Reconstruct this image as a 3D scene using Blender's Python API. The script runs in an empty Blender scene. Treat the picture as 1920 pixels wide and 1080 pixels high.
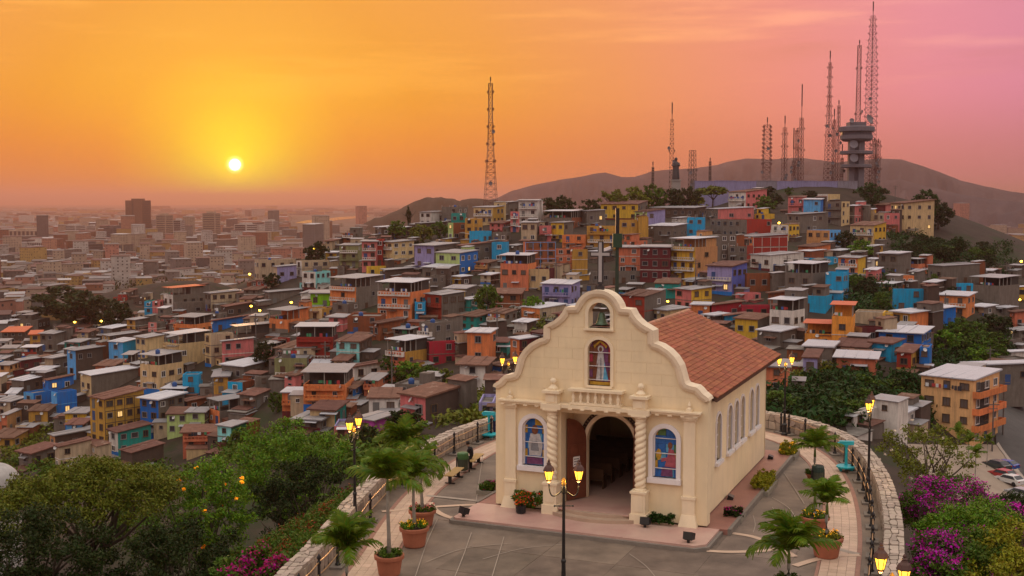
import bpy, math, random
import numpy as np
from mathutils import Vector, Matrix

# ------------------------------------------------------------------ camera, sky, sun, exposure
SC = bpy.context.scene
COL = SC.collection
F_PX = 2187.0
PITCH = math.atan(162 / F_PX)
CAM_H = 14.0
cd = bpy.data.cameras.new('camera')
cam = bpy.data.objects.new('camera', cd)
COL.objects.link(cam)
cam.location = (0, 0, CAM_H)
cam.rotation_euler = (math.pi / 2 - PITCH, 0, 0)
cd.sensor_width = 36
cd.lens = F_PX / 1920 * 36
cd.clip_start = 0.5
cd.clip_end = 80000
SC.camera = cam
CP, SP = math.cos(PITCH), math.sin(PITCH)


def ray(px, py):
    u = (px - 960) / F_PX
    v = -(py - 540) / F_PX
    return (u, CP + v * SP, -SP + v * CP)


def onz(px, py, z=0.0):
    d = ray(px, py)
    t = (z - CAM_H) / d[2]
    return (d[0] * t, d[1] * t, z)


def ondep(px, py, dep):
    d = ray(px, py)
    t = dep / d[1]
    return (d[0] * t, dep, CAM_H + d[2] * t)


def proj(x, y, z):
    zz = z - CAM_H
    f = y * CP - zz * SP
    u = y * SP + zz * CP
    return 960 + F_PX * x / f, 540 - F_PX * u / f


def lin(r, g, b):
    def c(v):
        v /= 255.0
        return v / 12.92 if v <= 0.04045 else ((v + 0.055) / 1.055) ** 2.4
    return (c(r), c(g), c(b))


SUN_EL = math.radians(1.75)
SUN_AZ = math.atan((443 - 960) / F_PX)      # to the left of the view axis (+Y)
SUN = Vector((math.sin(SUN_AZ) * math.cos(SUN_EL), math.cos(SUN_AZ) * math.cos(SUN_EL), math.sin(SUN_EL)))

W = bpy.data.worlds.new('World')
SC.world = W
W.use_nodes = True
wt = W.node_tree
wt.nodes.clear()


def N(t, kind, **kw):
    n = t.nodes.new(kind)
    for k, v in kw.items():
        setattr(n, k, v)
    return n


def ramp(t, stops, interp='LINEAR'):
    n = t.nodes.new('ShaderNodeValToRGB')
    n.color_ramp.interpolation = interp
    e = n.color_ramp.elements
    while len(e) > 1:
        e.remove(e[-1])
    e[0].position = stops[0][0]
    e[0].color = (*stops[0][1], 1)
    for p, c in stops[1:]:
        x = e.new(p)
        x.color = (*c, 1)
    return n


def mth(t, op, a=None, b=None, clamp=False):
    n = t.nodes.new('ShaderNodeMath')
    n.operation = op
    n.use_clamp = clamp
    for i, v in enumerate((a, b)):
        if v is None:
            continue
        if isinstance(v, (int, float)):
            n.inputs[i].default_value = v
        else:
            t.links.new(v, n.inputs[i])
    return n.outputs[0]


def mixc(t, fac, a, b, blend='MIX'):
    n = t.nodes.new('ShaderNodeMix')
    n.data_type = 'RGBA'
    n.blend_type = blend
    n.clamp_factor = True
    if isinstance(fac, (int, float)):
        n.inputs[0].default_value = fac
    else:
        t.links.new(fac, n.inputs[0])
    for i, v in ((6, a), (7, b)):
        if isinstance(v, (tuple, list)):
            n.inputs[i].default_value = (*v[:3], 1)
        else:
            t.links.new(v, n.inputs[i])
    return n.outputs[2]


def vscale(v, k):
    return tuple(c * k for c in v)


tc = N(wt, 'ShaderNodeTexCoord')
nrm = N(wt, 'ShaderNodeVectorMath', operation='NORMALIZE')
wt.links.new(tc.outputs['Generated'], nrm.inputs[0])
dot = N(wt, 'ShaderNodeVectorMath', operation='DOT_PRODUCT')
wt.links.new(nrm.outputs[0], dot.inputs[0])
dot.inputs[1].default_value = SUN
ang = mth(wt, 'MULTIPLY', mth(wt, 'ARCCOSINE', mth(wt, 'MINIMUM', dot.outputs['Value'], 0.9999999)), 180 / math.pi)
near = [(0.0, (9.0, 8.0, 5.0)), (0.22, (9.0, 7.5, 4.0)), (0.32, (1.5, 1.15, .0)), (1.0, (1.16, .90, .0)), (1.9, (1.04, .74, .0)),
        (3.2, (.94, .53, .0)), (5.5, (.86, .37, .0)), (9, (.81, .305, .0)), (13, (.83, .30, .02)), (19, (.85, .285, .08)),
        (26, (.86, .26, .19)), (33, (.82, .25, .31)), (40, (.70, .22, .35))]
r1 = ramp(wt, [(a / 40, c) for a, c in near])
wt.links.new(mth(wt, 'DIVIDE', ang, 40.0, True), r1.inputs[0])
r2 = ramp(wt, [(40 / 180, (.70, .22, .35)), (.40, (.52, .27, .30)), (.65, (.46, .31, .34)), (1.0, (.44, .33, .36))])
wt.links.new(mth(wt, 'DIVIDE', ang, 180.0, True), r2.inputs[0])
skyc = mixc(wt, mth(wt, 'GREATER_THAN', ang, 40.0), r1.outputs[0], r2.outputs[0])
sep = N(wt, 'ShaderNodeSeparateXYZ')
wt.links.new(nrm.outputs[0], sep.inputs[0])
# redder, duller band close to the horizon
hz_f = ramp(wt, [(0.0, (.95,) * 3), (.025, (.75,) * 3), (.10, (.0,) * 3)], 'EASE')
wt.links.new(sep.outputs['Z'], hz_f.inputs[0])
near_f = ramp(wt, [(0.0, (.0,) * 3), (.16, (.3,) * 3), (.3, (.8,) * 3), (1.0, (1,) * 3)])
wt.links.new(mth(wt, 'DIVIDE', ang, 20.0, True), near_f.inputs[0])
hcol = ramp(wt, [(0, (.82, .20, .008)), (.35, (.76, .20, .04)), (.7, (.66, .20, .13)), (1, (.52, .18, .19))])
wt.links.new(mth(wt, 'DIVIDE', ang, 40.0, True), hcol.inputs[0])
skyc = mixc(wt, mth(wt, 'MULTIPLY', hz_f.outputs[0], near_f.outputs[0]), skyc, hcol.outputs[0])
# high sky: pale dusk lavender overhead
ZEN = (1.36, 1.27, 1.18)
zf = ramp(wt, [(0.0, (0,) * 3), (.19, (.035,) * 3), (.36, (.5,) * 3), (.65, (.95,) * 3), (1.0, (1,) * 3)], 'EASE')
wt.links.new(sep.outputs['Z'], zf.inputs[0])
skyc = mixc(wt, zf.outputs[0], skyc, ZEN)
# thin cloud streaks
mp = N(wt, 'ShaderNodeMapping')
mp.inputs['Scale'].default_value = (2.2, 2.2, 22)
mp.inputs['Rotation'].default_value = (0, 0.05, 0)
wt.links.new(nrm.outputs[0], mp.inputs[0])
cn = N(wt, 'ShaderNodeTexNoise')
cn.inputs['Scale'].default_value = 2.0
cn.inputs['Detail'].default_value = 7
cn.inputs['Roughness'].default_value = .55
wt.links.new(mp.outputs[0], cn.inputs[0])
cr = ramp(wt, [(.5, (0,) * 3), (.72, (1,) * 3)], 'EASE')
wt.links.new(cn.outputs[0], cr.inputs[0])
cz = ramp(wt, [(.05, (0,) * 3), (.17, (1,) * 3)], 'EASE')
wt.links.new(sep.outputs['Z'], cz.inputs[0])
skyc = mixc(wt, mth(wt, 'MULTIPLY', mth(wt, 'MULTIPLY', cr.outputs[0], cz.outputs[0]), 1.0), skyc, (.20, .13, .03), 'ADD')
cn2 = N(wt, 'ShaderNodeTexNoise')
cn2.inputs['Scale'].default_value = 1.1
cn2.inputs['Detail'].default_value = 5
wt.links.new(mp.outputs[0], cn2.inputs[0])
cr2 = ramp(wt, [(.56, (0,) * 3), (.7, (1,) * 3)], 'EASE')
wt.links.new(cn2.outputs[0], cr2.inputs[0])
skyc = mixc(wt, mth(wt, 'MULTIPLY', mth(wt, 'MULTIPLY', cr2.outputs[0], cz.outputs[0]), .4), skyc, lin(200, 120, 80))
bg1 = N(wt, 'ShaderNodeBackground')
wt.links.new(skyc, bg1.inputs[0])
bg1.inputs[1].default_value = 1.0
sky = N(wt, 'ShaderNodeTexSky')
sky.sky_type = 'NISHITA'
sky.sun_disc = False
sky.sun_elevation = SUN_EL
sky.sun_rotation = SUN_AZ
sky.dust_density = 4
bg2 = N(wt, 'ShaderNodeBackground')
wt.links.new(sky.outputs[0], bg2.inputs[0])
bg2.inputs[1].default_value = 0.01
ad = N(wt, 'ShaderNodeAddShader')
wt.links.new(bg1.outputs[0], ad.inputs[0])
wt.links.new(bg2.outputs[0], ad.inputs[1])
wo = N(wt, 'ShaderNodeOutputWorld')
wt.links.new(ad.outputs[0], wo.inputs[0])

sl = bpy.data.lights.new('sun', 'SUN')
sl.energy = 0.8
sl.angle = math.radians(1.5)
sl.color = (1.0, .5, .2)
so = bpy.data.objects.new('sun', sl)
COL.objects.link(so)
so.location = SUN * 500
so.rotation_euler = (-SUN).to_track_quat('-Z', 'Y').to_euler()

vs = SC.view_settings
vs.view_transform = 'Standard'
vs.look = 'None'
vs.gamma = 1
vs.use_curve_mapping = False
vs.exposure = 0.0
try:
    SC.cycles.use_denoising = True
    SC.cycles.max_bounces = 6
    SC.cycles.volume_bounces = 0
    SC.cycles.transparent_max_bounces = 8
    SC.cycles.sample_clamp_indirect = 4.0
except Exception:
    pass

# ------------------------------------------------------------------ helpers
RND = random.Random(7)


def tag(o, label=None, cat=None, group=None, kind=None):
    if label:
        o['label'] = label
    if cat:
        o['category'] = cat
    if group:
        o['group'] = group
    if kind:
        o['kind'] = kind
    return o


def empty(name, loc=(0, 0, 0), rz=0.0, parent=None):
    o = bpy.data.objects.new(name, None)
    COL.objects.link(o)
    o.location = loc
    o.rotation_euler = (0, 0, rz)
    o.parent = parent
    return o


def ob(name, me, parent=None, loc=(0, 0, 0), rz=0.0, scale=None):
    o = bpy.data.objects.new(name, me)
    COL.objects.link(o)
    o.location = loc
    o.rotation_euler = (0, 0, rz)
    if scale is not None:
        o.scale = scale
    o.parent = parent
    return o


class MB:
    def __init__(s):
        s.v, s.f, s.m = [], [], []

    def add(s, vs, fs, mi=0):
        b = len(s.v)
        s.v.extend(vs)
        s.f.extend([tuple(i + b for i in f) for f in fs])
        s.m.extend([mi] * len(fs))
        return s

    def box(s, x0, x1, y0, y1, z0, z1, mi=0):
        vs = [(x0, y0, z0), (x1, y0, z0), (x1, y1, z0), (x0, y1, z0), (x0, y0, z1), (x1, y0, z1), (x1, y1, z1), (x0, y1, z1)]
        return s.add(vs, [(0, 3, 2, 1), (4, 5, 6, 7), (0, 1, 5, 4), (1, 2, 6, 5), (2, 3, 7, 6), (3, 0, 4, 7)], mi)

    def hexa(s, b4, t4, mi=0):
        return s.add(list(b4) + list(t4), [(0, 3, 2, 1), (4, 5, 6, 7), (0, 1, 5, 4), (1, 2, 6, 5), (2, 3, 7, 6), (3, 0, 4, 7)], mi)

    def prism(s, pts, z0, z1, mi=0):
        n = len(pts)
        vs = [(x, y, z0) for x, y in pts] + [(x, y, z1) for x, y in pts]
        fs = [tuple(range(n - 1, -1, -1)), tuple(range(n, 2 * n))] + [(i, (i + 1) % n, n + (i + 1) % n, n + i) for i in range(n)]
        return s.add(vs, fs, mi)

    def slab(s, pts, y0, y1, mi=0):
        """polygon in x,z (counter-clockwise seen from -y) between y0 (front) and y1"""
        n = len(pts)
        vs = [(x, y0, z) for x, z in pts] + [(x, y1, z) for x, z in pts]
        fs = [tuple(range(n)), tuple(range(2 * n - 1, n - 1, -1))] + [(i, n + i, n + (i + 1) % n, (i + 1) % n) for i in range(n)]
        return s.add(vs, fs, mi)

    def lathe(s, prof, n=12, cx=0, cy=0, mi=0, cap=True):
        vs, fs = [], []
        for r, z in prof:
            for k in range(n):
                a = 2 * math.pi * k / n
                vs.append((cx + r * math.cos(a), cy + r * math.sin(a), z))
        for j in range(len(prof) - 1):
            for k in range(n):
                k2 = (k + 1) % n
                fs.append((j * n + k, j * n + k2, (j + 1) * n + k2, (j + 1) * n + k))
        if cap:
            fs.append(tuple(range(n - 1, -1, -1)))
            fs.append(tuple(range((len(prof) - 1) * n, len(prof) * n)))
        return s.add(vs, fs, mi)

    def tube(s, pts, rads, n=6, mi=0, cap=True):
        pts = [Vector(p) for p in pts]
        if isinstance(rads, (int, float)):
            rads = [rads] * len(pts)
        vs, fs = [], []
        up = Vector((0, 0, 1))
        for i, p in enumerate(pts):
            d = (pts[min(i + 1, len(pts) - 1)] - pts[max(i - 1, 0)])
            d = d.normalized() if d.length > 1e-9 else Vector((0, 0, 1))
            a = d.cross(up)
            if a.length < 1e-3:
                a = d.cross(Vector((0, 1, 0)))
            a.normalize()
            b = d.cross(a)
            for k in range(n):
                t = 2 * math.pi * k / n
                vs.append(tuple(p + (a * math.cos(t) + b * math.sin(t)) * rads[i]))
        for j in range(len(pts) - 1):
            for k in range(n):
                k2 = (k + 1) % n
                fs.append((j * n + k, (j + 1) * n + k, (j + 1) * n + k2, j * n + k2))
        if cap:
            fs.append(tuple(range(n)))
            fs.append(tuple(range(len(pts) * n - 1, (len(pts) - 1) * n - 1, -1)))
        return s.add(vs, fs, mi)

    def bar(s, a, b, w, mi=0):
        return s.tube([a, b], w, 4, mi, False)

    def ball(s, c, r, n=10, m=7, mi=0, sc=(1, 1, 1)):
        vs, fs = [], []
        for j in range(m + 1):
            ph = math.pi * j / m - math.pi / 2
            for k in range(n):
                t = 2 * math.pi * k / n
                vs.append((c[0] + sc[0] * r * math.cos(ph) * math.cos(t), c[1] + sc[1] * r * math.cos(ph) * math.sin(t), c[2] + sc[2] * r * math.sin(ph)))
        for j in range(m):
            for k in range(n):
                k2 = (k + 1) % n
                fs.append((j * n + k, j * n + k2, (j + 1) * n + k2, (j + 1) * n + k))
        return s.add(vs, fs, mi)

    def mesh(s, name, mats, smooth=False):
        me = bpy.data.meshes.new(name)
        me.from_pydata([tuple(v) for v in s.v], [], s.f)
        for m in (mats if isinstance(mats, (list, tuple)) else [mats]):
            me.materials.append(m)
        if any(s.m):
            me.polygons.foreach_set('material_index', s.m)
        if smooth:
            me.polygons.foreach_set('use_smooth', [True] * len(me.polygons))
        me.update()
        return me

    def build(s, name, mats, parent=None, loc=(0, 0, 0), rz=0.0, smooth=False):
        return ob(name, s.mesh(name, mats, smooth), parent, loc, rz)


def quads_mesh(name, V, mats, mi=None):
    """V: (n,4,3) float array of quads"""
    n = len(V)
    me = bpy.data.meshes.new(name)
    me.vertices.add(n * 4)
    me.vertices.foreach_set('co', np.ascontiguousarray(V, dtype=np.float32).ravel())
    me.loops.add(n * 4)
    me.loops.foreach_set('vertex_index', np.arange(n * 4, dtype=np.int32))
    me.polygons.add(n)
    me.polygons.foreach_set('loop_start', np.arange(0, n * 4, 4, dtype=np.int32))
    for m in (mats if isinstance(mats, (list, tuple)) else [mats]):
        me.materials.append(m)
    if mi is not None:
        me.polygons.foreach_set('material_index', np.asarray(mi, dtype=np.int32))
    me.update(calc_edges=True)
    return me


# ------------------------------------------------------------------ materials
MATS = {}


def pmat(name, col, rough=.8, var=.12, scale=2.0, bump=0.0, bscale=30.0, dirt=0.0, metal=0.0, rnd=0.0, isl=0.0, spec=.2,
         col2=None, f2=(.45, .6), s2=1.0, wave=0.0, wscale=4.0, waxis='X', emit=None, coord='Object'):
    if name in MATS:
        return MATS[name]
    m = bpy.data.materials.new(name)
    m.use_nodes = True
    t = m.node_tree
    b = t.nodes['Principled BSDF']
    c = N(t, 'ShaderNodeTexCoord')
    vec = c.outputs[coord] if coord != 'World' else N(t, 'ShaderNodeNewGeometry').outputs['Position']
    n = N(t, 'ShaderNodeTexNoise')
    n.inputs['Scale'].default_value = scale
    n.inputs['Detail'].default_value = 6
    n.inputs['Roughness'].default_value = .6
    t.links.new(vec, n.inputs[0])
    base = mixc(t, n.outputs[0], vscale(col, max(0, 1 - 2 * var)), tuple(min(.95, x * (1 + 2 * var)) for x in col))
    if col2 is not None:
        n2 = N(t, 'ShaderNodeTexNoise')
        n2.inputs['Scale'].default_value = s2
        n2.inputs['Detail'].default_value = 8
        n2.inputs['Roughness'].default_value = .65
        t.links.new(vec, n2.inputs[0])
        r = ramp(t, [(f2[0], (0,) * 3), (f2[1], (1,) * 3)])
        t.links.new(n2.outputs[0], r.inputs[0])
        base = mixc(t, r.outputs[0], base, col2)
    if dirt:
        mpn = N(t, 'ShaderNodeMapping')
        mpn.inputs['Scale'].default_value = (1.6, 1.6, .22)
        t.links.new(vec, mpn.inputs[0])
        n3 = N(t, 'ShaderNodeTexNoise')
        n3.inputs['Scale'].default_value = 1.1
        n3.inputs['Detail'].default_value = 8
        n3.inputs['Roughness'].default_value = .7
        t.links.new(mpn.outputs[0], n3.inputs[0])
        r = ramp(t, [(.42, (0,) * 3), (.72, (1,) * 3)])
        t.links.new(n3.outputs[0], r.inputs[0])
        base = mixc(t, mth(t, 'MULTIPLY', r.outputs[0], dirt), base, (.07, .055, .045))
    if rnd or isl:
        if rnd:
            src = N(t, 'ShaderNodeObjectInfo').outputs['Random']
            if isl:
                src = mth(t, 'FRACT', mth(t, 'ADD', src, N(t, 'ShaderNodeNewGeometry').outputs['Random Per Island']))
        else:
            src = N(t, 'ShaderNodeNewGeometry').outputs['Random Per Island']
        k = max(rnd, isl)
        hs = N(t, 'ShaderNodeHueSaturation')
        t.links.new(base, hs.inputs['Color'])
        t.links.new(mth(t, 'ADD', mth(t, 'MULTIPLY', src, 2 * k), 1 - k), hs.inputs['Value'])
        t.links.new(mth(t, 'ADD', mth(t, 'MULTIPLY', mth(t, 'FRACT', mth(t, 'MULTIPLY', src, 7.3)), .08 * k), .5 - .04 * k), hs.inputs['Hue'])
        base = hs.outputs[0]
    t.links.new(base, b.inputs['Base Color'])
    b.inputs['Roughness'].default_value = rough
    b.inputs['Metallic'].default_value = metal
    b.inputs['Specular IOR Level'].default_value = spec
    hgt = None
    if bump:
        n4 = N(t, 'ShaderNodeTexNoise')
        n4.inputs['Scale'].default_value = bscale
        n4.inputs['Detail'].default_value = 5
        t.links.new(vec, n4.inputs[0])
        hgt = mth(t, 'MULTIPLY', n4.outputs[0], bump)
    if wave:
        wv = N(t, 'ShaderNodeTexWave')
        wv.bands_direction = waxis
        wv.inputs['Scale'].default_value = wscale
        t.links.new(vec, wv.inputs[0])
        wh_ = mth(t, 'MULTIPLY', wv.outputs['Fac'], wave)
        hgt = wh_ if hgt is None else mth(t, 'ADD', hgt, wh_)
    if hgt is not None:
        bp = N(t, 'ShaderNodeBump')
        bp.inputs['Distance'].default_value = .05
        t.links.new(hgt, bp.inputs['Height'])
        t.links.new(bp.outputs[0], b.inputs['Normal'])
    if emit:
        b.inputs['Emission Color'].default_value = (*emit[0], 1)
        b.inputs['Emission Strength'].default_value = emit[1]
    MATS[name] = m
    return m


def leafmat(name, col, k=.6, transl=.12, rough=.6):
    if name in MATS:
        return MATS[name]
    m = bpy.data.materials.new(name)
    m.use_nodes = True
    t = m.node_tree
    b = t.nodes['Principled BSDF']
    g = N(t, 'ShaderNodeNewGeometry')
    oi = N(t, 'ShaderNodeObjectInfo')
    n = N(t, 'ShaderNodeTexNoise')
    n.inputs['Scale'].default_value = .35
    n.inputs['Detail'].default_value = 3
    t.links.new(g.outputs['Position'], n.inputs[0])
    v = mth(t, 'ADD', mth(t, 'MULTIPLY', g.outputs['Random Per Island'], k), mth(t, 'MULTIPLY', n.outputs[0], .9))
    v = mth(t, 'ADD', v, mth(t, 'MULTIPLY', oi.outputs['Random'], .25))
    hs = N(t, 'ShaderNodeHueSaturation')
    col = tuple(1.55 * x ** 1.32 for x in col)
    hs.inputs['Color'].default_value = (*col, 1)
    t.links.new(mth(t, 'ADD', v, .62 - k * .5), hs.inputs['Value'])
    t.links.new(mth(t, 'ADD', mth(t, 'MULTIPLY', mth(t, 'FRACT', mth(t, 'MULTIPLY', g.outputs['Random Per Island'], 5.7)), .07), .455), hs.inputs['Hue'])
    t.links.new(hs.outputs[0], b.inputs['Base Color'])
    b.inputs['Roughness'].default_value = rough
    b.inputs['Specular IOR Level'].default_value = .12
    if transl:
        tr = N(t, 'ShaderNodeBsdfTranslucent')
        t.links.new(hs.outputs[0], tr.inputs[0])
        mx = N(t, 'ShaderNodeMixShader')
        mx.inputs[0].default_value = transl
        t.links.new(b.outputs[0], mx.inputs[1])
        t.links.new(tr.outputs[0], mx.inputs[2])
        t.links.new(mx.outputs[0], t.nodes['Material Output'].inputs[0])
    MATS[name] = m
    return m


def emat(name, col, strength):
    if name in MATS:
        return MATS[name]
    m = bpy.data.materials.new(name)
    m.use_nodes = True
    b = m.node_tree.nodes['Principled BSDF']
    b.inputs['Base Color'].default_value = (*vscale(col, .6), 1)
    b.inputs['Emission Color'].default_value = (*col, 1)
    b.inputs['Emission Strength'].default_value = strength
    MATS[name] = m
    return m


def gmat(name, col, rough=.08):
    """window glass: dark, glossy"""
    return pmat(name, col, rough=rough, var=.15, scale=1.5, spec=.5)
# ------------------------------------------------------------------ terrain of the hill (heights read off where houses touch it)
GP=[(700,440,470),(760,428,455),(850,425,440),(905,420,430),(960,422,420),(1040,430,420),(1130,415,450),(1200,405,480),(1300,395,510),(1450,352,540),(1600,352,540),(1400,392,490),(1530,405,460),(1650,400,490),(1720,435,470),(1600,465,400),(1500,500,370),(1300,525,330),(1400,480,370),(1200,515,345),(1200,450,410),(1060,525,340),(1060,465,385),(1000,485,370),(850,505,360),(720,500,390),(650,502,410),(520,530,400),(480,520,440),(600,600,310),(750,600,290),(900,600,290),(1050,605,280),(1250,600,280),(1400,575,290),(1550,660,240),(1480,640,262),(1690,640,245),(1650,545,310),(1720,590,280),(1760,535,340),(1850,585,320),(1900,560,370),(1640,720,210),(1740,710,212),(1800,840,200),(1720,800,190),(1880,770,235),(1910,690,290),(1900,640,320),(1880,900,165),(1910,980,140),(1800,905,160),
(540,705,260),(640,690,255),(760,695,245),(840,690,240),(420,640,310),(300,720,285),(250,825,255),(60,830,270),(120,780,285),(60,700,340),(100,640,430),(350,595,390),(450,575,385),(250,610,440),(20,600,600),(200,560,640),(400,530,600),(700,825,185),(560,795,220),(620,765,225),(400,815,245),(330,880,225),(100,900,220),(820,760,190),(900,710,225),(860,790,150),(1000,690,235),(1150,640,255),(1500,760,165),(1600,770,170),(1460,740,190),(650,880,130),(450,950,120),(200,1000,110)]
WP=[(-20,50,-7),(-14,40,-5),(-14,62,-9),(-12,72,-10),(-4,80,-9),(6,84,-8),(16,80,-8),(24,70,-7),(24,58,-6),(22,48,-6),(19,40,-5),(16,32,-4.5),(5,55,-1.5),(5,40,-1.5),(5,25,-1.5),(-8,28,-4),(-30,40,-10),(-30,70,-16),(30,40,-9),(35,60,-14),(35,80,-15),(45,50,-17),(-45,50,-18),(-45,20,-18),(45,20,-18),(0,10,-2),(-60,90,-28),(0,110,-14),(-25,110,-20),(30,110,-14),(60,100,-24),(80,60,-30),(100,30,-32),(-90,40,-32)]
# back side & far
WP+=[(150,640,-5),(60,560,-8),(-20,560,-25),(-60,520,-25),(250,620,-10),(60,700,-50),(200,760,-50),(-100,600,-50),(-150,520,-45),(-200,450,-42),(-250,700,-64),(-100,760,-66),(100,860,-68),(300,800,-66),(330,620,-50),(300,500,-35),(270,430,-28),(240,340,-24),(200,240,-30),(180,150,-32),(-250,350,-45),(-260,250,-45),(-220,150,-42),(380,400,-55),(360,250,-45),(-350,450,-62),(-350,300,-58),(-350,150,-55),(450,600,-66),(450,400,-64),(-350,800,-66),(450,150,-50),(450,860,-68),(-350,30,-55),(450,30,-50),(150,0,-32),(-150,0,-40)]

TP = np.array([ondep(*g) for g in GP] + WP, float)


def tps(P, lam=.008):
    S = 100.
    X = P[:, :2] / S
    n = len(X)
    r = np.hypot(X[:, None, 0] - X[None, :, 0], X[:, None, 1] - X[None, :, 1])
    K = np.where(r > 0, r * r * np.log(r + 1e-12), 0) + lam * np.eye(n)
    Q = np.hstack([np.ones((n, 1)), X])
    A = np.block([[K, Q], [Q.T, np.zeros((3, 3))]])
    w = np.linalg.solve(A, np.concatenate([P[:, 2], np.zeros(3)]))

    def fn(x, y):
        x = np.asarray(x, float) / S
        y = np.asarray(y, float) / S
        r = np.hypot(x[..., None] - X[:, 0], y[..., None] - X[:, 1])
        return (np.where(r > 0, r * r * np.log(r + 1e-12), 0) @ w[:n]) + w[n] + w[n + 1] * x + w[n + 2] * y
    return fn


TXS = np.arange(-360, 461, 4.)
TYS = np.arange(-40, 881, 4.)
TG = tps(TP)(*np.meshgrid(TXS, TYS))
TG = np.maximum(TG, -69)
PLAZA = [(-8.6, 24), (-8.6, 36), (-8.0, 40), (-7.4, 45), (-7.0, 50.4), (-6.3, 56), (-5.2, 60), (-4.0, 64), (-2.5, 67.6), (-.6, 70.6), (2, 73), (6, 74.6), (10, 74.6), (13.4, 73.4),
         (16, 71.6), (17.6, 69.2), (18.5, 66), (18.7, 62), (18.1, 57.1), (17.1, 52.3), (15.75, 47.3), (14.35, 42.9), (13.3, 39.8), (12.2, 36), (10.3, 31), (7.5, 27), (2, 23), (-4, 22)]


def catmull(pts, per=8, closed=True):
    out = []
    n = len(pts)
    for i in range(n if closed else n - 1):
        if closed:
            p = [Vector(pts[(i + k - 1) % n]) for k in range(4)]
        else:
            p = [Vector(pts[min(max(i + k - 1, 0), n - 1)]) for k in range(4)]
        for j in range(per):
            t = j / per
            out.append(.5 * ((2 * p[1]) + (-p[0] + p[2]) * t + (2 * p[0] - 5 * p[1] + 4 * p[2] - p[3]) * t * t + (-p[0] + 3 * p[1] - 3 * p[2] + p[3]) * t ** 3))
    if not closed:
        out.append(Vector(pts[-1]))
    return out


_raw = catmull(PLAZA, 12)
# resample evenly
_L = [0.0]
for a, b in zip(_raw, _raw[1:] + _raw[:1]):
    _L.append(_L[-1] + (b - a).length)
WALL_LEN = _L[-1]


def wpt(s):
    s %= WALL_LEN
    i = int(np.searchsorted(_L, s, side='right')) - 1
    i = min(max(i, 0), len(_raw) - 1)
    t = (s - _L[i]) / max(1e-9, _L[i + 1] - _L[i])
    return _raw[i].lerp(_raw[(i + 1) % len(_raw)], t)


def wfr(s, off):
    """point on the plaza outline, moved inwards by off (outline runs clockwise seen from above)"""
    p = wpt(s)
    d = wpt(s + .35) - wpt(s - .35)
    d.normalize()
    return Vector((p.x + d.y * off, p.y - d.x * off))


def inplaza(x, y, poly=None):
    poly = poly or _raw
    c = False
    j = len(poly) - 1
    for i in range(len(poly)):
        a, b = poly[i], poly[j]
        if (a.y > y) != (b.y > y) and x < (b.x - a.x) * (y - a.y) / (b.y - a.y) + a.x:
            c = not c
        j = i
    return c


for j, yy in enumerate(TYS):
    if 10 < yy < 84:
        for i, xx in enumerate(TXS):
            if -18 < xx < 28:
                dmin = min((p.x - xx) ** 2 + (p.y - yy) ** 2 for p in _raw[::4]) ** .5
                if inplaza(xx, yy) or dmin < 4.5:
                    TG[j, i] = min(TG[j, i], -3.2)


def hz(x, y):
    i = np.clip((np.asarray(x, float) - TXS[0]) / 4, 0, len(TXS) - 1.001)
    j = np.clip((np.asarray(y, float) - TYS[0]) / 4, 0, len(TYS) - 1.001)
    a = i.astype(int)
    b = j.astype(int)
    u = i - a
    v = j - b
    return TG[b, a] * (1 - u) * (1 - v) + TG[b, a + 1] * u * (1 - v) + TG[b + 1, a] * (1 - u) * v + TG[b + 1, a + 1] * u * v


_T = np.arange(76, 860, .5)


def march(px, py, t0=76):
    d = ray(px, py)
    T = _T[_T >= t0]
    z = CAM_H + d[2] / d[1] * T
    k = np.nonzero(z < hz(d[0] / d[1] * T, T))[0]
    if not len(k):
        return None
    y = T[k[0]]
    return (d[0] / d[1] * y, y, float(hz(d[0] / d[1] * y, y)))


# the hill as one sheet
earth = pmat('earth', (.040, .027, .019), rough=.95, var=.35, scale=.25, bump=.6, bscale=1.2, col2=(.024, .030, .010), f2=(.52, .64), s2=.06, coord='World')
nx, ny = len(TXS), len(TYS)
rs = np.random.RandomState(3)
vv = [(float(TXS[i]), float(TYS[j]), float(TG[j, i] + rs.uniform(-.15, .15))) for j in range(ny) for i in range(nx)]
ff = [(j * nx + i, j * nx + i + 1, (j + 1) * nx + i + 1, (j + 1) * nx + i) for j in range(ny - 1) for i in range(nx - 1)]
me = bpy.data.meshes.new('hillside')
me.from_pydata(vv, [], ff)
me.materials.append(earth)
me.polygons.foreach_set('use_smooth', [True] * len(ff))
tag(ob('hillside', me), kind='structure')

GZ = -66.0
flat = pmat('city_ground', (.10, .08, .065), rough=.95, var=.35, scale=.01, col2=(.05, .055, .03), f2=(.5, .62), s2=.004, coord='World')
g = MB()
g.add([(-17000, -900, GZ), (19000, -900, GZ), (19000, 29000, GZ), (-17000, 29000, GZ)], [(0, 1, 2, 3)])
tag(g.build('ground', flat), kind='structure')

water = pmat('river_water', (.05, .06, .06), rough=.12, var=.05, spec=.8, bump=.02, bscale=.05, coord='World')
for poly in ([(552, 418), (575, 418.5), (612, 416), (634, 412.5), (668, 409), (694, 406), (690, 404), (655, 406), (640, 406.5), (612, 410), (575, 413)],
             [(472, 396.4), (480, 397.4), (490, 395), (487, 393.4)], [(704, 401.5), (716, 402), (724, 400), (712, 399)]):
    b = MB()
    pts = [onz(x, y, GZ + .5) for x, y in poly]
    b.add(pts, [tuple(range(len(pts)))])
    tag(b.build('river', water), kind='structure')

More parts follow.
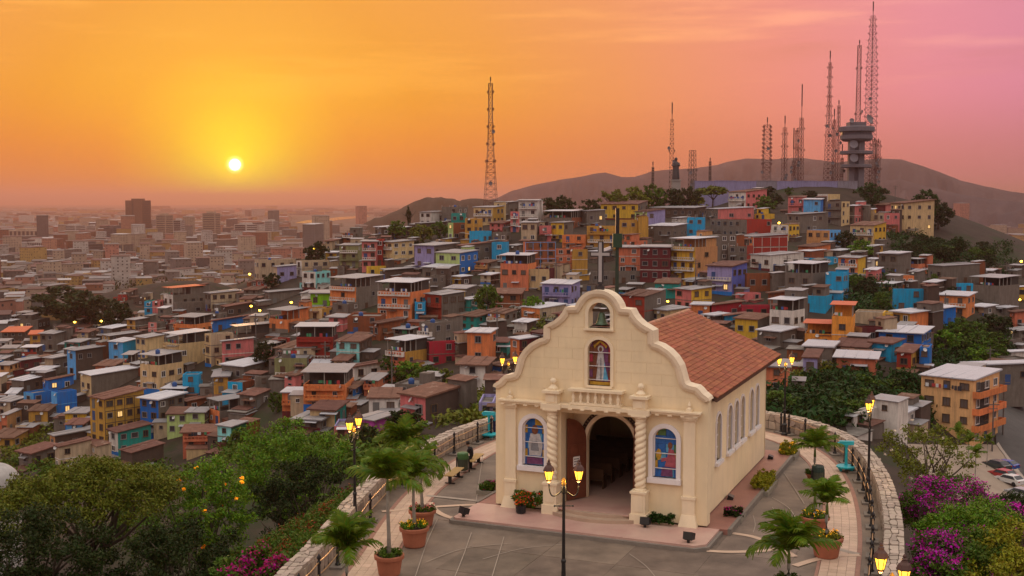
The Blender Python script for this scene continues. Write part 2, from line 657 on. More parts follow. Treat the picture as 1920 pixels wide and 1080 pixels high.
# far ridges
hillm = pmat('far_hill', (.034, .032, .040), rough=.95, var=.4, scale=.006, col2=(.055, .045, .05), f2=(.45, .62), s2=.01, bump=2.0, bscale=.02, coord='World')
hillm2 = pmat('far_forest', (.018, .020, .012), rough=.95, var=.4, scale=.02, bump=2.0, bscale=.08, coord='World')


def ridge(crest, D, depth, mat, seed, rough, name='hills'):
    rs = np.random.RandomState(seed)
    xs = np.arange(crest[0][0], crest[-1][0] + .1, 5.0)
    ys = np.interp(xs, [c[0] for c in crest], [c[1] for c in crest])
    jag = np.convolve(rs.randn(len(xs) + 4), np.ones(3) / 3, 'same')[2:-2]
    rows = 25
    vs, fs = [], []
    nz = rs.randn(rows, len(xs))
    for _ in range(3):
        nz = (nz + np.roll(nz, 1, 1) + np.roll(nz, -1, 1) + np.roll(nz, 1, 0)) / 3.2
    for r in range(rows):
        t = (r / (rows - 1)) * 1.5 - 1.0
        for i, x in enumerate(xs):
            d = D * (1 + .05 * math.sin(x * .011 + seed))
            px, _, pz = ondep(x, ys[i] + jag[i] * rough, d)
            y = d + t * depth
            h = max(0.0, 1 - abs(t)) ** 1.25
            spur = -abs(nz[r, i]) * .34 * (1 - h) * h * 4
            z = GZ - .6 + (pz - GZ + .6) * max(0, h + spur)
            vs.append((px * (y / d), y, z))
    n = len(xs)
    for r in range(rows - 1):
        for i in range(n - 1):
            fs.append((r * n + i, r * n + i + 1, (r + 1) * n + i + 1, (r + 1) * n + i))
    me = bpy.data.meshes.new(name)
    me.from_pydata(vs, [], fs)
    me.materials.append(mat)
    me.polygons.foreach_set('use_smooth', [True] * len(fs))
    tag(ob(name, me), kind='structure')


ridge([(672, 424), (690, 416), (702, 410), (725, 403), (750, 392), (775, 379), (800, 371), (830, 370), (852, 373), (860, 377), (882, 371), (905, 373), (950, 378), (1010, 385), (1080, 400)], 2300, 420, hillm2, 2, 1.3)
ridge([(860, 384), (930, 372), (960, 358), (1000, 347), (1050, 337), (1090, 331), (1120, 325), (1135, 323), (1165, 332), (1190, 332), (1220, 322), (1250, 318), (1300, 316), (1345, 309), (1370, 302), (1400, 297),
       (1440, 299), (1500, 296), (1540, 300), (1570, 305), (1600, 301), (1650, 297), (1690, 299), (1720, 308), (1760, 322), (1800, 338), (1850, 350), (1900, 360), (2000, 371), (2150, 380)], 3900, 800, hillm, 5, .35)
ridge([(1180, 372), (1300, 352), (1400, 341), (1500, 327), (1560, 331), (1640, 340), (1690, 336), (1740, 350), (1800, 364), (1860, 374), (1950, 382)], 3400, 420, hillm, 9, .4)

# ------------------------------------------------------------------ the plaza on the hilltop
conc = pmat('plaza_concrete', (.185, .14, .108), rough=.62, var=.16, scale=.8, bump=.08, bscale=12, col2=(.105, .08, .063), f2=(.42, .66), s2=.5, rnd=.16)
joint = pmat('joint_mortar', (.34, .28, .23), rough=.7, var=.1, scale=3)
mortar = pmat('wall_mortar', (.20, .16, .13), rough=.9, var=.2, scale=3, bump=.3)
stone = pmat('wall_stone', (.37, .295, .24), rough=.85, var=.16, scale=2.2, bump=.35, bscale=14, rnd=.22, isl=.22)
paver = pmat('peach_paver', (.52, .37, .27), rough=.55, var=.10, scale=1.5, bump=.06, bscale=10, wave=.05, wscale=1.6, waxis='DIAGONAL')
paver_edge = pmat('red_brick_edge', (.30, .16, .12), rough=.7, var=.15, scale=3)
kerbm = pmat('grey_kerb', (.2, .17, .145), rough=.8, var=.15, scale=3)

pts = [tuple(wpt(s)) for s in np.arange(0, WALL_LEN - .3, .6)]
pz = MB().prism([(p[0], p[1]) for p in pts][::-1], -9, 0)
plaza = pz.build('plaza', conc)
tag(plaza, kind='structure')


def band(name, o0, o1, z, mat, s0=0.0, s1=None, step=.6, th=.05):
    s1 = WALL_LEN if s1 is None else s1
    n = max(2, int((s1 - s0) / step))
    b = MB()
    for k in range(n + 1):
        s = s0 + (s1 - s0) * k / n
        a, c = wfr(s, o0), wfr(s, o1)
        b.v += [(a.x, a.y, z), (c.x, c.y, z), (a.x, a.y, z - th), (c.x, c.y, z - th)]
        if k:
            q = 4 * (k - 1)
            b.f += [(q, q + 4, q + 5, q + 1), (q + 1, q + 5, q + 7, q + 3), (q, q + 2, q + 6, q + 4)]
            b.m += [0] * 3
    return b.build(name, mat, plaza)


band('brick_edge', 1.22, 1.4, .022, paver_edge)
band('brick_edge', 2.72, 2.84, .022, paver_edge)
pv = MB()                                     # rows of pavers across the ring, joined
for k in range(int(WALL_LEN / .42)):
    s = k * .42
    for q in range(4):
        a0, a1 = 1.41 + q * .325, 1.41 + (q + 1) * .325 - .012
        p = [wfr(s + .006, a0), wfr(s + .006, a1), wfr(s + .414, a1), wfr(s + .414, a0)]
        pv.hexa([(v.x, v.y, .0) for v in p], [(v.x, v.y, .018 + RND.uniform(0, .004)) for v in p])
tag(pv.build('ring_pavers', pmat('peach_paver_cut', (.50, .355, .262), rough=.5, var=.10, scale=1.2, bump=.06, bscale=10, isl=.10), plaza), kind='stuff')

CH_C = Vector((3.755, 50.36, 0))
CH_R = math.atan2(-.389, .921)
UX = Vector((math.cos(CH_R), math.sin(CH_R), 0))
VY = Vector((-UX.y, UX.x, 0))


def chw(x, y, z=0.0):
    return CH_C + UX * x + VY * y + Vector((0, 0, z))


inner = [wfr(s, 2.95) for s in np.arange(0, WALL_LEN, 1.2)]
for i in range(-6, 7):
    for j in range(-9, 8):
        cx, cy = 1.1 + i * 3.1, -4.1 + j * 3.1 if j < 1 else -4.1 + j * 3.1
        q = [chw(cx + a * 1.535, cy + b * 1.535) for a, b in ((-1, -1), (1, -1), (1, 1), (-1, 1))]
        if not all(inplaza(p.x, p.y, inner) for p in q):
            continue
        if abs(cx) < 3.6 and 0 < cy < 13:
            continue
        b = MB().hexa([(p.x, p.y, -.03) for p in q], [(p.x, p.y, .012) for p in q])
        b.build('concrete_panel', conc, plaza)


def strip(px_pts, w, z, mat, name):
    P = catmull([tuple(onz(x, y, 0)[:2]) for x, y in px_pts], 8, False)
    b = MB()
    for k, p in enumerate(P):
        d = (P[min(k + 1, len(P) - 1)] - P[max(k - 1, 0)]).normalized()
        n = Vector((d.y, -d.x)) * (w / 2)
        b.v += [(p.x - n.x, p.y - n.y, z), (p.x + n.x, p.y + n.y, z)]
        if k:
            q = 2 * (k - 1)
            b.f.append((q, q + 1, q + 3, q + 2))
            b.m.append(0)
    o = b.build(name, mat, plaza)
    return o


strip([(716, 960), (740, 958), (767, 955), (833, 950), (893, 947)], .30, .030, paver, 'paver_band')
strip([(806, 943), (817, 958), (837, 969), (862, 976)], .30, .034, paver, 'paver_band')
strip([(800, 930), (850, 935), (915, 942)], .28, .028, joint, 'paver_band')
strip([(1352, 998), (1410, 1007), (1455, 1024), (1490, 1045)], .30, .030, paver, 'paver_band')
strip([(1325, 1034), (1365, 1036), (1410, 1035), (1450, 1032), (1500, 1024), (1545, 1014)], .30, .034, paver, 'paver_band')
strip([(1490, 1062), (1530, 1050), (1570, 1043), (1612, 1042)], .32, .030, paver, 'paver_band')
strip([(1530, 1018), (1570, 1030), (1610, 1040)], .30, .026, joint, 'paver_band')
strip([(1440, 985), (1480, 1000), (1525, 1008)], .26, .026, joint, 'paver_band')
for a in ([(905, 858), (898, 905), (893, 940)], [(884, 1000), (870, 1040), (852, 1085)], [(945, 1008), (934, 1045), (922, 1085)], [(820, 975), (800, 1020), (778, 1085)],
          [(1470, 888), (1490, 918), (1508, 946)], [(1448, 934), (1480, 955), (1496, 985), (1496, 1010)], [(1448, 952), (1462, 975), (1476, 1000)], [(1412, 968), (1416, 985), (1412, 1000)],
          [(905, 1050), (980, 1030), (1060, 1022)], [(800, 1055), (870, 1030), (960, 1020)], [(1180, 1040), (1210, 1062), (1230, 1085)]):
    strip(a, .035, .040, joint, 'joint_line')

# parapet wall of rubble stone
wall = empty('parapet_wall', (5, 50, 0))
tag(wall, 'low curved rubble stone parapet wall enclosing the church plaza', 'stone wall')
WP_ = Vector((5, 50, 0))
b = MB()
n = int(WALL_LEN / .6)
prof = [(.36, -.4), (.36, .86), (-.35, .86), (-.42, -8.8)]
for k in range(n + 1):
    s = WALL_LEN * k / n
    for off, z in prof:
        p = wfr(s, off)
        b.v.append((p.x - 5, p.y - 50, z))
    if k:
        q = 4 * (k - 1)
        for e in range(3):
            b.f.append((q + e, q + e + 1, q + e + 5, q + e + 4))
            b.m.append(0)
b.build('core', mortar, wall)
stones = []


def stone_grid(fn, n_u, n_v, seed, depth, gap):
    """jittered grid on a surface fn(u, v, d) -> point; one block per cell"""
    r = np.random.RandomState(seed)
    ju = r.uniform(-.3, .3, (n_u + 1, n_v + 1))
    jv = r.uniform(-.26, .26, (n_u + 1, n_v + 1))
    jv[:, 0] = 0
    jv[:, -1] = 0
    ju[-1] = ju[0]
    jv[-1] = jv[0]
    for i in range(n_u):
        sh = 0
        for j in range(n_v):
            c = [(i, j), (i + 1, j), (i + 1, j + 1), (i, j + 1)]
            uv = [(a + ju[a, bb], bb + jv[a, bb]) for a, bb in c]
            mu = sum(p[0] for p in uv) / 4
            mv = sum(p[1] for p in uv) / 4
            g2 = gap
            uv = [(mu + (p[0] - mu) * (1 - g2), mv + (p[1] - mv) * (1 - g2)) for p in uv]
            # cut one corner on some stones so that they read as rubble
            lift = depth * r.uniform(.7, 1.25)
            k = r.randint(0, 4)
            a, p, q = uv[k - 1], uv[k], uv[(k + 1) % 4]
            uv5 = uv[:k] + [(p[0] * .68 + a[0] * .32, p[1] * .68 + a[1] * .32), (p[0] * .72 + q[0] * .28, p[1] * .72 + q[1] * .28)] + uv[k + 1:]
            bot = [fn(x, y, -.02) for x, y in uv5]
            top = [fn(mu + (x - mu) * .95, mv + (y - mv) * .95, lift * r.uniform(.85, 1.1)) for x, y in uv5]
            stones.append((bot, top))


NU = int(WALL_LEN / .44)


def capf(u, v, d):
    p = wfr(u * WALL_LEN / NU, .40 - v * .76 / 3)
    return (p.x - 5, p.y - 50, .86 + d)


def innf(u, v, d):
    p = wfr(u * WALL_LEN / NU, .36 + d)
    return (p.x - 5, p.y - 50, v * .86 / 2)


stone_grid(capf, NU, 3, 21, .10, .055)
stone_grid(innf, NU, 2, 22, .05, .09)


def dist_px(st):
    x, y, z = st[1][0]
    x += 5
    y += 50
    if y < 20:
        return 1e9
    px, py = proj(x, y, z)
    if not (-20 < px < 1940 and 0 < py < 1100):
        return 1e9
    if 925 < px < 1440 and y > 60:
        return 1e8
    return y


order = sorted(range(len(stones)), key=lambda i: dist_px(stones[i]))
rest = MB()
for rank, i in enumerate(order):
    bot, top = stones[i]
    n = len(bot)
    fs = [tuple(range(n, 2 * n)), tuple(range(n - 1, -1, -1))] + [(k, (k + 1) % n, n + (k + 1) % n, n + k) for k in range(n)]
    if rank < 290:
        MB().add(bot + top, fs).build('stone', stone, wall)
    else:
        rest.add(bot + top, fs)
tag(rest.build('stones', stone, wall), kind='stuff')

# iron railing inside the parapet
iron = pmat('black_iron', (.018, .017, .018), rough=.42, var=.2, scale=6, metal=.3, spec=.5)
brass = pmat('brass_rail', (.42, .27, .13), rough=.35, var=.1, scale=4, metal=.6)
POSTP = [(.085, 0), (.085, .08), (.055, .12), (.05, .3), (.065, .34), (.045, .38), (.042, .8), (.06, .84), (.065, .9), (.04, .93), (.035, .97), (.06, 1.02), (.062, 1.07), (.03, 1.13), (.012, 1.2)]
post_me = MB().lathe([(r_ * 1.3, z_ * 1.04) for r_, z_ in POSTP], 8).mesh('post', iron, True)
kerb_me = MB().box(-.35, .35, -.25, .25, -.02, .09).mesh('kerb_block', kerbm)
S_OFF = .82


def s_at_px(px, side):
    """wall parameter whose railing line shows at picture column px; side picks the left or right arm, 'f' the far part"""
    best = None
    for s in np.arange(0, WALL_LEN, .1):
        p = wfr(s, S_OFF)
        if p.y < 26:
            continue
        if side == 'l' and p.x > 2 or side == 'r' and p.x < 8:
            continue
        x, y = proj(p.x, p.y, 0)
        e = abs(x - px)
        if best is None or e < best[0]:
            best = (e, s)
    return best[1]


def railing(ss, label):
    o = empty('railing', (0, 0, 0))
    c = wfr(ss[0], S_OFF)
    o.location = (c.x, c.y, 0)
    for s in ss:
        p = wfr(s, S_OFF)
        d = wpt(s + .3) - wpt(s - .3)
        rz = math.atan2(d.y, d.x)
        ob('post', post_me, o, (p.x - c.x, p.y - c.y, 0.06), rz)
        ob('kerb_block', kerb_me, o, (p.x - c.x, p.y - c.y, 0.0), rz)
    for z in (.52, .98):
        P = []
        for a, b2 in zip(ss, ss[1:]):
            m = max(2, int(abs(b2 - a) / .5))
            for k in range(m):
                t = k / m
                q = wfr(a + (b2 - a) * t, S_OFF)
                P.append((q.x - c.x, q.y - c.y, z - .05 * 4 * t * (1 - t)))
        q = wfr(ss[-1], S_OFF)
        P.append((q.x - c.x, q.y - c.y, z))
        MB().tube(P, .024, 6).build('rail', brass, o, smooth=True)
    tag(o, label, 'railing', 'railings inside the parapet')


sL = sorted([s_at_px(x, 'l') for x in (560, 598, 634, 668, 695, 815, 852, 895, 921)] + [s_at_px(756, 'l')])
railing(sL, 'black iron posts with brass rails beside the two slatted benches')
_sr = s_at_px(1465, 'r')
sR = [_sr, _sr + .75] + [_sr + 2.5 + 2.15 * k for k in range(18)]
railing(sR, 'black iron posts with brass rails beside the potted palms and bougainvillea slope')
# ------------------------------------------------------------------ the church
cream = pmat('cream_plaster', (.80, .655, .43), rough=.75, var=.07, scale=.9, bump=.06, bscale=18, dirt=.12, rnd=.03)
cream2 = pmat('cream_moulding', (.82, .68, .48), rough=.7, var=.06, scale=1.5, dirt=.14)
whitet = pmat('white_trim', (.74, .69, .68), rough=.6, var=.05, scale=3, dirt=.06)
pinkt = pmat('pink_floor_tile', (.46, .27, .23), rough=.42, var=.10, scale=1.6, bump=.03, bscale=8, col2=(.52, .36, .29), f2=(.4, .7), s2=.5)
redt = pmat('red_floor_tile', (.28, .13, .10), rough=.5, var=.12, scale=1.6, bump=.03, bscale=8)
brownw = pmat('dark_door_wood', (.15, .045, .024), rough=.45, var=.25, scale=3, spec=.4)
darkin = pmat('dim_interior_plaster', (.30, .24, .18), rough=.85, var=.1)
tile = pmat('clay_roof_tile', (.31, .105, .055), rough=.75, var=.20, scale=2.0, bump=.15, bscale=12, col2=(.22, .08, .05), f2=(.5, .7), s2=1.3, rnd=.20, isl=.20)
lead = pmat('window_lead', (.05, .05, .06), rough=.4)

church = empty('church', tuple(CH_C), CH_R)
tag(church, 'cream hilltop chapel with scrolled gable front, bell opening and clay tile roof', 'church')
ZB = .30
OUT = [(ZB, 4.87), (5.66, 4.87), (5.74, 4.84), (5.88, 4.62), (6.06, 4.45), (6.14, 4.36), (6.18, 4.10), (6.24, 3.90), (6.37, 3.80), (6.65, 3.72), (7.05, 3.60), (7.37, 3.39), (7.63, 3.12), (7.84, 2.77), (7.93, 2.46),
       (7.97, 2.42), (8.5, 2.41), (8.59, 2.2), (8.72, 1.95), (8.92, 1.71), (9.12, 1.55), (9.32, 1.46), (9.345, 1.0), (9.57, .89), (9.75, .77), (9.87, .66), (9.97, .52), (10.04, .38), (10.08, .22), (10.1, .02)]
OZ = [p[0] for p in OUT]
OW = [p[1] for p in OUT]


def outw(z):
    return float(np.interp(z, OZ, OW))


def arch(cx, hw, z0, zs, zt):
    def f(z, m=0.0):
        if z < z0 - m or z > zt + m:
            return None
        if z <= zs:
            return (cx - hw - m, cx + hw + m)
        k = (z - zs) / (zt - zs + m)
        w = (hw + m) * math.sqrt(max(0, 1 - k * k))
        return (cx - w, cx + w)
    return f


H_BELL = arch(.05, .50, 8.52, 9.16, 9.64)
H_UP = arch(.05, .52, 6.0, 7.55, 8.03)
H_L = arch(-3.02, .52, 2.2, 3.86, 4.37)
H_R = arch(3.02, .52, 2.2, 3.86, 4.37)
H_PORCH = arch(0, 1.72, ZB - 1, 4.72, 4.721)


def solids(z, a, b, holes, m=0.0):
    iv = [(a, b)]
    for h in holes:
        r = h(z, m)
        if r is None or r[1] - r[0] < 1e-6:
            continue
        nv = []
        for p, q in iv:
            if r[1] <= p or r[0] >= q:
                nv.append((p, q))
            else:
                if r[0] > p:
                    nv.append((p, r[0]))
                if r[1] < q:
                    nv.append((r[1], q))
        iv = nv
    return iv


def strip_wall(zs, left, right, holes, tr, y0, y1):
    """wall with arched openings, in thin courses; tr maps (along, thickness, z) to a local point"""
    b = MB()
    for z0, z1 in zip(zs, zs[1:]):
        e = 1e-5
        A = solids(z0 + e, left(z0 + e), right(z0 + e), holes)
        B = solids(z1 - e, left(z1 - e), right(z1 - e), holes)
        if len(A) != len(B):
            zm = (z0 + z1) / 2
            A = B = solids(zm, left(zm), right(zm), holes)
        for (a0, a1), (b0, b1) in zip(A, B):
            if a1 - a0 < .004 and b1 - b0 < .004:
                continue
            v = [tr(a0, y0, z0), tr(a1, y0, z0), tr(b1, y0, z1), tr(b0, y0, z1), tr(a0, y1, z0), tr(a1, y1, z0), tr(b1, y1, z1), tr(b0, y1, z1)]
            b.add(v, [(0, 1, 2, 3), (5, 4, 7, 6), (1, 5, 6, 2), (4, 0, 3, 7)])
    return b


zs = sorted(set([round(z, 4) for z in np.arange(ZB, 10.1, .07)] + OZ + [8.52, 6.0, 2.2, 4.72, 4.721, 9.64, 8.03, 4.37]))
strip_wall(zs, lambda z: -outw(z), lambda z: outw(z), [H_BELL, H_UP, H_L, H_R, H_PORCH], lambda x, y, z: (x, y, z), 0, .55).build('facade_wall', cream, church)

# coping along the scrolled outline
b = MB()
P = [(-w, z) for z, w in OUT if z >= 5.66] + [(w, z) for z, w in reversed(OUT) if z >= 5.66]
for k, (x, z) in enumerate(P):
    a, c = P[max(0, k - 1)], P[min(len(P) - 1, k + 1)]
    d = Vector((c[0] - a[0], c[1] - a[1])).normalized()
    n = Vector((-d.y, d.x))
    for o, y in ((.09, -.17), (.09, .68), (-.20, .68), (-.20, -.001), (-.20, -.09), (-.06, -.17)):
        b.v.append((x + n.x * o, y, z + n.y * o))
    if k:
        q = 6 * (k - 1)
        for e in range(6):
            b.f.append((q + e, q + (e + 1) % 6, q + 6 + (e + 1) % 6, q + 6 + e))
            b.m.append(0)
b.build('scroll_coping', pmat('pale_coping', (.76, .62, .45), rough=.7, var=.08, scale=1.5, dirt=.14), church)

# facing blocks of the upper front
courses = [5.24 + .47 * k for k in range(9)]
for ci, z0 in enumerate(courses):
    z1 = z0 + .47
    x = -5.2 + (.68 if ci % 2 else 0)
    while x < 5.2:
        za = np.linspace(z0 + .010, z1 - .010, 9)
        prev = None
        cells = {}
        for z in za:
            w = outw(z) - .23
            iv = solids(z, max(x + .010, -w), min(x + 1.34 - .010, w), [H_BELL, H_UP], .20) if max(x + .010, -w) < min(x + 1.34 - .010, w) else []
            iv = [p for p in iv if p[1] - p[0] > .03]
            for q in iv:
                key = 0 if len(iv) == 1 and (q[0] + q[1]) / 2 < 0.05 else (1 if (q[0] + q[1]) / 2 > .05 else 0)
                cells.setdefault(key, []).append((z, q))
        for key, rows in cells.items():
            if len(rows) < 4:
                continue
            poly = [(q[0], z) for z, q in rows][::-1] + [(q[1], z) for z, q in rows]
            MB().slab(poly, -.009, .01).build('facing_block', cream, church)
        x += 1.34

# entablature, dentils, pedestals, balustrade
b = MB()
b.box(-4.55, 4.55, -.30, 0.02, 5.00, 5.10)
b.box(-4.62, 4.62, -.38, 0.02, 5.10, 5.17)
for sx in (-1, 1):
    b.box(sx * 2.0 - .46, sx * 2.0 + .46, -.62, 0.02, 4.92, 5.15)
b.box(-2.46, 2.46, -.52, -.30, 5.0, 5.145)
b.build('cornice', cream2, church)
dent = MB().box(-.09, .09, -.05, 0, -.05, 0).mesh('dentil', cream2)
for k in range(17):
    ob('dentil', dent, church, (-4.4 + k * .55, -.31 if abs(-4.4 + k * .55) > 2.46 else -.53, 5.0))
for sx in (-1, 1):
    b = MB()
    b.box(sx * 2.0 - .27, sx * 2.0 + .27, -.50, .05, 5.16, 5.62)
    b.box(sx * 2.0 - .40, sx * 2.0 + .40, -.62, .05, 5.62, 5.74)
    b.box(sx * 2.0 - .16, sx * 2.0 + .16, -.535, -.49, 5.24, 5.54)
    b.lathe([(.2, 5.74), (.22, 5.82), (.1, 5.95), (.09, 6.0)], 12, sx * 2.0, -.25)
    b.ball((sx * 2.0, -.25, 6.12), .15, 12, 8)
    b.build('finial_pedestal', cream2, church)
    b = MB()
    b.box(sx * 4.1 - .12, sx * 4.1 + .12, -.28, -.06, 5.17, 5.3)
    b.lathe([(.1, 5.3), (.05, 5.36), (.08, 5.44), (.02, 5.6)], 8, sx * 4.1, -.17)
    b.build('small_finial', cream2, church)
b = MB()
b.box(-1.24, 1.24, -.48, .03, 5.76, 5.87)
b.box(-1.16, 1.16, -.44, .03, 5.17, 5.27)
b.box(-1.10, 1.10, -.16, .03, 5.27, 5.76)
b.build('balustrade_rail', cream2, church)
bal = MB().lathe([(.07, 5.27), (.07, 5.31), (.04, 5.34), (.085, 5.45), (.08, 5.52), (.04, 5.66), (.065, 5.7), (.065, 5.76)], 10).mesh('baluster', cream2, True)
for k in range(7):
    ob('baluster', bal, church, (-1.02 + k * .34, -.35, 0))

# twisted columns
for sx in (-1, 1):
    b = MB()
    n, m = 28, 150
    z0, z1 = 1.72, 4.66
    for j in range(m + 1):
        z = z0 + (z1 - z0) * j / m
        fade = min(1, (z - z0) / .12, (z1 - z) / .12)
        for k in range(n):
            a = 2 * math.pi * k / n
            r = .185 + .062 * abs(math.sin(a * 1.0 - sx * 11.5 * z)) ** .8 * fade
            b.v.append((r * math.cos(a), r * math.sin(a), z))
        if j:
            for k in range(n):
                k2 = (k + 1) % n
                b.f.append(((j - 1) * n + k, (j - 1) * n + k2, j * n + k2, j * n + k))
                b.m.append(0)
    col = b.build('twisted_column', cream2, church, (sx * 2.02, -.30, 0), smooth=True)
    c = MB()
    c.lathe([(.24, 4.66), (.22, 4.72), (.3, 4.8), (.3, 4.86)], 16)
    c.box(-.34, .34, -.34, .3, 4.86, 4.925)
    c.build('capital', cream2, col)
    c = MB()
    c.box(-.31, .31, -.31, .3, .66, 1.55)
    c.box(-.36, .36, -.36, .3, 1.55, 1.64)
    c.lathe([(.27, 1.64), (.27, 1.69), (.2, 1.73)], 16)
    c.box(-.37, .37, -.37, .3, ZB - .1, .66)
    c.box(-.2, .2, -.33, -.3, .78, 1.45)
    c.build('pedestal', cream2, col)
    p = MB()
    x = sx * 4.10
    p.box(x - .25, x + .25, -.13, .02, 1.5, 4.78)
    p.box(x - .30, x + .30, -.20, .02, 4.78, 4.86)
    p.box(x - .34, x + .34, -.25, .02, 4.86, 5.0)
    p.box(x - .30, x + .30, -.22, .02, 1.40, 1.52)
    p.box(x - .27, x + .27, -.19, .02, .72, 1.40)
    p.add([(x - .40, -.34, ZB - .05), (x + .40, -.34, ZB - .05), (x + .40, .02, ZB - .05), (x - .40, .02, ZB - .05), (x - .29, -.21, .74), (x + .29, -.21, .74), (x + .29, .02, .74), (x - .29, .02, .74)],
          [(0, 3, 2, 1), (4, 5, 6, 7), (0, 1, 5, 4), (1, 2, 6, 5), (3, 0, 4, 7)])
    p.build('pilaster', cream2, church)


def arch_ring(f, cx, hw, z0, zs, zt, w, y0, y1, mat, name, parent, legs=True, n=22):
    """flat moulding round an arched opening"""
    def pth(m):
        pts = []
        if legs:
            pts.append((cx - hw - m, z0))
        for k in range(n + 1):
            a = math.pi * (1 - k / n)
            pts.append((cx + (hw + m) * math.cos(a), zs + (zt - zs + m) * math.sin(a)))
        if legs:
            pts.append((cx + hw + m, z0))
        return pts
    A, B = pth(0), pth(w)
    b = MB()
    for i in range(len(A)):
        for (x, z), y in ((A[i], y0), (B[i], y0), (B[i], y1), (A[i], y1)):
            b.v.append((x, y, z))
        if i:
            q = 4 * (i - 1)
            for e in range(4):
                b.f.append((q + e, q + 4 + e, q + 4 + (e + 1) % 4, q + (e + 1) % 4))
                b.m.append(0)
    return b.build(name, mat, parent)


# stained glass
def glass(nm, col):
    return pmat('stained_' + nm, col, rough=.18, var=.35, scale=7, spec=.5, isl=.18)


GB, GY, GW, GR, GG, GP_, GBR, GLB = (glass('blue', (.02, .10, .34)), glass('yellow', (.42, .25, .03)), glass('white', (.42, .40, .40)), glass('red', (.30, .03, .05)), glass('green', (.07, .15, .05)),
                                     glass('purple', (.15, .05, .12)), glass('brown', (.16, .06, .03)), glass('pale_blue', (.10, .30, .48)))


def stained(cx, hw, z0, zs, zt, ground, border, figure, label):
    """window made of coloured panes; figure = list of (polygon in 0..1 coords, material)"""
    wdw = empty('stained_glass_window', (0, 0, 0), 0, church)
    tag(wdw, label)
    def clip(x, z):
        r = arch(cx, hw, z0, zs, zt)(min(z, zt - .004))
        return min(max(x, r[0]), r[1])
    y = .16
    H = zt - z0
    # background panes in a grid
    for r in range(6):
        for c in range(4):
            za, zb = z0 + H * r / 6, z0 + H * (r + 1) / 6
            cb = (0, .16, .5, .84, 1)
            xa, xb = cx - hw + 2 * hw * cb[c], cx - hw + 2 * hw * cb[c + 1]
            pts = []
            for z in np.linspace(za + .006, zb - .006, 5):
                pts.append((clip(xa + .006, z), z))
            pts2 = []
            for z in np.linspace(za + .006, zb - .006, 5):
                pts2.append((clip(xb - .006, z), z))
            poly = pts2 + pts[::-1]
            if max(p[0] for p in poly) - min(p[0] for p in poly) < .03:
                continue
            edge = c in (0, 3) or r == 5
            MB().slab(poly, y - .01, y + .02).build('pane', border[(r + c) % len(border)] if edge else ground[(r * 2 + c) % len(ground)], wdw)
    for k, (poly, mt) in enumerate(figure):
        pts = [(cx + (px - .5) * 2 * hw, z0 + pz_ * H) for px, pz_ in poly]
        MB().slab(pts, y - .022 - .004 * k, y).build('pane', mt, wdw)
    MB().slab([(clip(cx - hw, z0), z0), (cx + hw, z0)] + [(cx + hw * math.cos(a), zs + (zt - zs) * math.sin(a)) for a in np.linspace(0, math.pi, 14)], y + .021, y + .06).build('backing', lead, wdw)
    return wdw


def ell(cx, cz, rx, rz, n=12):
    return [(cx + rx * math.cos(2 * math.pi * k / n), cz + rz * math.sin(2 * math.pi * k / n)) for k in range(n)]


w = stained(-3.02, .52, 2.2, 3.86, 4.37, [GB, GB, GLB], [GB, GY, GB],
            [([(.25, .2), (.78, .2), (.86, .42), (.72, .66), (.3, .66), (.2, .45)], GW), (ell(.5, .74, .15, .1), GBR), ([(.3, .3), (.7, .3), (.62, .5), (.36, .5)], glass('grey', (.2, .2, .22))), ([(.12, .02), (.88, .02), (.84, .16), (.14, .16)], GP_)],
            'blue stained glass window with a grey robed figure')
w2 = stained(3.02, .52, 2.2, 3.86, 4.37, [GB, GB, GLB], [GB, GY, GG, GB],
             [([(.45, .22), (.92, .2), (.94, .36), (.82, .56), (.62, .58), (.56, .4)], glass('pink', (.34, .08, .10))), (ell(.68, .64, .1, .07), GBR), ([(.3, .3), (.56, .34), (.56, .4), (.32, .38)], glass('pink', (.34, .08, .10))), ([(.3, .02), (.8, .02), (.78, .2), (.34, .2)], GP_), (ell(.2, .45, .12, .12, 7), GY)],
             'blue and yellow stained glass window with a pink robed figure')
w3 = stained(.05, .52, 6.0, 7.55, 8.03, [GP_, GBR], [GBR, GP_, GBR, GR],
             [([(.3, .1), (.78, .1), (.66, .55), (.62, .72), (.4, .72), (.34, .5)], GW), ([(.62, .1), (.86, .1), (.68, .5)], GLB), ([(.12, .1), (.3, .1), (.4, .5)], GBR), ([(.48, .12), (.56, .12), (.54, .6), (.5, .6)], glass('grey', (.2, .2, .22))), (ell(.51, .79, .13, .075), GW), (ell(.51, .78, .07, .05), GBR), ([(.05, .01), (.95, .01), (.95, .08), (.05, .08)], GY),
              ([(.25, .8), (.33, .86), (.5, .93), (.68, .86), (.75, .8), (.8, .86), (.5, .985), (.2, .86)], GY)],
             'purple and gold stained glass window with a white robed figure')
for cx, wd in ((-3.02, w), (3.02, w2)):
    arch_ring(None, cx, .52, 2.2, 3.86, 4.37, .19, -.10, .05, whitet, 'frame', wd)
    MB().box(cx - .74, cx + .74, -.20, .03, 1.98, 2.2).build('sill', whitet, wd)
    for k in range(1, 4):
        z = 2.2 + 2.17 * (.13 + .25 * (k - 1) + .05 * k)
        MB().box(cx - .52, cx + .52, .09, .14, z - .012, z + .012).build('glazing_bar', whitet, wd)
    arch_ring(None, cx, .47, 2.24, 3.86, 4.33, .05, .05, .15, whitet, 'inner_frame', wd)
arch_ring(None, .05, .52, 6.0, 7.55, 8.03, .14, -.08, .05, cream2, 'frame', w3)
MB().box(-.55, .65, -.10, .05, 5.9, 6.0).build('sill', cream2, w3)
for z in (6.25, 6.85, 7.45):
    MB().box(.05 - .52, .05 + .52, .08, .12, z - .012, z + .012).build('glazing_bar', whitet, w3)
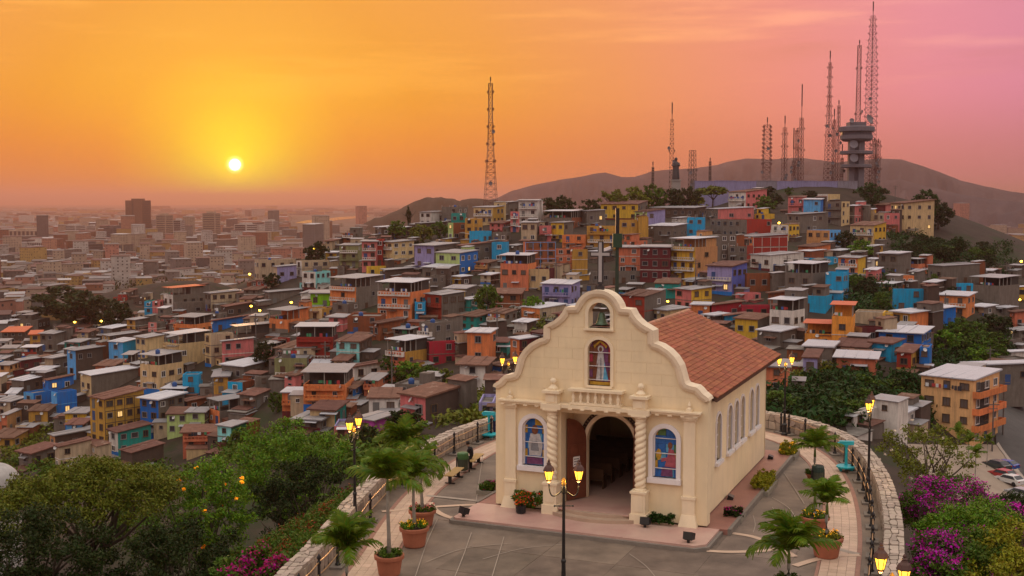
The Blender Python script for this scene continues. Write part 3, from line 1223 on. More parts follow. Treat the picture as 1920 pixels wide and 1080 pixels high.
arch_ring(None, .05, .50, 8.52, 9.16, 9.64, .15, -.09, .05, cream2, 'bell_arch', church)
MB().box(-.62, .72, -.16, .05, 8.42, 8.52).build('bell_sill', cream2, church)

# bell
bronze = pmat('bronze_patina', (.10, .15, .10), rough=.5, var=.3, scale=8, metal=.5)
bell = empty('bell', tuple(chw(.05, .28, 8.56)), CH_R)
tag(bell, 'green bronze bell hanging in the gable opening of the chapel', 'bell')
MB().lathe([(.29, .1), (.26, .13), (.2, .25), (.16, .42), (.14, .55), (.1, .62), (.03, .65)], 20).build('bell_body', bronze, bell, smooth=True)
MB().box(-.42, .42, -.05, .05, .66, .78).box(-.06, .06, -.06, .06, .6, .7).build('headstock', pmat('old_timber', (.09, .06, .04), rough=.8, var=.3), bell)
MB().ball((0, 0, .1), .06).bar((0, 0, .12), (0, 0, .6), .012).build('clapper', bronze, bell)
MB().box(-.52, .52, -.12, .12, -.04, -.005).bar((-.46, 0, .04), (.46, 0, .09), .02).build('bracket', iron, bell)

# cross on the gable
cr_ = empty('rooftop_cross', tuple(chw(.0, .25, 10.12)), CH_R)
tag(cr_, 'white cross with dark outline on top of the chapel gable', 'cross')
dark = pmat('dark_cross_frame', (.05, .04, .04), rough=.6)
pale = pmat('pale_cross_panel', (.40, .36, .35), rough=.5, var=.1, scale=3)
MB().box(-.15, .15, -.09, .09, .0, .25).box(-.055, .055, -.05, .05, .2, .5).build('base', dark, cr_)
b = MB()
b.slab([(-.12, .3), (.12, .3), (.12, 1.50), (.45, 1.50), (.45, 1.71), (.12, 1.71), (.11, 2.16), (-.11, 2.16), (-.12, 1.71), (-.45, 1.71), (-.45, 1.50), (-.12, 1.50)], -.06, .06)
b.build('cross_frame', dark, cr_)
b = MB()
b.slab([(-.075, .4), (.075, .4), (.075, 1.54), (.42, 1.54), (.42, 1.67), (.075, 1.67), (.065, 2.12), (-.065, 2.12), (-.075, 1.67), (-.42, 1.67), (-.42, 1.54), (-.075, 1.54)], -.075, -.055)
b.build('cross_panel', pale, cr_)

# porch recess, door arch, doors
b = MB()
b.box(-1.73, -1.72 - .2, .5, 1.75, ZB, 4.72)
b.box(1.72, 1.92, .5, 1.75, ZB, 4.72)
b.box(-1.92, 1.92, .5, 1.8, 4.72, 4.8)
b.build('porch_reveal', cream, church)
H_D = arch(0.05, 1.12, ZB - 1, 3.2, 4.38)
zs2 = sorted(set([round(z, 4) for z in np.arange(ZB, 4.73, .07)] + [4.38, 4.72]))
strip_wall(zs2, lambda z: -1.8, lambda z: 1.8, [H_D], lambda x, y, z: (x, y, z), 1.7, 1.95).build('door_wall', cream, church)
arch_ring(None, .05, 1.12, .62, 3.2, 4.38, .16, 1.60, 1.72, cream2, 'door_arch', church)
band_o = arch_ring(None, .05, 1.30, 3.2, 3.2, 4.56, .17, 1.66, 1.71, pmat('dark_lettered_band', (.035, .018, .015), rough=.5), 'lettered_band', church, legs=False)
lt = pmat('gilt_lettering', (.42, .30, .15), rough=.5)
for k in range(26):                           # illegible gilt letters round the arch
    a = math.pi * (1 - (k + 2.0) / 29)
    if k in (8, 9, 17):
        continue
    r, rz_ = 1.385, 1.445
    x, z = .05 + r * math.cos(a), 3.2 + rz_ * math.sin(a)
    c_, s_ = math.cos(a - math.pi / 2), math.sin(a - math.pi / 2)
    b = MB()
    for (u0, u1, v0, v1) in [[(-.028, -.016, -.05, .05), (.016, .028, -.05, .05), (-.028, .028, .038, .05)], [(-.028, -.016, -.05, .05), (-.028, .028, -.05, -.038), (.016, .028, -.05, .05)], [(-.006, .006, -.05, .05)]][k * 7 % 3]:
        b.slab([(x + u * c_ - v * s_, z + u * s_ + v * c_) for u, v in ((u0, v0), (u1, v0), (u1, v1), (u0, v1))], 1.652, 1.662)
    b.build('letter', lt, band_o)


def door_leaf(hinge_x, ang, mirror):
    d = empty('door', (hinge_x, 1.58, 0), ang, church)
    W_ = 1.1
    pts = [(0, .62), (W_, .62), (W_, 4.3)] + [(W_ - 1.1 * math.sin(a) * 1.0, 3.2 + 1.12 * math.cos(a)) for a in np.linspace(.1, math.pi / 2, 8)]
    pts = [(x * mirror, z) for x, z in pts]
    if mirror < 0:
        pts = pts[::-1]
    MB().slab(pts, -.035, .035).build('leaf', brownw, d)
    for (z0, z1) in ((.8, 1.5), (1.65, 2.5), (2.65, 3.1)):
        for x0 in (.12, .6):
            a, c = sorted((x0 * mirror, (x0 + .38) * mirror))
            MB().box(a, c, -.055, -.034, z0, z1).box(a, c, .034, .055, z0, z1).build('panel', brownw, d)
    return d


dl = door_leaf(-1.10, math.radians(-120), 1)
dr = door_leaf(1.20, math.radians(106), -1)
paper = pmat('white_paper', (.75, .72, .68), rough=.7, var=.03)
ink = pmat('dark_print', (.06, .05, .05), rough=.7)
b = MB()
b.box(.42, .80, .056, .062, 2.1, 2.55)
for k in range(3):
    for q in range(4):
        b.box(.47 + q * .075, .47 + q * .075 + .055, .062, .064, 2.42 - k * .12, 2.47 - k * .12, 1)
tag(b.build('notice', [paper, ink], dl), 'white paper notice with three printed lines')

# floor of porch and nave, semicircular steps
stepm = pmat('step_stone', (.42, .30, .22), rough=.6, var=.12, scale=2, bump=.05, bscale=10)
for r, z, yc in ((2.95, .40, 1.5), (2.55, .54, 1.5)):
    P = [(r * math.sin(a) * 1.05, yc - (r * .92) * math.cos(a)) for a in np.linspace(-1.02, 1.02, 26)]
    P = [(x, y) for x, y in P] + [(2.2, .6), (-2.2, .6)]
    MB().prism(P, ZB - .06, z).build('step', stepm, church)
b = MB()
b.box(-1.72, 1.72, -.55, 1.9, .5, .56)
b.box(-4.4, 4.4, 1.9, 14.8, .5, .562)
b.build('floor', pinkt, church)

# nave
NW = 4.5
NY1 = 14.9
SW = [3.55, 5.85, 7.29, 8.70, 10.88, 12.34]
holes = [arch(c, .47, 2.35, 4.0, 4.5) for c in SW]
zs3 = sorted(set([round(z, 4) for z in np.arange(ZB, 5.75, .07)] + [2.35, 4.5, 5.75]))
for sx in (1, -1):
    strip_wall(zs3, lambda z: .5, lambda z: NY1, holes, lambda a, t, z, sx=sx: (sx * (NW - t), a, z), 0, .3).build('nave_wall', cream, church)
    for c in SW:
        wd = empty('arched_window', (sx * NW, c, 0), sx * math.pi / 2, church)
        arch_ring(None, 0, .47, 2.35, 4.0, 4.5, .11, -.06, .04, whitet, 'frame', wd)
        MB().box(-.62, .62, -.16, .03, 2.2, 2.35).build('sill', whitet, wd)
        MB().slab([(-.47, 2.35), (.47, 2.35)] + [(.47 * math.cos(a), 4.0 + .5 * math.sin(a)) for a in np.linspace(0, math.pi, 12)], .14, .16).build('pane', gmat('grey_glass', (.16, .15, .17), .15), wd)
        for z in (2.9, 3.45, 4.0):
            MB().box(-.47, .47, .10, .14, z - .012, z + .012).build('glazing_bar', whitet, wd)
        MB().box(-.012, .012, .10, .138, 2.35, 4.48).build('glazing_bar', whitet, wd)
b = MB()
b.slab([(-NW, ZB), (NW, ZB), (NW, 5.75), (0, 7.6), (-NW, 5.75)], NY1 - .3, NY1)
b.build('rear_wall', cream, church)
MB().box(-NW, NW, .55, NY1, 5.2, 5.3).build('ceiling', darkin, church)
# pews and altar inside
pewm = pmat('pew_wood', (.09, .045, .025), rough=.4, var=.25, scale=3)
for row in range(7):
    for sx in (-1, 1):
        pw = empty('pew', tuple(chw(sx * 2.3, 3.6 + row * 1.25, .56)), CH_R)
        tag(pw, 'dark wooden pew inside the chapel seen through the open door', 'pew', 'pews in the nave')
        MB().box(-1.45, 1.45, -.2, .25, .42, .47).build('seat', pewm, pw)
        MB().box(-1.45, 1.45, -.26, -.2, .4, .95).build('backrest', pewm, pw)
        for x in (-1.45, 1.4):
            MB().box(x, x + .05, -.25, .25, 0, .6).build('end_panel', pewm, pw)
al = empty('altar', tuple(chw(0, 13.2, .56)), CH_R)
tag(al, 'stone altar table in the dark end of the chapel', 'altar')
MB().box(-1.0, 1.0, -.35, .35, .9, 1.0).build('table_top', stepm, al)
MB().box(-.7, .7, -.25, .25, 0, .9).build('base', stepm, al)

# roof
RZ, EZ, EX = 7.9, 5.66, 5.08
RY0, RY1 = .62, 15.7
b = MB()
for sx in (-1, 1):
    a, c = (0, RZ), (sx * EX, EZ)
    b.add([(a[0], RY0, a[1]), (c[0], RY0 - .0, c[1]), (c[0], RY1, c[1]), (a[0], RY1, a[1]), (a[0], RY0, a[1] - .16), (c[0], RY0, c[1] - .16), (c[0], RY1, c[1] - .16), (a[0], RY1, a[1] - .16)],
          [(0, 1, 2, 3), (4, 7, 6, 5), (1, 5, 6, 2), (2, 6, 7, 3), (0, 4, 5, 1)] if sx > 0 else [(3, 2, 1, 0), (5, 6, 7, 4), (2, 6, 5, 1), (3, 7, 6, 2), (1, 5, 4, 0)])
roof = b.build('roof', pmat('roof_board', (.10, .05, .035), rough=.85), church)
SL = math.hypot(EX, RZ - EZ)
pit = math.atan2(RZ - EZ, EX)
ROWS, COLS = 21, 56
tw, tl = (RY1 - RY0) / COLS, SL / ROWS
tb = MB()
n = 4
for e, x in ((0, 0.0), (1, tl * 1.14)):
    for k in range(n + 1):
        t = k / n
        tb.v.append((x, (t - .5) * tw * .985, .028 + .055 * math.sin(math.pi * t) + (.012 if e == 0 else .045)))
for e, x in ((0, 0.0), (1, tl * 1.14)):
    for k in range(n + 1):
        t = k / n
        tb.v.append((x, (t - .5) * tw * .985, .0 + .05 * math.sin(math.pi * t) + (.0 if e == 0 else .02)))
m = n + 1
for k in range(n):
    tb.f.append((k, m + k, m + k + 1, k + 1))
    tb.f.append((m + k, 3 * m + k, 3 * m + k + 1, m + k + 1))
tb.f += [(0, 2 * m, 3 * m, m), (n, m + n, 3 * m + n, 2 * m + n)]
tb.m = [0] * len(tb.f)
tme = tb.mesh('roof_tile', tile)
items = []
for sx in (1, -1):
    for r in range(ROWS):
        for c in range(COLS):
            d = r * tl
            p = Vector((sx * d * math.cos(pit), RY0 + (c + .5) * tw, RZ - d * math.sin(pit) + .012))
            wpos = chw(p.x, p.y, p.z)
            items.append((sx < 0, wpos.length, sx, p, r, c))
items.sort(key=lambda t: (t[0], t[1]))
rest = MB()
R2 = random.Random(5)
for rank, (_, _, sx, p, r, c) in enumerate(items):
    jit = Vector((R2.uniform(-.012, .012), R2.uniform(-.006, .006), R2.uniform(0, .012)))
    M = Matrix.Translation(p + jit) @ (Matrix.Rotation(pit, 4, 'Y') if sx > 0 else Matrix.Rotation(math.pi, 4, 'Z') @ Matrix.Rotation(pit, 4, 'Y')) @ Matrix.Rotation(R2.uniform(-.025, .025), 4, 'Z')
    if rank < 295:
        o = ob('roof_tile', tme, roof)
        o.matrix_local = M
    else:
        rest.add([tuple(M @ Vector(v)) for v in tb.v], tb.f)
tag(rest.build('roof_tiles', tile, roof), kind='stuff')
rid = MB().tube([(0, RY0, .0), (0, RY0 + .44, .0)], [.13, .145], 8).mesh('ridge_tile', pmat('pale_ridge_tile', (.42, .20, .12), rough=.7, var=.25, scale=3, rnd=.2))
for k in range(34):
    ob('ridge_tile', rid, roof, (0, k * .442, RZ + .02))
# verge boards at the rear
MB().tube([(0, RY1, RZ - .1), (EX, RY1, EZ - .1)], .06, 4).tube([(0, RY1, RZ - .1), (-EX, RY1, EZ - .1)], .06, 4).build('verge_board', brownw, roof)

# platform round the church
plat = empty('church_platform', tuple(CH_C), CH_R)
tag(plat, kind='structure')
b = MB()
b.prism([(-5.6, -2.75), (5.0, -2.8), (5.42, -2.4), (5.42, -.05), (-5.75, -.05), (-5.75, -2.6)], -.05, ZB - .05)
b.build('front_floor', pinkt, plat)
MB().prism([(-5.75, -2.9), (5.06, -2.95), (5.56, -2.46), (5.56, .0), (-5.9, .0), (-5.9, -2.75)], -.05, ZB - .14).build('kerb', kerbm, plat)
b = MB()
b.box(NW - .1, 5.75, .02, 15.6, -.05, ZB - .06)
b.box(-5.75, -NW + .1, .02, 15.6, -.05, ZB - .06)
b.box(-5.75, 5.75, 15.6, 16.6, -.05, ZB - .06)
b.build('side_floor', redt, plat)
MB().box(5.75, 5.9, .02, 16.0, -.05, ZB - .03).box(-5.9, -5.75, .02, 16.0, -.05, ZB - .03).build('side_kerb', kerbm, plat)
# ------------------------------------------------------------------ houses on the hill
PAINT = {
    'cr': ('cream', (206, 180, 140)), 'or': ('orange', (216, 138, 90)), 'oy': ('amber', (226, 158, 78)), 'sa': ('salmon', (205, 128, 98)), 'pk': ('pink', (205, 128, 124)), 'rd': ('red', (164, 66, 54)),
    'mr': ('maroon', (112, 46, 54)), 'cs': ('crimson', (170, 48, 66)), 'ye': ('yellow', (214, 176, 72)), 'oc': ('ochre', (190, 150, 78)), 'bl': ('blue', (24, 122, 192)), 'lb': ('light blue', (104, 172, 220)),
    'bp': ('periwinkle', (104, 112, 180)), 'cy': ('turquoise', (26, 162, 202)), 'te': ('teal', (30, 152, 144)), 'gn': ('green', (30, 124, 90)), 'lg': ('pale green', (180, 196, 134)), 'li': ('lime', (142, 196, 40)),
    'pu': ('lilac', (158, 150, 186)), 'ma': ('magenta', (184, 86, 164)), 'wh': ('white', (208, 200, 192)), 'gy': ('grey', (126, 116, 108)), 'br': ('brick', (148, 90, 62)), 'dk': ('dark brown', (100, 84, 76)),
    'be': ('beige', (186, 166, 142)), 'aq': ('aqua', (148, 206, 204)), 'ol': ('olive', (144, 142, 104)), 'tn': ('tan', (196, 150, 106)), 'pc': ('peach', (236, 186, 138))}


def paint(k):
    nm, c = PAINT[k]
    raw = k in ('gy', 'dk', 'br')
    return pmat('paint_' + nm.replace(' ', '_'), tuple(1.10 * x ** 1.22 for x in lin(*c)), rough=.82, var=.10 if not raw else .2, scale=.8, bump=.10, bscale=6, dirt=.5 if not raw else .6, rnd=.10)


zinc = pmat('zinc_sheet', (.27, .255, .26), rough=.45, var=.14, scale=.5, wave=.5, wscale=3.0, col2=(.20, .13, .09), f2=(.6, .74), s2=.45, rnd=.16, metal=.15, spec=.5)
zinc2 = pmat('white_sheet', (.47, .46, .49), rough=.4, var=.08, scale=.5, wave=.4, wscale=3.0, col2=(.38, .33, .30), f2=(.62, .8), s2=.4, rnd=.10, spec=.5)
rust = pmat('rusty_sheet', (.15, .07, .048), rough=.8, var=.3, scale=.9, wave=.5, wscale=3.0, col2=(.30, .20, .15), f2=(.58, .72), s2=.5, rnd=.25)
slabm = pmat('flat_concrete_roof', (.20, .175, .155), rough=.9, var=.25, scale=.7, col2=(.10, .085, .075), f2=(.45, .65), s2=.4, rnd=.15)
redroof = pmat('orange_red_sheet', (.55, .12, .04), rough=.5, var=.12, scale=.7, wave=.4, wscale=3.0)
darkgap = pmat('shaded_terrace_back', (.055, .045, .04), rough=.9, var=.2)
postm = pmat('concrete_post', (.26, .23, .2), rough=.85, var=.15)
wframes = [pmat('white_window_frame', (.60, .56, .52), rough=.6, var=.05), pmat('brown_window_frame', (.12, .07, .04), rough=.7, var=.1), pmat('grey_window_frame', (.22, .2, .19), rough=.6, var=.05)]
wglass = [gmat('dark_glass', (.022, .022, .028)), gmat('dusky_glass', (.05, .045, .05)), gmat('curtained_glass', (.12, .09, .08), .3)]
doorm = [pmat('brown_house_door', (.10, .05, .03), rough=.6), pmat('blue_house_door', (.04, .08, .2), rough=.6), pmat('grey_house_door', (.16, .15, .14), rough=.6)]


def window_mesh(fm, gm, bars):
    b = MB()
    t = .075
    for x0, x1, z0, z1 in ((-.5, .5, .5 - t, .5), (-.5, .5, -.5, -.5 + t), (-.5, -.5 + t, -.5 + t, .5 - t), (.5 - t, .5, -.5 + t, .5 - t)):
        b.box(x0, x1, -.13, .05, z0, z1, 0)
    if bars:
        b.box(-.03, .03, -.05, .05, -.5 + t, .5 - t, 0)
    b.box(-.58, .58, -.12, .05, -.56, -.5, 0)
    b.box(-.5 + t, .5 - t, -.015, .05, -.5 + t, .5 - t, 1)
    return b.mesh('window', [fm, gm])


WMESH = [window_mesh(wframes[i], wglass[j], k) for i, j, k in ((0, 0, 1), (1, 0, 0), (2, 0, 1), (1, 1, 1), (2, 1, 0), (1, 2, 1), (1, 0, 1), (2, 0, 0))]
WLIT = window_mesh(wframes[1], emat('lit_room', (1.0, .62, .22), .9), 1)
DMESH = [MB().box(-.5, .5, -.05, .05, 0, 1).box(-.56, -.5, -.08, .05, 0, 1.05).box(.5, .56, -.08, .05, 0, 1.05).box(-.56, .56, -.08, .05, 1.0, 1.05).mesh('door', d) for d in doorm]

DISH = MB().lathe([(.01, 0), (.3, .04), (.5, .14), (.5, .16), (.3, .07), (.01, .03)], 10, cap=False).bar((0, 0, 0), (0, -.1, -.5), .03).mesh('satellite_dish', pmat('dish_white', (.5, .48, .46), rough=.5))
LAUND = [pmat('laundry_' + n_, c_, rough=.9, var=.1) for n_, c_ in (('white', (.6, .58, .56)), ('blue', (.05, .12, .35)), ('red', (.4, .05, .05)), ('green', (.06, .25, .12)), ('dark', (.04, .04, .05)))]

HOUSES = """
8 45 58 622 645 2 dk dk h|38 72 93 600 622 1 gy dk f|100 108 146 608 626 1 gy gy f|58 76 80 627 655 2 oc dk h|78 101 121 626 660 2 gy gy s|187 210 243 616 632 1 gy dk w|193 206 262 630 670 3 oc dk s
206 231 258 642 684 2 lb cy w|256 274 308 633 672 2 cr cr s|311 336 394 627 702 3 cr cr o b|265 299 344 667 738 3 cr cr o|232 248 262 665 702 1 cr dk o|153 172 258 704 752 1 cr gy w|128 143 192 657 712 2 lb dk s
32 40 76 676 700 1 pk mr s|86 100 130 672 706 1 be gy s|47 64 98 738 785 2 lb bl f|98 108 143 736 782 2 lb bl f|85 90 136 713 738 1 bl bl r|24 45 76 714 740 1 gy dk w|57 90 105 770 800 1 oc dk r
4 14 40 778 815 1 sa tn s|172 198 270 748 838 4 oc oc r dk|265 298 346 750 816 3 bl gy w|206 222 282 810 856 2 wh te r|228 248 306 848 885 2 dk dk r|95 104 175 818 850 1 tn dk s|38 60 105 850 880 1 gy gy r|105 112 170 838 885 2 be be r
272 286 292 565 600 3 cy te f|287 300 310 565 598 3 pk pk f|308 325 384 540 590 3 wh gy H|325 330 395 568 600 1 gy gy f|385 396 452 550 585 2 gy be s|415 425 472 575 597 1 dk dk r|328 366 398 595 628 2 or or o b
398 400 476 601 624 1 bl bl r|385 396 438 628 690 3 cr be f|417 419 475 640 690 2 pk pk s|435 445 516 612 650 1 gy dk o|505 540 581 582 624 2 or or o|522 544 560 633 655 1 rd gy f|557 625 634 612 674 2 rd mr o b|631 674 698 641 680 2 aq dk r
516 576 584 672 706 1 ol gy f b|516 558 600 656 680 1 gy gy r|478 480 540 708 745 2 gy gy f|417 457 507 688 720 1 gy gy w|344 373 380 702 742 2 cy cy f|428 455 478 718 744 1 cy br f|402 428 432 706 738 2 oc gy s|450 478 505 742 772 1 gy gy r
393 412 480 752 798 2 or gy o|315 352 360 776 814 2 lg lg r|351 384 394 774 808 2 lg gy s|345 352 400 752 775 1 dk br r|345 405 412 810 840 2 sa cr r b|409 434 462 800 840 2 aq gn s|390 402 418 727 745 1 gy gy s
530 562 572 736 780 2 or gy w b|570 648 665 698 768 3 or or o b|655 664 714 688 714 1 wh wh r|584 612 620 686 708 1 cy gy w|660 662 690 728 760 2 gy bl r|582 628 650 770 800 1 cr te r|553 600 630 788 812 1 gy gy s|692 746 752 746 778 1 wh wh r
750 798 862 745 800 1 pk dk r|668 701 740 788 820 1 ma ma s|627 652 660 800 825 1 pk pu f|637 672 682 460 502 3 ol ol s b|679 706 710 453 505 3 pk pk s b|706 718 722 449 500 3 rd rd f|716 736 777 454 497 3 cr cr s b|703 715 748 426 447 1 gy dk w|727 735 772 428 450 1 gy dk w
687 690 724 500 522 1 ye ye f|717 725 776 506 528 1 dk dk s|478 486 555 488 530 2 be be f|514 520 556 500 532 1 be pu s|556 566 618 490 520 2 wh be f|567 592 620 510 545 2 wh aq f|619 668 720 522 585 3 or gy o b|583 618 622 550 578 1 li li s|565 568 585 550 576 1 wh wh s
497 505 566 548 572 1 gy gy s|577 604 625 579 602 1 cr oc f|624 652 672 570 602 2 gy gy f|708 772 808 530 602 3 or or o b|652 714 724 593 630 2 br br f|700 712 752 606 640 1 br br r|797 828 872 553 600 2 rd gy s b|778 797 800 567 602 2 cy cy f
786 812 850 606 655 2 gy gy f b|738 768 786 618 640 1 gy gy o|726 760 805 638 702 3 sa oc o b|800 805 854 642 688 2 mr cs f|848 864 884 520 540 1 ye dk w|834 872 890 542 575 1 ye gy s|792 835 862 502 532 1 gy gy w|806 826 836 518 552 2 gy gy f
938 990 1006 479 546 3 sa or o|990 1030 1040 505 545 1 cr mr f|926 974 982 551 588 2 br br r|1016 1070 1088 533 578 2 pu pu w b|977 1012 1062 578 606 1 or be w|876 917 930 624 684 2 or or w|915 950 956 642 670 1 te te r|957 974 1010 636 682 2 or mr w
868 870 914 618 640 1 cy cy f|862 910 924 684 732 2 wh dk r|920 940 975 686 724 1 bl dk r|898 925 932 760 788 1 pu pu f|740 800 830 722 748 1 gy gy f|787 808 832 398 422 2 wh wh s|828 858 878 388 420 2 gy gy f|846 872 874 400 421 1 te te f
888 924 945 389 422 2 cr oc s b|872 888 905 410 452 3 oc oc f|840 850 873 418 452 2 lg br f|880 905 922 434 464 1 cy cy f|922 950 954 455 494 2 cy cy f|924 950 958 436 458 1 gy gy f|972 1008 1012 376 422 3 wh wh s b|938 955 972 379 405 1 gy gy s
957 972 974 397 436 3 pk pk f b|977 1006 1012 418 456 2 be gy s|777 814 858 461 508 2 pu gy s|817 862 897 475 518 2 lg bl s|858 868 922 461 498 2 gy gy r|817 835 850 450 462 1 be oc f|778 790 838 419 442 1 gy dk s|981 985 1042 454 516 4 sa br f lb
1042 1044 1073 467 508 3 sa sa f|1072 1074 1099 468 524 3 oc oc f|1054 1096 1101 441 470 2 or or f b|1011 1033 1036 424 454 2 pk pk f b|1033 1057 1075 418 455 2 ye gy s|1018 1072 1092 396 430 2 gy br o|1088 1100 1135 396 425 1 gy gy s|1126 1196 1214 383 414 2 ye gy r
1100 1156 1160 424 470 3 oc oc f b|1158 1162 1195 412 455 2 oc oc f|1190 1213 1247 397 432 2 lg pu r|1214 1262 1288 424 455 1 gy gy w|1187 1206 1214 431 455 1 oc oc s|1157 1199 1202 464 514 3 sa sa s|1200 1256 1260 464 528 3 mr mr s|1105 1110 1212 510 536 1 gy gy f
1258 1303 1345 448 528 4 ye tn o b|1288 1319 1322 408 444 2 cy cy f|1325 1346 1412 392 418 1 gy pk w|1330 1400 1446 412 448 2 gy rd f|1366 1398 1437 360 394 2 wh pk r b|1220 1300 1325 390 410 1 dk dk s|1378 1412 1476 444 482 2 or rd s wh|1340 1350 1380 440 490 3 gy gy f
1365 1400 1412 462 495 2 gy rd f|1446 1478 1498 422 452 2 wh ye f b|1407 1443 1500 479 510 1 wh wh s|1326 1372 1400 500 554 2 pu bp r b|1396 1400 1443 513 550 1 br br f|1228 1272 1276 532 560 1 te te r|1266 1296 1334 543 584 2 pk ye s|1165 1208 1240 556 612 2 rd gy r
1221 1250 1290 582 612 1 cr cr s|1297 1330 1335 572 600 1 or or w|1330 1334 1390 572 600 1 mr cs r|1388 1392 1444 573 602 1 cs cs f|1357 1360 1396 592 622 1 cy cy r|1378 1420 1446 600 640 1 ye gy r|1443 1486 1508 563 642 3 wh wh o|1420 1462 1494 622 655 1 gy gy w
1440 1443 1503 550 575 1 br br r|1478 1508 1512 370 402 2 pk pk r b|1507 1538 1543 374 408 2 lb bl w|1533 1552 1574 364 385 1 wh cr f|1548 1577 1592 378 424 3 gy cr f b|1590 1602 1614 386 422 2 gy pk w|1613 1638 1642 393 426 2 cr ye w|1642 1660 1672 384 404 1 mr pk r
1638 1657 1685 400 434 2 be pk f|1670 1695 1748 381 436 3 cr cr r|1595 1638 1660 423 460 2 cr ye r b|1476 1500 1542 402 438 2 gy gy s|1513 1555 1575 432 472 2 tn lb f|1497 1527 1556 463 486 1 or or r|1556 1575 1594 470 488 1 gy gy w|1572 1608 1622 484 518 2 or ye s b
1484 1535 1571 484 500 1 cy cy f|1472 1522 1554 495 558 3 gy gy o|1548 1580 1588 512 562 2 cy cy f|1503 1548 1560 556 588 1 cy cy f|1510 1560 1564 607 654 2 oy oy H|1560 1598 1602 572 655 3 oy oy H|1605 1655 1660 586 612 1 be be f|1655 1674 1678 588 622 2 ye ye f
1674 1705 1738 587 640 2 oc or w|1600 1616 1653 615 650 1 be mr f|1650 1726 1744 625 674 2 bl bl w|1724 1741 1746 652 708 2 bl bl f|1634 1670 1690 645 680 1 cy cy r|1682 1708 1724 662 700 1 rd oc r|1570 1640 1644 674 712 1 sa sa w|1506 1532 1540 672 708 1 pu dk r|1508 1560 1570 652 680 1 gy gy w
1436 1476 1480 688 738 2 sa sa s|1565 1625 1640 652 676 1 gy gy r|1648 1683 1704 476 520 2 gy gy w|1682 1698 1702 505 520 1 cr pk f|1676 1686 1711 518 542 1 ye or f b|1624 1641 1652 506 534 1 pk pk w|1622 1640 1652 486 505 1 wh gy w|1740 1767 1832 499 534 1 gy gy s
1830 1858 1866 508 525 1 gy gy w|1822 1873 1908 521 580 2 gy gy o|1764 1812 1826 556 598 2 or or w b|1745 1768 1790 578 614 1 or bl w|1673 1676 1728 542 586 2 cy cy f|1784 1790 1822 532 552 1 cy cy f|1903 1908 1935 538 560 1 ye ye w|1893 1902 1935 586 625 1 sa sa r
1705 1720 1733 510 532 1 gy gy s|1804 1815 1925 686 722 1 rd gy w|1811 1854 1875 702 730 1 oc dk f|1886 1895 1935 660 690 1 wh wh w|1862 1885 1925 673 698 1 gy gy f|1728 1822 1868 712 840 4 pc pc w B|1642 1690 1714 776 806 1 wh wh w|1585 1600 1645 778 806 1 wh wh f
"""
NUMW = {1: 'one', 2: 'two', 3: 'three', 4: 'four'}
house_list = []
boxes_px = []


def dims(xl, xc, xr, m):
    wl, wr = max(2, xc - xl), max(2, xr - xc)
    a = .85 * math.atan2(wr, wl)
    a = max(math.radians(9), min(math.radians(80), a))
    wL, wR = wl * m / math.cos(a), wr * m / math.sin(a)
    if wR > 13:
        a = max(a, min(math.radians(75), math.asin(min(.97, wr * m / 13))))
    elif wR < 4.0:
        a = min(a, math.asin(max(.05, min(.97, wr * m / 6.5))))
    wL, wR = wl * m / math.cos(a), wr * m / math.sin(a)
    if wL > 16 and wl * m < 16 and wL > 2.2 * wR:
        a = min(a, math.acos(min(.999, wl * m / 14)))
        wL, wR = wl * m / math.cos(a), wr * m / math.sin(a)
    return a, min(wL, 40), max(4.5, min(wR, 26))


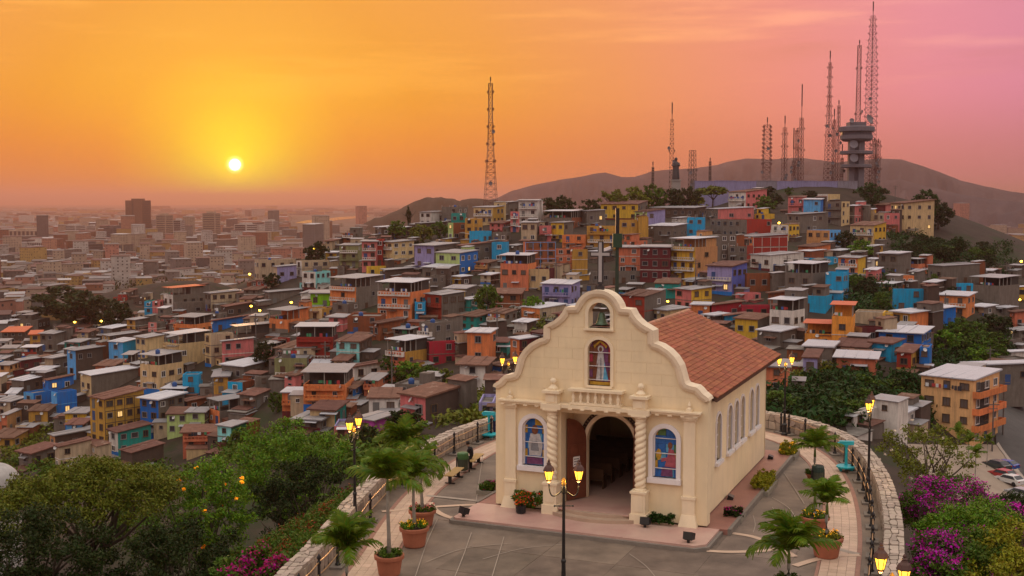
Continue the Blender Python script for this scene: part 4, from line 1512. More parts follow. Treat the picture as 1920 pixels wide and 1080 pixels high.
def make_house(xl, xc, xr, yt, yb, fl, L, R, rf, balc=False, seed=0, pos=None):
    r = random.Random(seed * 131 + xl * 7 + yb)
    p = pos or march(xc, yb)
    k_ = 0
    while p is None and k_ < 40 and xc > 600:
        k_ += 3
        p = march(xc, yb + k_)
    yb += k_
    if p is None:
        return None
    m = (p[1] * CP + (CAM_H - p[2]) * SP) / F_PX
    a, wL, wR = dims(xl, xc, xr, m)
    h = (yb - yt) * m
    if rf not in 'oH':
        h = max(h, 2.3)
    az = math.atan2(p[0], p[1])
    rz = -a - az
    h_tot = h
    o = empty('house', p, rz)
    mats = [paint(L), paint(R)]
    # foundation follows the slope
    fd = 4.5
    b = MB()
    x0, x1, y0, y1 = -wL, 0, 0, wR
    open_t = rf in ('o', 'H')
    terr = min(2.4, h * .42) if open_t else 0
    hb = h - terr                                 # top of solid walls (or parapet)
    if rf in ('s', 'w', 'r', 'h'):
        rise = {'s': .05, 'w': .05, 'r': .10, 'h': .10}[rf] * wR
        rise = min(rise, 1.3)
        hf = h - .06
        hb_ = hf + rise
        V = [(x0, y0, -fd), (x1, y0, -fd), (x1, y1, -fd), (x0, y1, -fd), (x0, y0, hf), (x1, y0, hf), (x1, y1, hb_), (x0, y1, hb_)]
        b.add(V, [(0, 1, 5, 4)], 0)
        b.add(V, [(1, 2, 6, 5), (2, 3, 7, 6), (3, 0, 4, 7), (4, 5, 6, 7)], 1)
        b.build('wall', mats, o)
        ov = r.uniform(.3, .7)
        rb = MB()
        t = rise / wR
        ya, yb_ = y0 - ov, y1 + ov
        za, zb = hf - ov * t + .02, hb_ + ov * t + .02
        j0, j1, j2, j3 = [r.uniform(0, .22) for _ in range(4)]
        rb.hexa([(x0 - ov, ya, za), (x1 + ov, ya, za), (x1 + ov, yb_, zb), (x0 - ov, yb_, zb)], [(x0 - ov, ya, za + .08 + j0), (x1 + ov, ya, za + .08 + j1), (x1 + ov, yb_, zb + .08 + j2), (x0 - ov, yb_, zb + .08 + j3)])
        # laps between sheets and a ridge of ballast
        for k in range(int(wL / 2.2)):
            xx = x0 + (k + .5) * 2.2 + r.uniform(-.2, .2)
            rb.hexa([(xx, ya - .01, za + .09), (xx + .18, ya - .01, za + .09), (xx + .18, yb_, zb + .09), (xx, yb_, zb + .09)], [(xx, ya - .01, za + .25), (xx + .18, ya - .01, za + .25), (xx + .18, yb_, zb + .25), (xx, yb_, zb + .25)])
        roof_o = rb.build('roof', {'s': zinc, 'w': zinc2, 'r': rust, 'h': redroof}[rf], o)
    else:
        t = .18
        zt = hb
        slab_z = hb - (.95 if open_t else .4)
        b.add([(x0, y0, -fd), (x1, y0, -fd), (x1, y0, zt), (x0, y0, zt)], [(0, 1, 2, 3)], 0)
        b.add([(x1, y0, -fd), (x1, y1, -fd), (x1, y1, zt), (x1, y0, zt)], [(0, 1, 2, 3)], 1)
        b.add([(x1, y1, -fd), (x0, y1, -fd), (x0, y1, zt), (x1, y1, zt)], [(0, 1, 2, 3)], 1)
        b.add([(x0, y1, -fd), (x0, y0, -fd), (x0, y0, zt), (x0, y1, zt)], [(0, 1, 2, 3)], 1)
        b.add([(x0 + t, y0 + t, slab_z), (x1 - t, y0 + t, slab_z), (x1 - t, y1 - t, slab_z), (x0 + t, y1 - t, slab_z), (x0 + t, y0 + t, zt), (x1 - t, y0 + t, zt), (x1 - t, y1 - t, zt), (x0 + t, y1 - t, zt),
               (x0, y0, zt), (x1, y0, zt), (x1, y1, zt), (x0, y1, zt)], [(1, 0, 4, 5), (2, 1, 5, 6), (3, 2, 6, 7), (0, 3, 7, 4), (8, 9, 5, 4), (9, 10, 6, 5), (10, 11, 7, 6), (11, 8, 4, 7)], 1)
        b.build('wall', mats, o)
        MB().box(x0 + t - .02, x1 - t + .02, y0 + t - .02, y1 - t + .02, slab_z - .2, slab_z).build('roof_slab', slabm, o)
        if open_t:
            # rear room, posts and a sheet roof on top
            yb2 = y0 + wR * r.uniform(.45, .6)
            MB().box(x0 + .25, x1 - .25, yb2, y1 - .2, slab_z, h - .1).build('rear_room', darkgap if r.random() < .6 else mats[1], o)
            nP = max(2, int(wL / 3.2) + 1)
            pm_ = MB().box(-.09, .09, -.09, .09, slab_z, h).mesh('post', postm)
            for k in range(nP):
                ob('post', pm_, o, (x0 + .12 + (wL - .24) * k / (nP - 1), .1, 0))
            nQ = max(1, int(wR / 3.5))
            for k in range(1, nQ + 1):
                ob('post', pm_, o, (x1 - .12, .1 + (yb2 - .2) * k / nQ, 0))
            ov = .45
            rise = .035 * wR
            rb = MB()
            rb.hexa([(x0 - ov, y0 - ov, h - .06), (x1 + ov, y0 - ov, h - .06), (x1 + ov, y1 + .2, h - .06 + rise), (x0 - ov, y1 + .2, h - .06 + rise)], [(x0 - ov, y0 - ov, h + .03), (x1 + ov, y0 - ov, h + .03), (x1 + ov, y1 + .2, h + .03 + rise), (x0 - ov, y1 + .2, h + .03 + rise)])
            rb.build('roof', redroof if rf == 'H' else (zinc2 if r.random() < .5 else zinc), o)
        elif r.random() < (.45 if seed >= 900 else .18) and wL > 5:
            ux0 = x0 + wL * r.choice((.05, .4))
            ur = MB().box(ux0, ux0 + wL * .5, wR * .2, wR * .9, slab_z, hb + 2.0).build('upper_room', paint(r.choice(['gy', 'br', L])), o)
            MB().hexa([(ux0 - .3, wR * .2 - .4, hb + 1.96), (ux0 + wL * .5 + .3, wR * .2 - .4, hb + 1.96), (ux0 + wL * .5 + .3, wR, hb + 2.25), (ux0 - .3, wR, hb + 2.25)], [(ux0 - .3, wR * .2 - .4, hb + 2.06), (ux0 + wL * .5 + .3, wR * .2 - .4, hb + 2.04), (ux0 + wL * .5 + .3, wR, hb + 2.4), (ux0 - .3, wR, hb + 2.35)]).build('upper_roof', r.choice((zinc, rust, zinc2)), ur)
            ob('window', r.choice(WMESH), ur, (ux0 + wL * .25, wR * .2, hb + .9), 0, (1.1, 1, 1.1))
        elif r.random() < .5 and wL > 5:
            # stair hut or stub columns left for the next storey
            if r.random() < .4:
                cx_ = x0 + wL * r.uniform(.3, .8)
                MB().box(cx_ - 1.1, cx_ + 1.1, wR * .45, wR * .45 + 2.2, slab_z, hb + 1.6).build('stair_hut', paint(r.choice(['gy', 'gy', R])), o)
            else:
                pm_ = MB().box(-.1, .1, -.1, .1, slab_z, hb + r.uniform(.6, 1.2)).mesh('stub_column', postm)
                for xx in (x0 + .1, (x0 + x1) / 2, x1 - .1):
                    for yy in (.1, wR - .1):
                        ob('stub_column', pm_, o, (xx, yy, 0))
    # storeys
    fh = hb / fl if not open_t else (hb - .95) / max(1, fl - 1)
    nfl = fl if not open_t else max(1, fl - 1)
    ws = r.choice(WMESH)
    ws2 = r.choice(WMESH)
    for face in ('L', 'R'):
        Wd = wL if face == 'L' else wR
        vis = ((xc - xl) if face == 'L' else (xr - xc))
        if vis < 7:
            continue
        plain = face == 'R' and xc - xl > 12 and r.random() < .42
        nW = max(1, int(round(Wd / r.uniform(2.7, 3.8))))
        nW = min(nW, 6)
        for f_ in range(nfl):
            for k in range(nW):
                if plain and r.random() < .7 or r.random() < .10:
                    continue
                u = (k + .5) / nW
                cz = fh * (f_ + .55) + .05
                isdoor = f_ == 0 and r.random() < .22 or (balc and balc != 'B' and face == 'L' and f_ > 0 and k % 2 == 0)
                if fh < 1.9:
                    isdoor = False
                if isdoor:
                    me, sc, cz = r.choice(DMESH), (1.0, 1, min(2.0, fh * .78)), fh * f_ + .1
                else:
                    s_ = min(1.35, fh * .5, Wd / nW * .62)
                    me, sc = ((ws if face == 'L' else ws2) if r.random() < .72 else (WLIT if r.random() < .05 else r.choice(WMESH))), (s_ * r.choice((.9, 1.0, 1.0, 1.25)), 1, s_ * r.choice((.9, 1, 1.1)))
                if face == 'L':
                    ob('door' if isdoor else 'window', me, o, (x0 + wL * u, 0, cz), 0, sc)
                else:
                    ob('door' if isdoor else 'window', me, o, (0, wR * u, cz), math.pi / 2, sc)
    if balc in ('dk', 'wh', 'lb'):
        bm_ = paint(balc)
        for u_ in range(0, 5):
            yy = .06 + (wR - .12) * u_ / 4
            MB().box(0, .05, yy - .07, yy + .07, 0, hb - .05).build('frame_beam', bm_, o)
        for f_ in range(1, nfl + 1):
            MB().box(0, .045, 0, wR, fh * f_ - .25, fh * f_ - .11).build('frame_beam', bm_, o)
        balc = False
    if balc == 'B':
        for f_ in range(1, nfl):
            z = fh * f_
            bb = MB().box(0, 1.3, -.3, wR + .3, z - .15, z + .05).box(1.15, 1.3, -.3, wR + .3, z + .05, z + .95).box(0, 1.15, -.3, -.15, z + .05, z + .95).box(0, 1.15, wR + .15, wR + .3, z + .05, z + .95)
            bb.build('balcony', paint('or'), o)
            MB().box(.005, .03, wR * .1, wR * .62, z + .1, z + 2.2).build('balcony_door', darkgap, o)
    elif balc:
        for f_ in range(1 if nfl > 1 else 0, nfl + (1 if open_t else 0)):
            z = fh * f_
            bb = MB()
            dp = .85
            a0, a1 = x0 + wL * .04, x1 - wL * .04
            bb.box(a0, a1, -dp, 0, z - .12, z + .02)
            bb.box(a0, a1, -dp, -dp + .1, z + .02, z + .3)
            bb.box(a0, a1, -dp, -dp + .1, z + .78, z + .92)
            bb.box(a0, a0 + .1, -dp + .1, 0, z + .02, z + .92)
            bb.box(a1 - .1, a1, -dp + .1, 0, z + .02, z + .92)
            nn = max(2, int(wL / .8))
            for k in range(nn + 1):
                xx = a0 + .08 + (a1 - a0 - .16) * k / nn
                bb.box(xx - .09, xx + .09, -dp + .005, -dp + .095, z + .29, z + .79)
            bb.build('balcony', mats[0] if r.random() < .6 else paint('wh'), o)
    elif nfl > 1 and r.random() < .55:
        for f_ in range(1, nfl):
            lb_ = MB().box(x0 - .03, x1 + .06, -.08, 0, fh * f_ - .1, fh * f_ + .06)
            if xr - xc > 8:
                lb_.box(x1, x1 + .06, 0, wR, fh * f_ - .1, fh * f_ + .06)
            lb_.build('floor_ledge', paint(r.choice(['wh', 'gy', L])), o)
    if r.random() < .45:
        q_ = ob('satellite_dish', DISH, o, (x0 + wL * r.uniform(.1, .9), -.25, hb - r.uniform(.2, .9)), 0, (.8, .8, .8))
        q_.rotation_euler = (1.0, 0, r.uniform(-.8, .8))
    if open_t or (balc and r.random() < .7):
        zl = (hb + .75) if open_t else fh * max(1, nfl - 1) + 1.75
        lb_ = MB()
        xx = x0 + wL * r.uniform(.1, .3)
        yl = .35 if open_t else -.7
        while xx < x1 - wL * .2:
            w_ = r.uniform(.3, .7)
            if r.random() < .7:
                lb_.box(xx, xx + w_, yl, yl + .03, zl - r.uniform(.5, .95), zl, r.randrange(5))
            xx += w_ + .1
        if lb_.v:
            tag(lb_.build('laundry', LAUND, o), kind='stuff')
    if r.random() < .5 and xc - xl > 12:
        pw_ = r.uniform(1.6, 3.2)
        px_ = x0 + r.uniform(.1, .6) * wL
        pz_ = min(fh * .92, 2.5)
        MB().hexa([(px_, -1.1, pz_ - .22), (px_ + pw_, -1.1, pz_ - .22), (px_ + pw_, 0, pz_), (px_, 0, pz_)], [(px_, -1.1, pz_ - .15), (px_ + pw_, -1.1, pz_ - .15), (px_ + pw_, 0, pz_ + .07), (px_, 0, pz_ + .07)]).build('awning', r.choice((zinc, rust, zinc2)), o)
    if r.random() < .35:
        MB().box(x0 - .02, x1 + .02, -.03, 0, -fd, .9).build('plinth', paint(r.choice(['gy', 'dk', 'mr', 'bl', R])), o)
    for q_ in range(r.choice((2, 2, 3, 3, 4))):
        kind = r.choice(('front', 'left', 'right', 'front', 'back'))
        aw, ad = r.uniform(2.4, 4.5), r.uniform(2.2, 4.0)
        if kind == 'front':
            ax0 = x0 + r.uniform(-.1, .7) * wL
            ax1, ay0, ay1, at = ax0 + aw, -ad, -.02, r.uniform(-1.2, min(1.5, h * .35))
        elif kind == 'left':
            ax0, ax1, ay0, ay1, at = x0 - aw * .8, x0 - .02, r.uniform(.3, 2), r.uniform(3, 5), r.uniform(1.2, min(3.2, h * .8))
        elif kind == 'right':
            ax0, ax1, ay0, ay1, at = .02, aw * .8, r.uniform(.3, 2), r.uniform(3, 5), r.uniform(.6, min(2.6, h * .6))
        else:
            ax0 = x0 + r.uniform(.1, .6) * wL
            ax1, ay0, ay1, at = ax0 + aw, wR + .02, wR + ad, h + r.uniform(-.5, 2.0)
        ac = paint(r.choice(['gy', 'gy', 'dk', 'dk', 'br', 'be', R, L]))
        an = MB().box(ax0, ax1, ay0, ay1, -6.5, at).build('annex', ac, o)
        e_ = .25
        MB().hexa([(ax0 - e_, ay0 - e_, at - .05), (ax1 + e_, ay0 - e_, at - .05), (ax1 + e_, ay1, at + .3), (ax0 - e_, ay1, at + .3)], [(ax0 - e_, ay0 - e_, at + .03), (ax1 + e_, ay0 - e_, at + .03), (ax1 + e_, ay1, at + .38), (ax0 - e_, ay1, at + .38)]).build('annex_roof', r.choice((rust, rust, zinc, zinc, slabm)), an)
        if at > .9:
            ob('window', ws, an, ((ax0 + ax1) / 2, ay0, at - 1.1), 0, (.8, 1, .8))
    house_list.append(dict(o=o, L=L, R=R, fl=fl, rf=rf, b=balc, px=(xl, xc, xr, yt, yb), p=p, wR=xr - xc > 9, wL=wL, wD=wR, h=h, rz=rz, slab=(hb - (.95 if open_t else .4)) if rf in 'foH' else None))
    boxes_px.append((xl, xr, yt, yb))
    return o


for k, e in enumerate(HOUSES.replace('\n', '|').split('|')):
    q = e.split()
    if not q:
        continue
    make_house(*[int(v) for v in q[:6]], q[6], q[7], q[8], (q[9] if len(q) > 9 else False), k)

# plainer houses filling the lanes between them
HR = random.Random(44)
GREEN = [(1660, 440, 1900, 500), (1440, 700, 1730, 800), (1745, 600, 1890, 700), (830, 720, 935, 800), (700, 705, 830, 745), (60, 790, 110, 880), (1190, 345, 1380, 392), (1585, 520, 1665, 590), (890, 540, 935, 600),
         (1000, 590, 1060, 640), (1600, 440, 1640, 480), (1725, 370, 1800, 470), (1560, 700, 1800, 900), (420, 780, 960, 1080), (0, 860, 960, 1080), (1780, 730, 1930, 1080)]


def hill_ok(x, y):
    if x < 480:
        return y > 560 + max(0, (250 - x)) * .18 and y < 850
    if x < 720:
        return y > 505 - (x - 480) * .35 + (30 if x < 600 else 0) and y < 800
    if x < 960:
        return y > 420 and y < 700
    if x < 1500:
        return y > 405 and y < 640
    if x < 1680:
        return 400 < y < 660
    return 480 + (x - 1680) * .15 < y < 690


tries = 0
added = 0
while added < 92 and tries < 5000:
    tries += 1
    x = HR.uniform(0, 1915)
    y = HR.uniform(400, 845)
    if not hill_ok(x, y) or any(a < x < c and b < y < d for a, b, c, d in GREEN):
        continue
    p = march(x, y)
    if p is None:
        continue
    s = 330 / p[1]
    wl, wr, hh = HR.uniform(14, 34) * s, HR.uniform(10, 30) * s, HR.uniform(13, 27) * s
    xl, xr, yt = x - wl, x + wr, y - hh
    # keep off the hand-placed houses: their lower halves must stay clear
    bad = False
    for a, c, t, b in boxes_px:
        if xl < c - 4 and xr > a + 4 and y > t + 3 and yt < b - 3:
            ox = min(xr, c) - max(xl, a)
            oy = min(y, b) - max(yt, t)
            if ox > 0 and oy > 0 and ox * oy > .22 * min((xr - xl) * (y - yt), (c - a) * (b - t)):
                bad = True
                break
    if bad:
        continue
    colr = HR.choice(['gy', 'gy', 'gy', 'dk', 'br', 'be', 'be', 'cr', 'wh', 'tn', 'sa', 'ye', 'lb', 'pk', 'te', 'rd', 'oc', 'gy'])
    if make_house(int(xl), int(x), int(xr), int(yt), int(y), 2 if hh > 19 * s else 1, colr, HR.choice([colr, 'gy', 'dk']), HR.choice('sswrrrffo'), HR.random() < .15, 900 + added):
        added += 1

# labels: what it looks like, then what it stands beside
ROOFN = {'s': 'grey sheet roof', 'w': 'white sheet roof', 'r': 'rusty sheet roof', 'h': 'orange roof', 'f': 'flat roof', 'o': 'covered roof terrace', 'H': 'red-orange terrace roof'}


def base_label(h):
    a = PAINT[h['L']][0]
    c = PAINT[h['R']][0]
    colr = a if (a == c or not h['wR']) else a + ' and ' + c
    return '%s-storey %s house with %s%s' % (NUMW[h['fl']], colr, ROOFN[h['rf']], ' and balcony' if h['b'] else '')


cnt = {}
for h in house_list:
    h['lab'] = base_label(h)
    cnt[h['lab']] = cnt.get(h['lab'], 0) + 1
MARK = [('the church', (1180, 700), 260), ('the cross', (1122, 520), 90), ('the hilltop antenna wall', (1450, 375), 130), ('the lattice tower', (920, 400), 120), ('the parked cars', (1890, 830), 200), ('the broad dark tree', (160, 590), 130)]
for rnd_ in range(2):
    for h in house_list:
        if cnt.get(h['lab'], 0) > 1:
            x, y = h['px'][1], (h['px'][3] + h['px'][4]) / 2
            nb = sorted(((k for k in house_list if k is not h and PAINT[k['L']][0] not in h['lab'])), key=lambda k: (k['p'][0] - h['p'][0]) ** 2 + (k['p'][1] - h['p'][1]) ** 2 + 4 * (k['p'][2] - h['p'][2]) ** 2)
            k = nb[0 if rnd_ == 0 else 1]
            dz = k['p'][2] - h['p'][2]
            word = 'below' if dz > 4 else ('above' if dz < -4 else 'beside')
            joiner = ', ' if rnd_ == 0 else ' and '
            h['new'] = h['lab'] + joiner + word + ((' an ' if PAINT[k['L']][0][0] in 'aeiou' else ' a ') if rnd_ == 0 else ' ') + PAINT[k['L']][0] + ' one'
    for h in house_list:
        if 'new' in h:
            h['lab'] = h.pop('new')
    cnt = {}
    for h in house_list:
        cnt[h['lab']] = cnt.get(h['lab'], 0) + 1
for h in house_list:
    if len(h['lab'].split()) > 16:
        h['lab'] = h['lab'].replace(' and balcony', '').replace('covered roof terrace', 'roof terrace').replace(' sheet roof', ' roof')
    h['lab'] = ' '.join(h['lab'].split()[:16])
    tag(h['o'], h['lab'], 'house', 'houses on the hillside')
# ------------------------------------------------------------------ vegetation
bark = pmat('bark', (.10, .075, .055), rough=.95, var=.3, scale=3, bump=.4, bscale=10)
LEAF = {'dark': leafmat('leaf_dark', (.030, .046, .010)), 'mid': leafmat('leaf_mid', (.070, .115, .016)), 'olive': leafmat('leaf_olive', (.115, .130, .018)), 'bright': leafmat('leaf_bright', (.100, .175, .018)),
        'yellow': leafmat('leaf_yellow_green', (.20, .20, .02)), 'red': leafmat('leaf_reddish', (.18, .075, .02)), 'deep': leafmat('leaf_deep_green', (.026, .060, .012))}
FLOW = {'magenta': leafmat('bougainvillea_magenta', (.38, .025, .26), .5, .2), 'crimson': leafmat('bougainvillea_crimson', (.34, .02, .14), .5, .3), 'yellow': leafmat('flower_yellow', (.85, .60, .05), .3, .3), 'pink': leafmat('flower_pink', (.5, .2, .16), .3, .3), 'orange': leafmat('flower_orange', (.55, .16, .03), .3, .3), 'white': leafmat('flower_white', (.55, .5, .42), .2, .3)}


def leaves(C, n_per, spread, size, rs, flat=.0, aspect=.55):
    """C (k,3) clump centres -> leaf quads round them"""
    C = np.asarray(C, float)
    k = len(C)
    n = k * n_per
    d = rs.randn(n, 3)
    d /= np.linalg.norm(d, axis=1, keepdims=True) + 1e-9
    rad = spread if np.isscalar(spread) else np.repeat(spread, n_per)[:, None]
    ctr = np.repeat(C, n_per, 0) + d * rad * rs.uniform(.35, 1.0, (n, 1)) * np.array([1, 1, .75])
    a = rs.randn(n, 3)
    a[:, 2] *= (1 - flat)
    a /= np.linalg.norm(a, axis=1, keepdims=True) + 1e-9
    up = d * .7 + np.array([0, 0, .6 + flat]) + rs.randn(n, 3) * .45
    b = np.cross(up, a)
    b /= np.linalg.norm(b, axis=1, keepdims=True) + 1e-9
    s = size * rs.uniform(.6, 1.35, (n, 1))
    a = a * s
    b = b * s * aspect
    return np.stack([ctr - a, ctr + b * .9 - a * .1, ctr + a, ctr - b * .9 - a * .1], 1)


def crown_centres(rs, n, shape):
    """clump centres in a unit crown (radius .5, z 0..1)"""
    out = []
    while len(out) < n:
        p = rs.uniform(-1, 1, 3)
        r = np.linalg.norm(p)
        if r > 1 or r < .45 and rs.rand() < .75:
            continue
        if shape == 'umbrella' and p[2] < -.1 + .3 * rs.rand():
            continue
        out.append((p[0] * .5, p[1] * .5, .5 + p[2] * .5))
    C = np.array(out)
    # uneven outline: push whole sectors in and out
    an = np.arctan2(C[:, 1], C[:, 0])
    f = 1 + .16 * np.sin(an * 3 + rs.rand() * 6) + .12 * np.sin(an * 5 + rs.rand() * 6) + .12 * np.sin(C[:, 2] * 9 + an * 2)
    C[:, :2] *= f[:, None]
    return C


CROWNS = {}


def fobj(name, me, parent):
    return tag(ob(name, me, parent), kind='stuff')



def crown_mesh(shape, colr, var, n_cl=70, n_l=26, size=.055):
    key = (shape, colr, var, n_cl)
    if key not in CROWNS:
        rs = np.random.RandomState(hash((shape, var)) % 1000 if False else (var * 37 + len(shape) * 11 + n_cl))
        C = crown_centres(rs, n_cl, shape)
        Q = leaves(C, n_l, .105, size, rs)
        CROWNS[key] = (quads_mesh('crown', Q, LEAF[colr]), C)
    return CROWNS[key]


TRUNKS = {}


def trunk_mesh(var, shape):
    k = (var, shape)
    if k not in TRUNKS:
        r = random.Random(var + 5)
        b = MB()
        top = (r.uniform(-.04, .04), r.uniform(-.04, .04), .42)
        b.tube([(0, 0, -.1), (top[0] * .5, top[1] * .5, .2), top], [.045, .035, .028], 7)
        for q in range(6):
            a = 2 * math.pi * q / 6 + r.uniform(-.3, .3)
            l = r.uniform(.25, .38)
            b.tube([top, (top[0] + l * .5 * math.cos(a), top[1] + l * .5 * math.sin(a), .58), (top[0] + l * math.cos(a), top[1] + l * math.sin(a), r.uniform(.65, .82))], [.022, .015, .006], 5)
        TRUNKS[k] = b.mesh('trunk', bark, True)
    return TRUNKS[k]


def hill_tree(px, py, hpx, wpx, colr, label, shape='round', var=0, group='trees on the hillside', pos=None, dense=1):
    p = pos or march(px, py)
    k_ = 0
    while p is None and k_ < 45:
        k_ += 3
        p = march(px, py + k_)
    if p is None:
        return None
    hpx += k_
    m = p[1] / F_PX
    h, w = hpx * m, wpx * m
    t = empty('tree', (p[0], p[1], p[2] - .3), RND.uniform(0, 6))
    tr = ob('trunk', trunk_mesh(var, shape), t, scale=(h, h, h))
    cm = crown_mesh(shape, colr, var, *( (70, 26, .055) if dense == 1 else (150, 44, .034)))[0]
    f0 = .10 if shape == 'round' else .32
    ob('crown', cm, t, (0, 0, h * f0), 0, (w, w, h * (1 - f0)))
    tag(t, label, 'tree', group)
    return t


TREES = [
    (120, 616, 80, 122, 'dark', 'broad dark evergreen tree standing above the grey rooftops', 'round', 0), (172, 614, 72, 92, 'dark', 'dark evergreen tree between the broad evergreen and the smaller round tree', 'round', 1), (222, 616, 52, 56, 'dark', 'smaller round dark tree beside the broad evergreen', 'round', 2),
    (595, 500, 50, 44, 'dark', 'dark round tree above the white flat-roofed house', 'round', 1), (510, 540, 32, 30, 'dark', 'small dark tree against the long beige wall', 'round', 3), (605, 525, 22, 30, 'mid', 'low tree behind the white and aqua house', 'round', 2),
    (745, 448, 36, 36, 'mid', 'green tree beside the grey sheet-roofed sheds', 'round', 2), (790, 462, 42, 44, 'olive', 'olive tree above the lilac and grey house', 'round', 0), (825, 448, 36, 34, 'mid', 'green tree beside the pale green house', 'round', 3),
    (766, 410, 26, 9, 'dark', 'slim dark cypress on the ridge', 'round', 1), (775, 480, 34, 26, 'dark', 'dark tree behind the cream house with balconies', 'round', 3),
    (1030, 404, 34, 44, 'dark', 'dark tree clump on the ridge beside the white tall house', 'round', 0), (1058, 404, 40, 42, 'dark', 'dark tree clump on the ridge beside the white tall house', 'round', 1), (1110, 402, 30, 44, 'dark', 'dark tree behind the yellow ridge house', 'round', 2),
    (1150, 385, 34, 50, 'olive', 'olive tree crown behind the yellow ridge house', 'round', 3), (1190, 388, 38, 50, 'olive', 'olive tree crown behind the yellow ridge house', 'round', 0), (1225, 392, 50, 44, 'mid', 'tall green tree below the ridge statue', 'round', 1),
    (1258, 396, 44, 56, 'dark', 'large dark tree below the ridge statue', 'round', 2), (1290, 390, 44, 40, 'dark', 'dark tree at the end of the lavender wall', 'round', 3), (1336, 392, 44, 66, 'olive', 'umbrella-shaped olive tree before the lavender wall', 'umbrella', 0), (1305, 396, 30, 40, 'yellow', 'small yellow-green tree before the lavender wall', 'round', 1),
    (1435, 400, 34, 40, 'mid', 'green tree beside the white house with red roof', 'round', 2), (1452, 392, 30, 30, 'dark', 'dark tree beside the white house with red roof', 'round', 0), (1440, 366, 18, 32, 'dark', 'small tree before the middle of the lavender wall', 'round', 1), (1480, 368, 20, 15, 'mid', 'slim young tree before the lavender wall', 'round', 3), (1520, 372, 16, 30, 'dark', 'low tree at the foot of the lavender wall', 'round', 2),
    (1632, 388, 48, 54, 'deep', 'big round dark tree below the white lookout tower', 'round', 1), (1735, 430, 74, 50, 'deep', 'tall dark tree behind the cream three-storey house', 'round', 0), (1760, 430, 54, 50, 'dark', 'dark tree on the hill edge behind the cream house', 'round', 3),
    (1612, 488, 40, 48, 'bright', 'bright green tree below the cream house with balcony', 'round', 2), (1585, 470, 40, 36, 'dark', 'dark tree beside the light blue gable house', 'round', 1), (1596, 545, 36, 44, 'mid', 'green tree beside the turquoise tower house', 'round', 3), (1625, 560, 40, 40, 'dark', 'dark tree on the ravine slope', 'round', 0), (1650, 585, 40, 36, 'mid', 'green tree on the ravine slope', 'round', 2),
    (915, 598, 66, 42, 'mid', 'tall green tree between the grey house and the brick house', 'round', 0), (903, 588, 46, 36, 'olive', 'olive tree beside the yellow and grey house', 'round', 1), (998, 598, 48, 36, 'bright', 'bright green tree beside the lilac house', 'round', 3), (960, 602, 30, 24, 'dark', 'dark small tree before the brick house', 'round', 2),
    (495, 690, 54, 40, 'dark', 'dark tree beside the pink house', 'round', 2), (518, 775, 46, 28, 'mid', 'green tree beside the grey corrugated house', 'round', 1), (730, 702, 40, 36, 'mid', 'green shrubby tree below the salmon house', 'round', 0), (766, 716, 44, 50, 'bright', 'green shrubby tree below the ochre balconies', 'round', 3), (800, 722, 42, 46, 'mid', 'green shrubby tree below the crimson house', 'round', 1), (832, 728, 40, 40, 'olive', 'olive shrubby tree beside the derelict white house', 'round', 2), (735, 725, 36, 38, 'dark', 'dark shrubby tree above the ruined grey walls', 'round', 0),
    (760, 820, 60, 70, 'dark', 'dark tree beside the magenta house', 'round', 1), (690, 850, 56, 60, 'dark', 'dark tree below the magenta house', 'round', 2), (450, 838, 40, 40, 'mid', 'green tree beside the aqua house', 'round', 0),
    (1785, 560, 26, 22, 'dark', 'small dark tree before the turquoise wall', 'round', 1), (1752, 540, 28, 20, 'mid', 'young tree beside the long grey house', 'round', 0), (1735, 605, 30, 26, 'mid', 'green tree beside the orange and blue house', 'round', 2), (1868, 640, 56, 60, 'dark', 'dark tree below the big unfinished grey house', 'round', 3), (1800, 640, 46, 50, 'mid', 'green tree below the orange house', 'round', 0), (1835, 665, 50, 60, 'mid', 'green tree on the slope below the unfinished house', 'round', 1), (1770, 660, 46, 60, 'bright', 'bright green tree on the slope beside the ochre house', 'round', 3),
]
for i, t in enumerate(TREES):
    hill_tree(t[0], t[1], t[2], t[3], t[4], t[5], t[6], t[7])
# wood on the right shoulder of the hill and on the bank behind the church
WR = random.Random(12)
for (x0, y0, x1, y1, n, hp, cl, lab) in ((1670, 455, 1850, 505, 26, 40, ('dark', 'deep', 'dark', 'mid'), 'dark green tree in the wood on the hill shoulder'), (1450, 725, 1720, 800, 34, 22, ('mid', 'deep', 'dark', 'mid'), 'dense green tree on the bank behind the church'), (1745, 620, 1880, 700, 12, 30, ('mid', 'bright', 'mid'), 'green tree on the slope below the orange house')):
    for k in range(n):
        x, y = WR.uniform(x0, x1), WR.uniform(y0, y1)
        if x0 == 1670 and y < 440 + (x - 1670) * .22:
            y = 445 + (x - 1670) * .24
        p = march(x, y)
        if p:
            s = 300 / p[1]
            hill_tree(x, y, hp * s * WR.uniform(.8, 1.2), hp * 1.25 * s * WR.uniform(.8, 1.2), WR.choice(cl), lab, 'round', k % 4, lab.replace('tree in', 'trees in').replace('tree on', 'trees on'), pos=p)

# undergrowth on the open slopes
def undergrowth(polys, per_px, colr, r_m, nl, size, name, label, seed):
    rs = np.random.RandomState(seed)
    C, S = [], []
    for (x0, y0, x1, y1, n) in polys:
        for k in range(n):
            x, y = rs.uniform(x0, x1), rs.uniform(y0, y1)
            p = march(x, y)
            if p is None:
                continue
            C.append((p[0], p[1], p[2] + r_m * .25))
            S.append(r_m * rs.uniform(.6, 1.4))
    Q = leaves(C, nl, np.array(S), size, rs)
    o = ob(name, quads_mesh(name, Q, LEAF[colr]))
    tag(o, label, 'shrubs', kind='stuff')


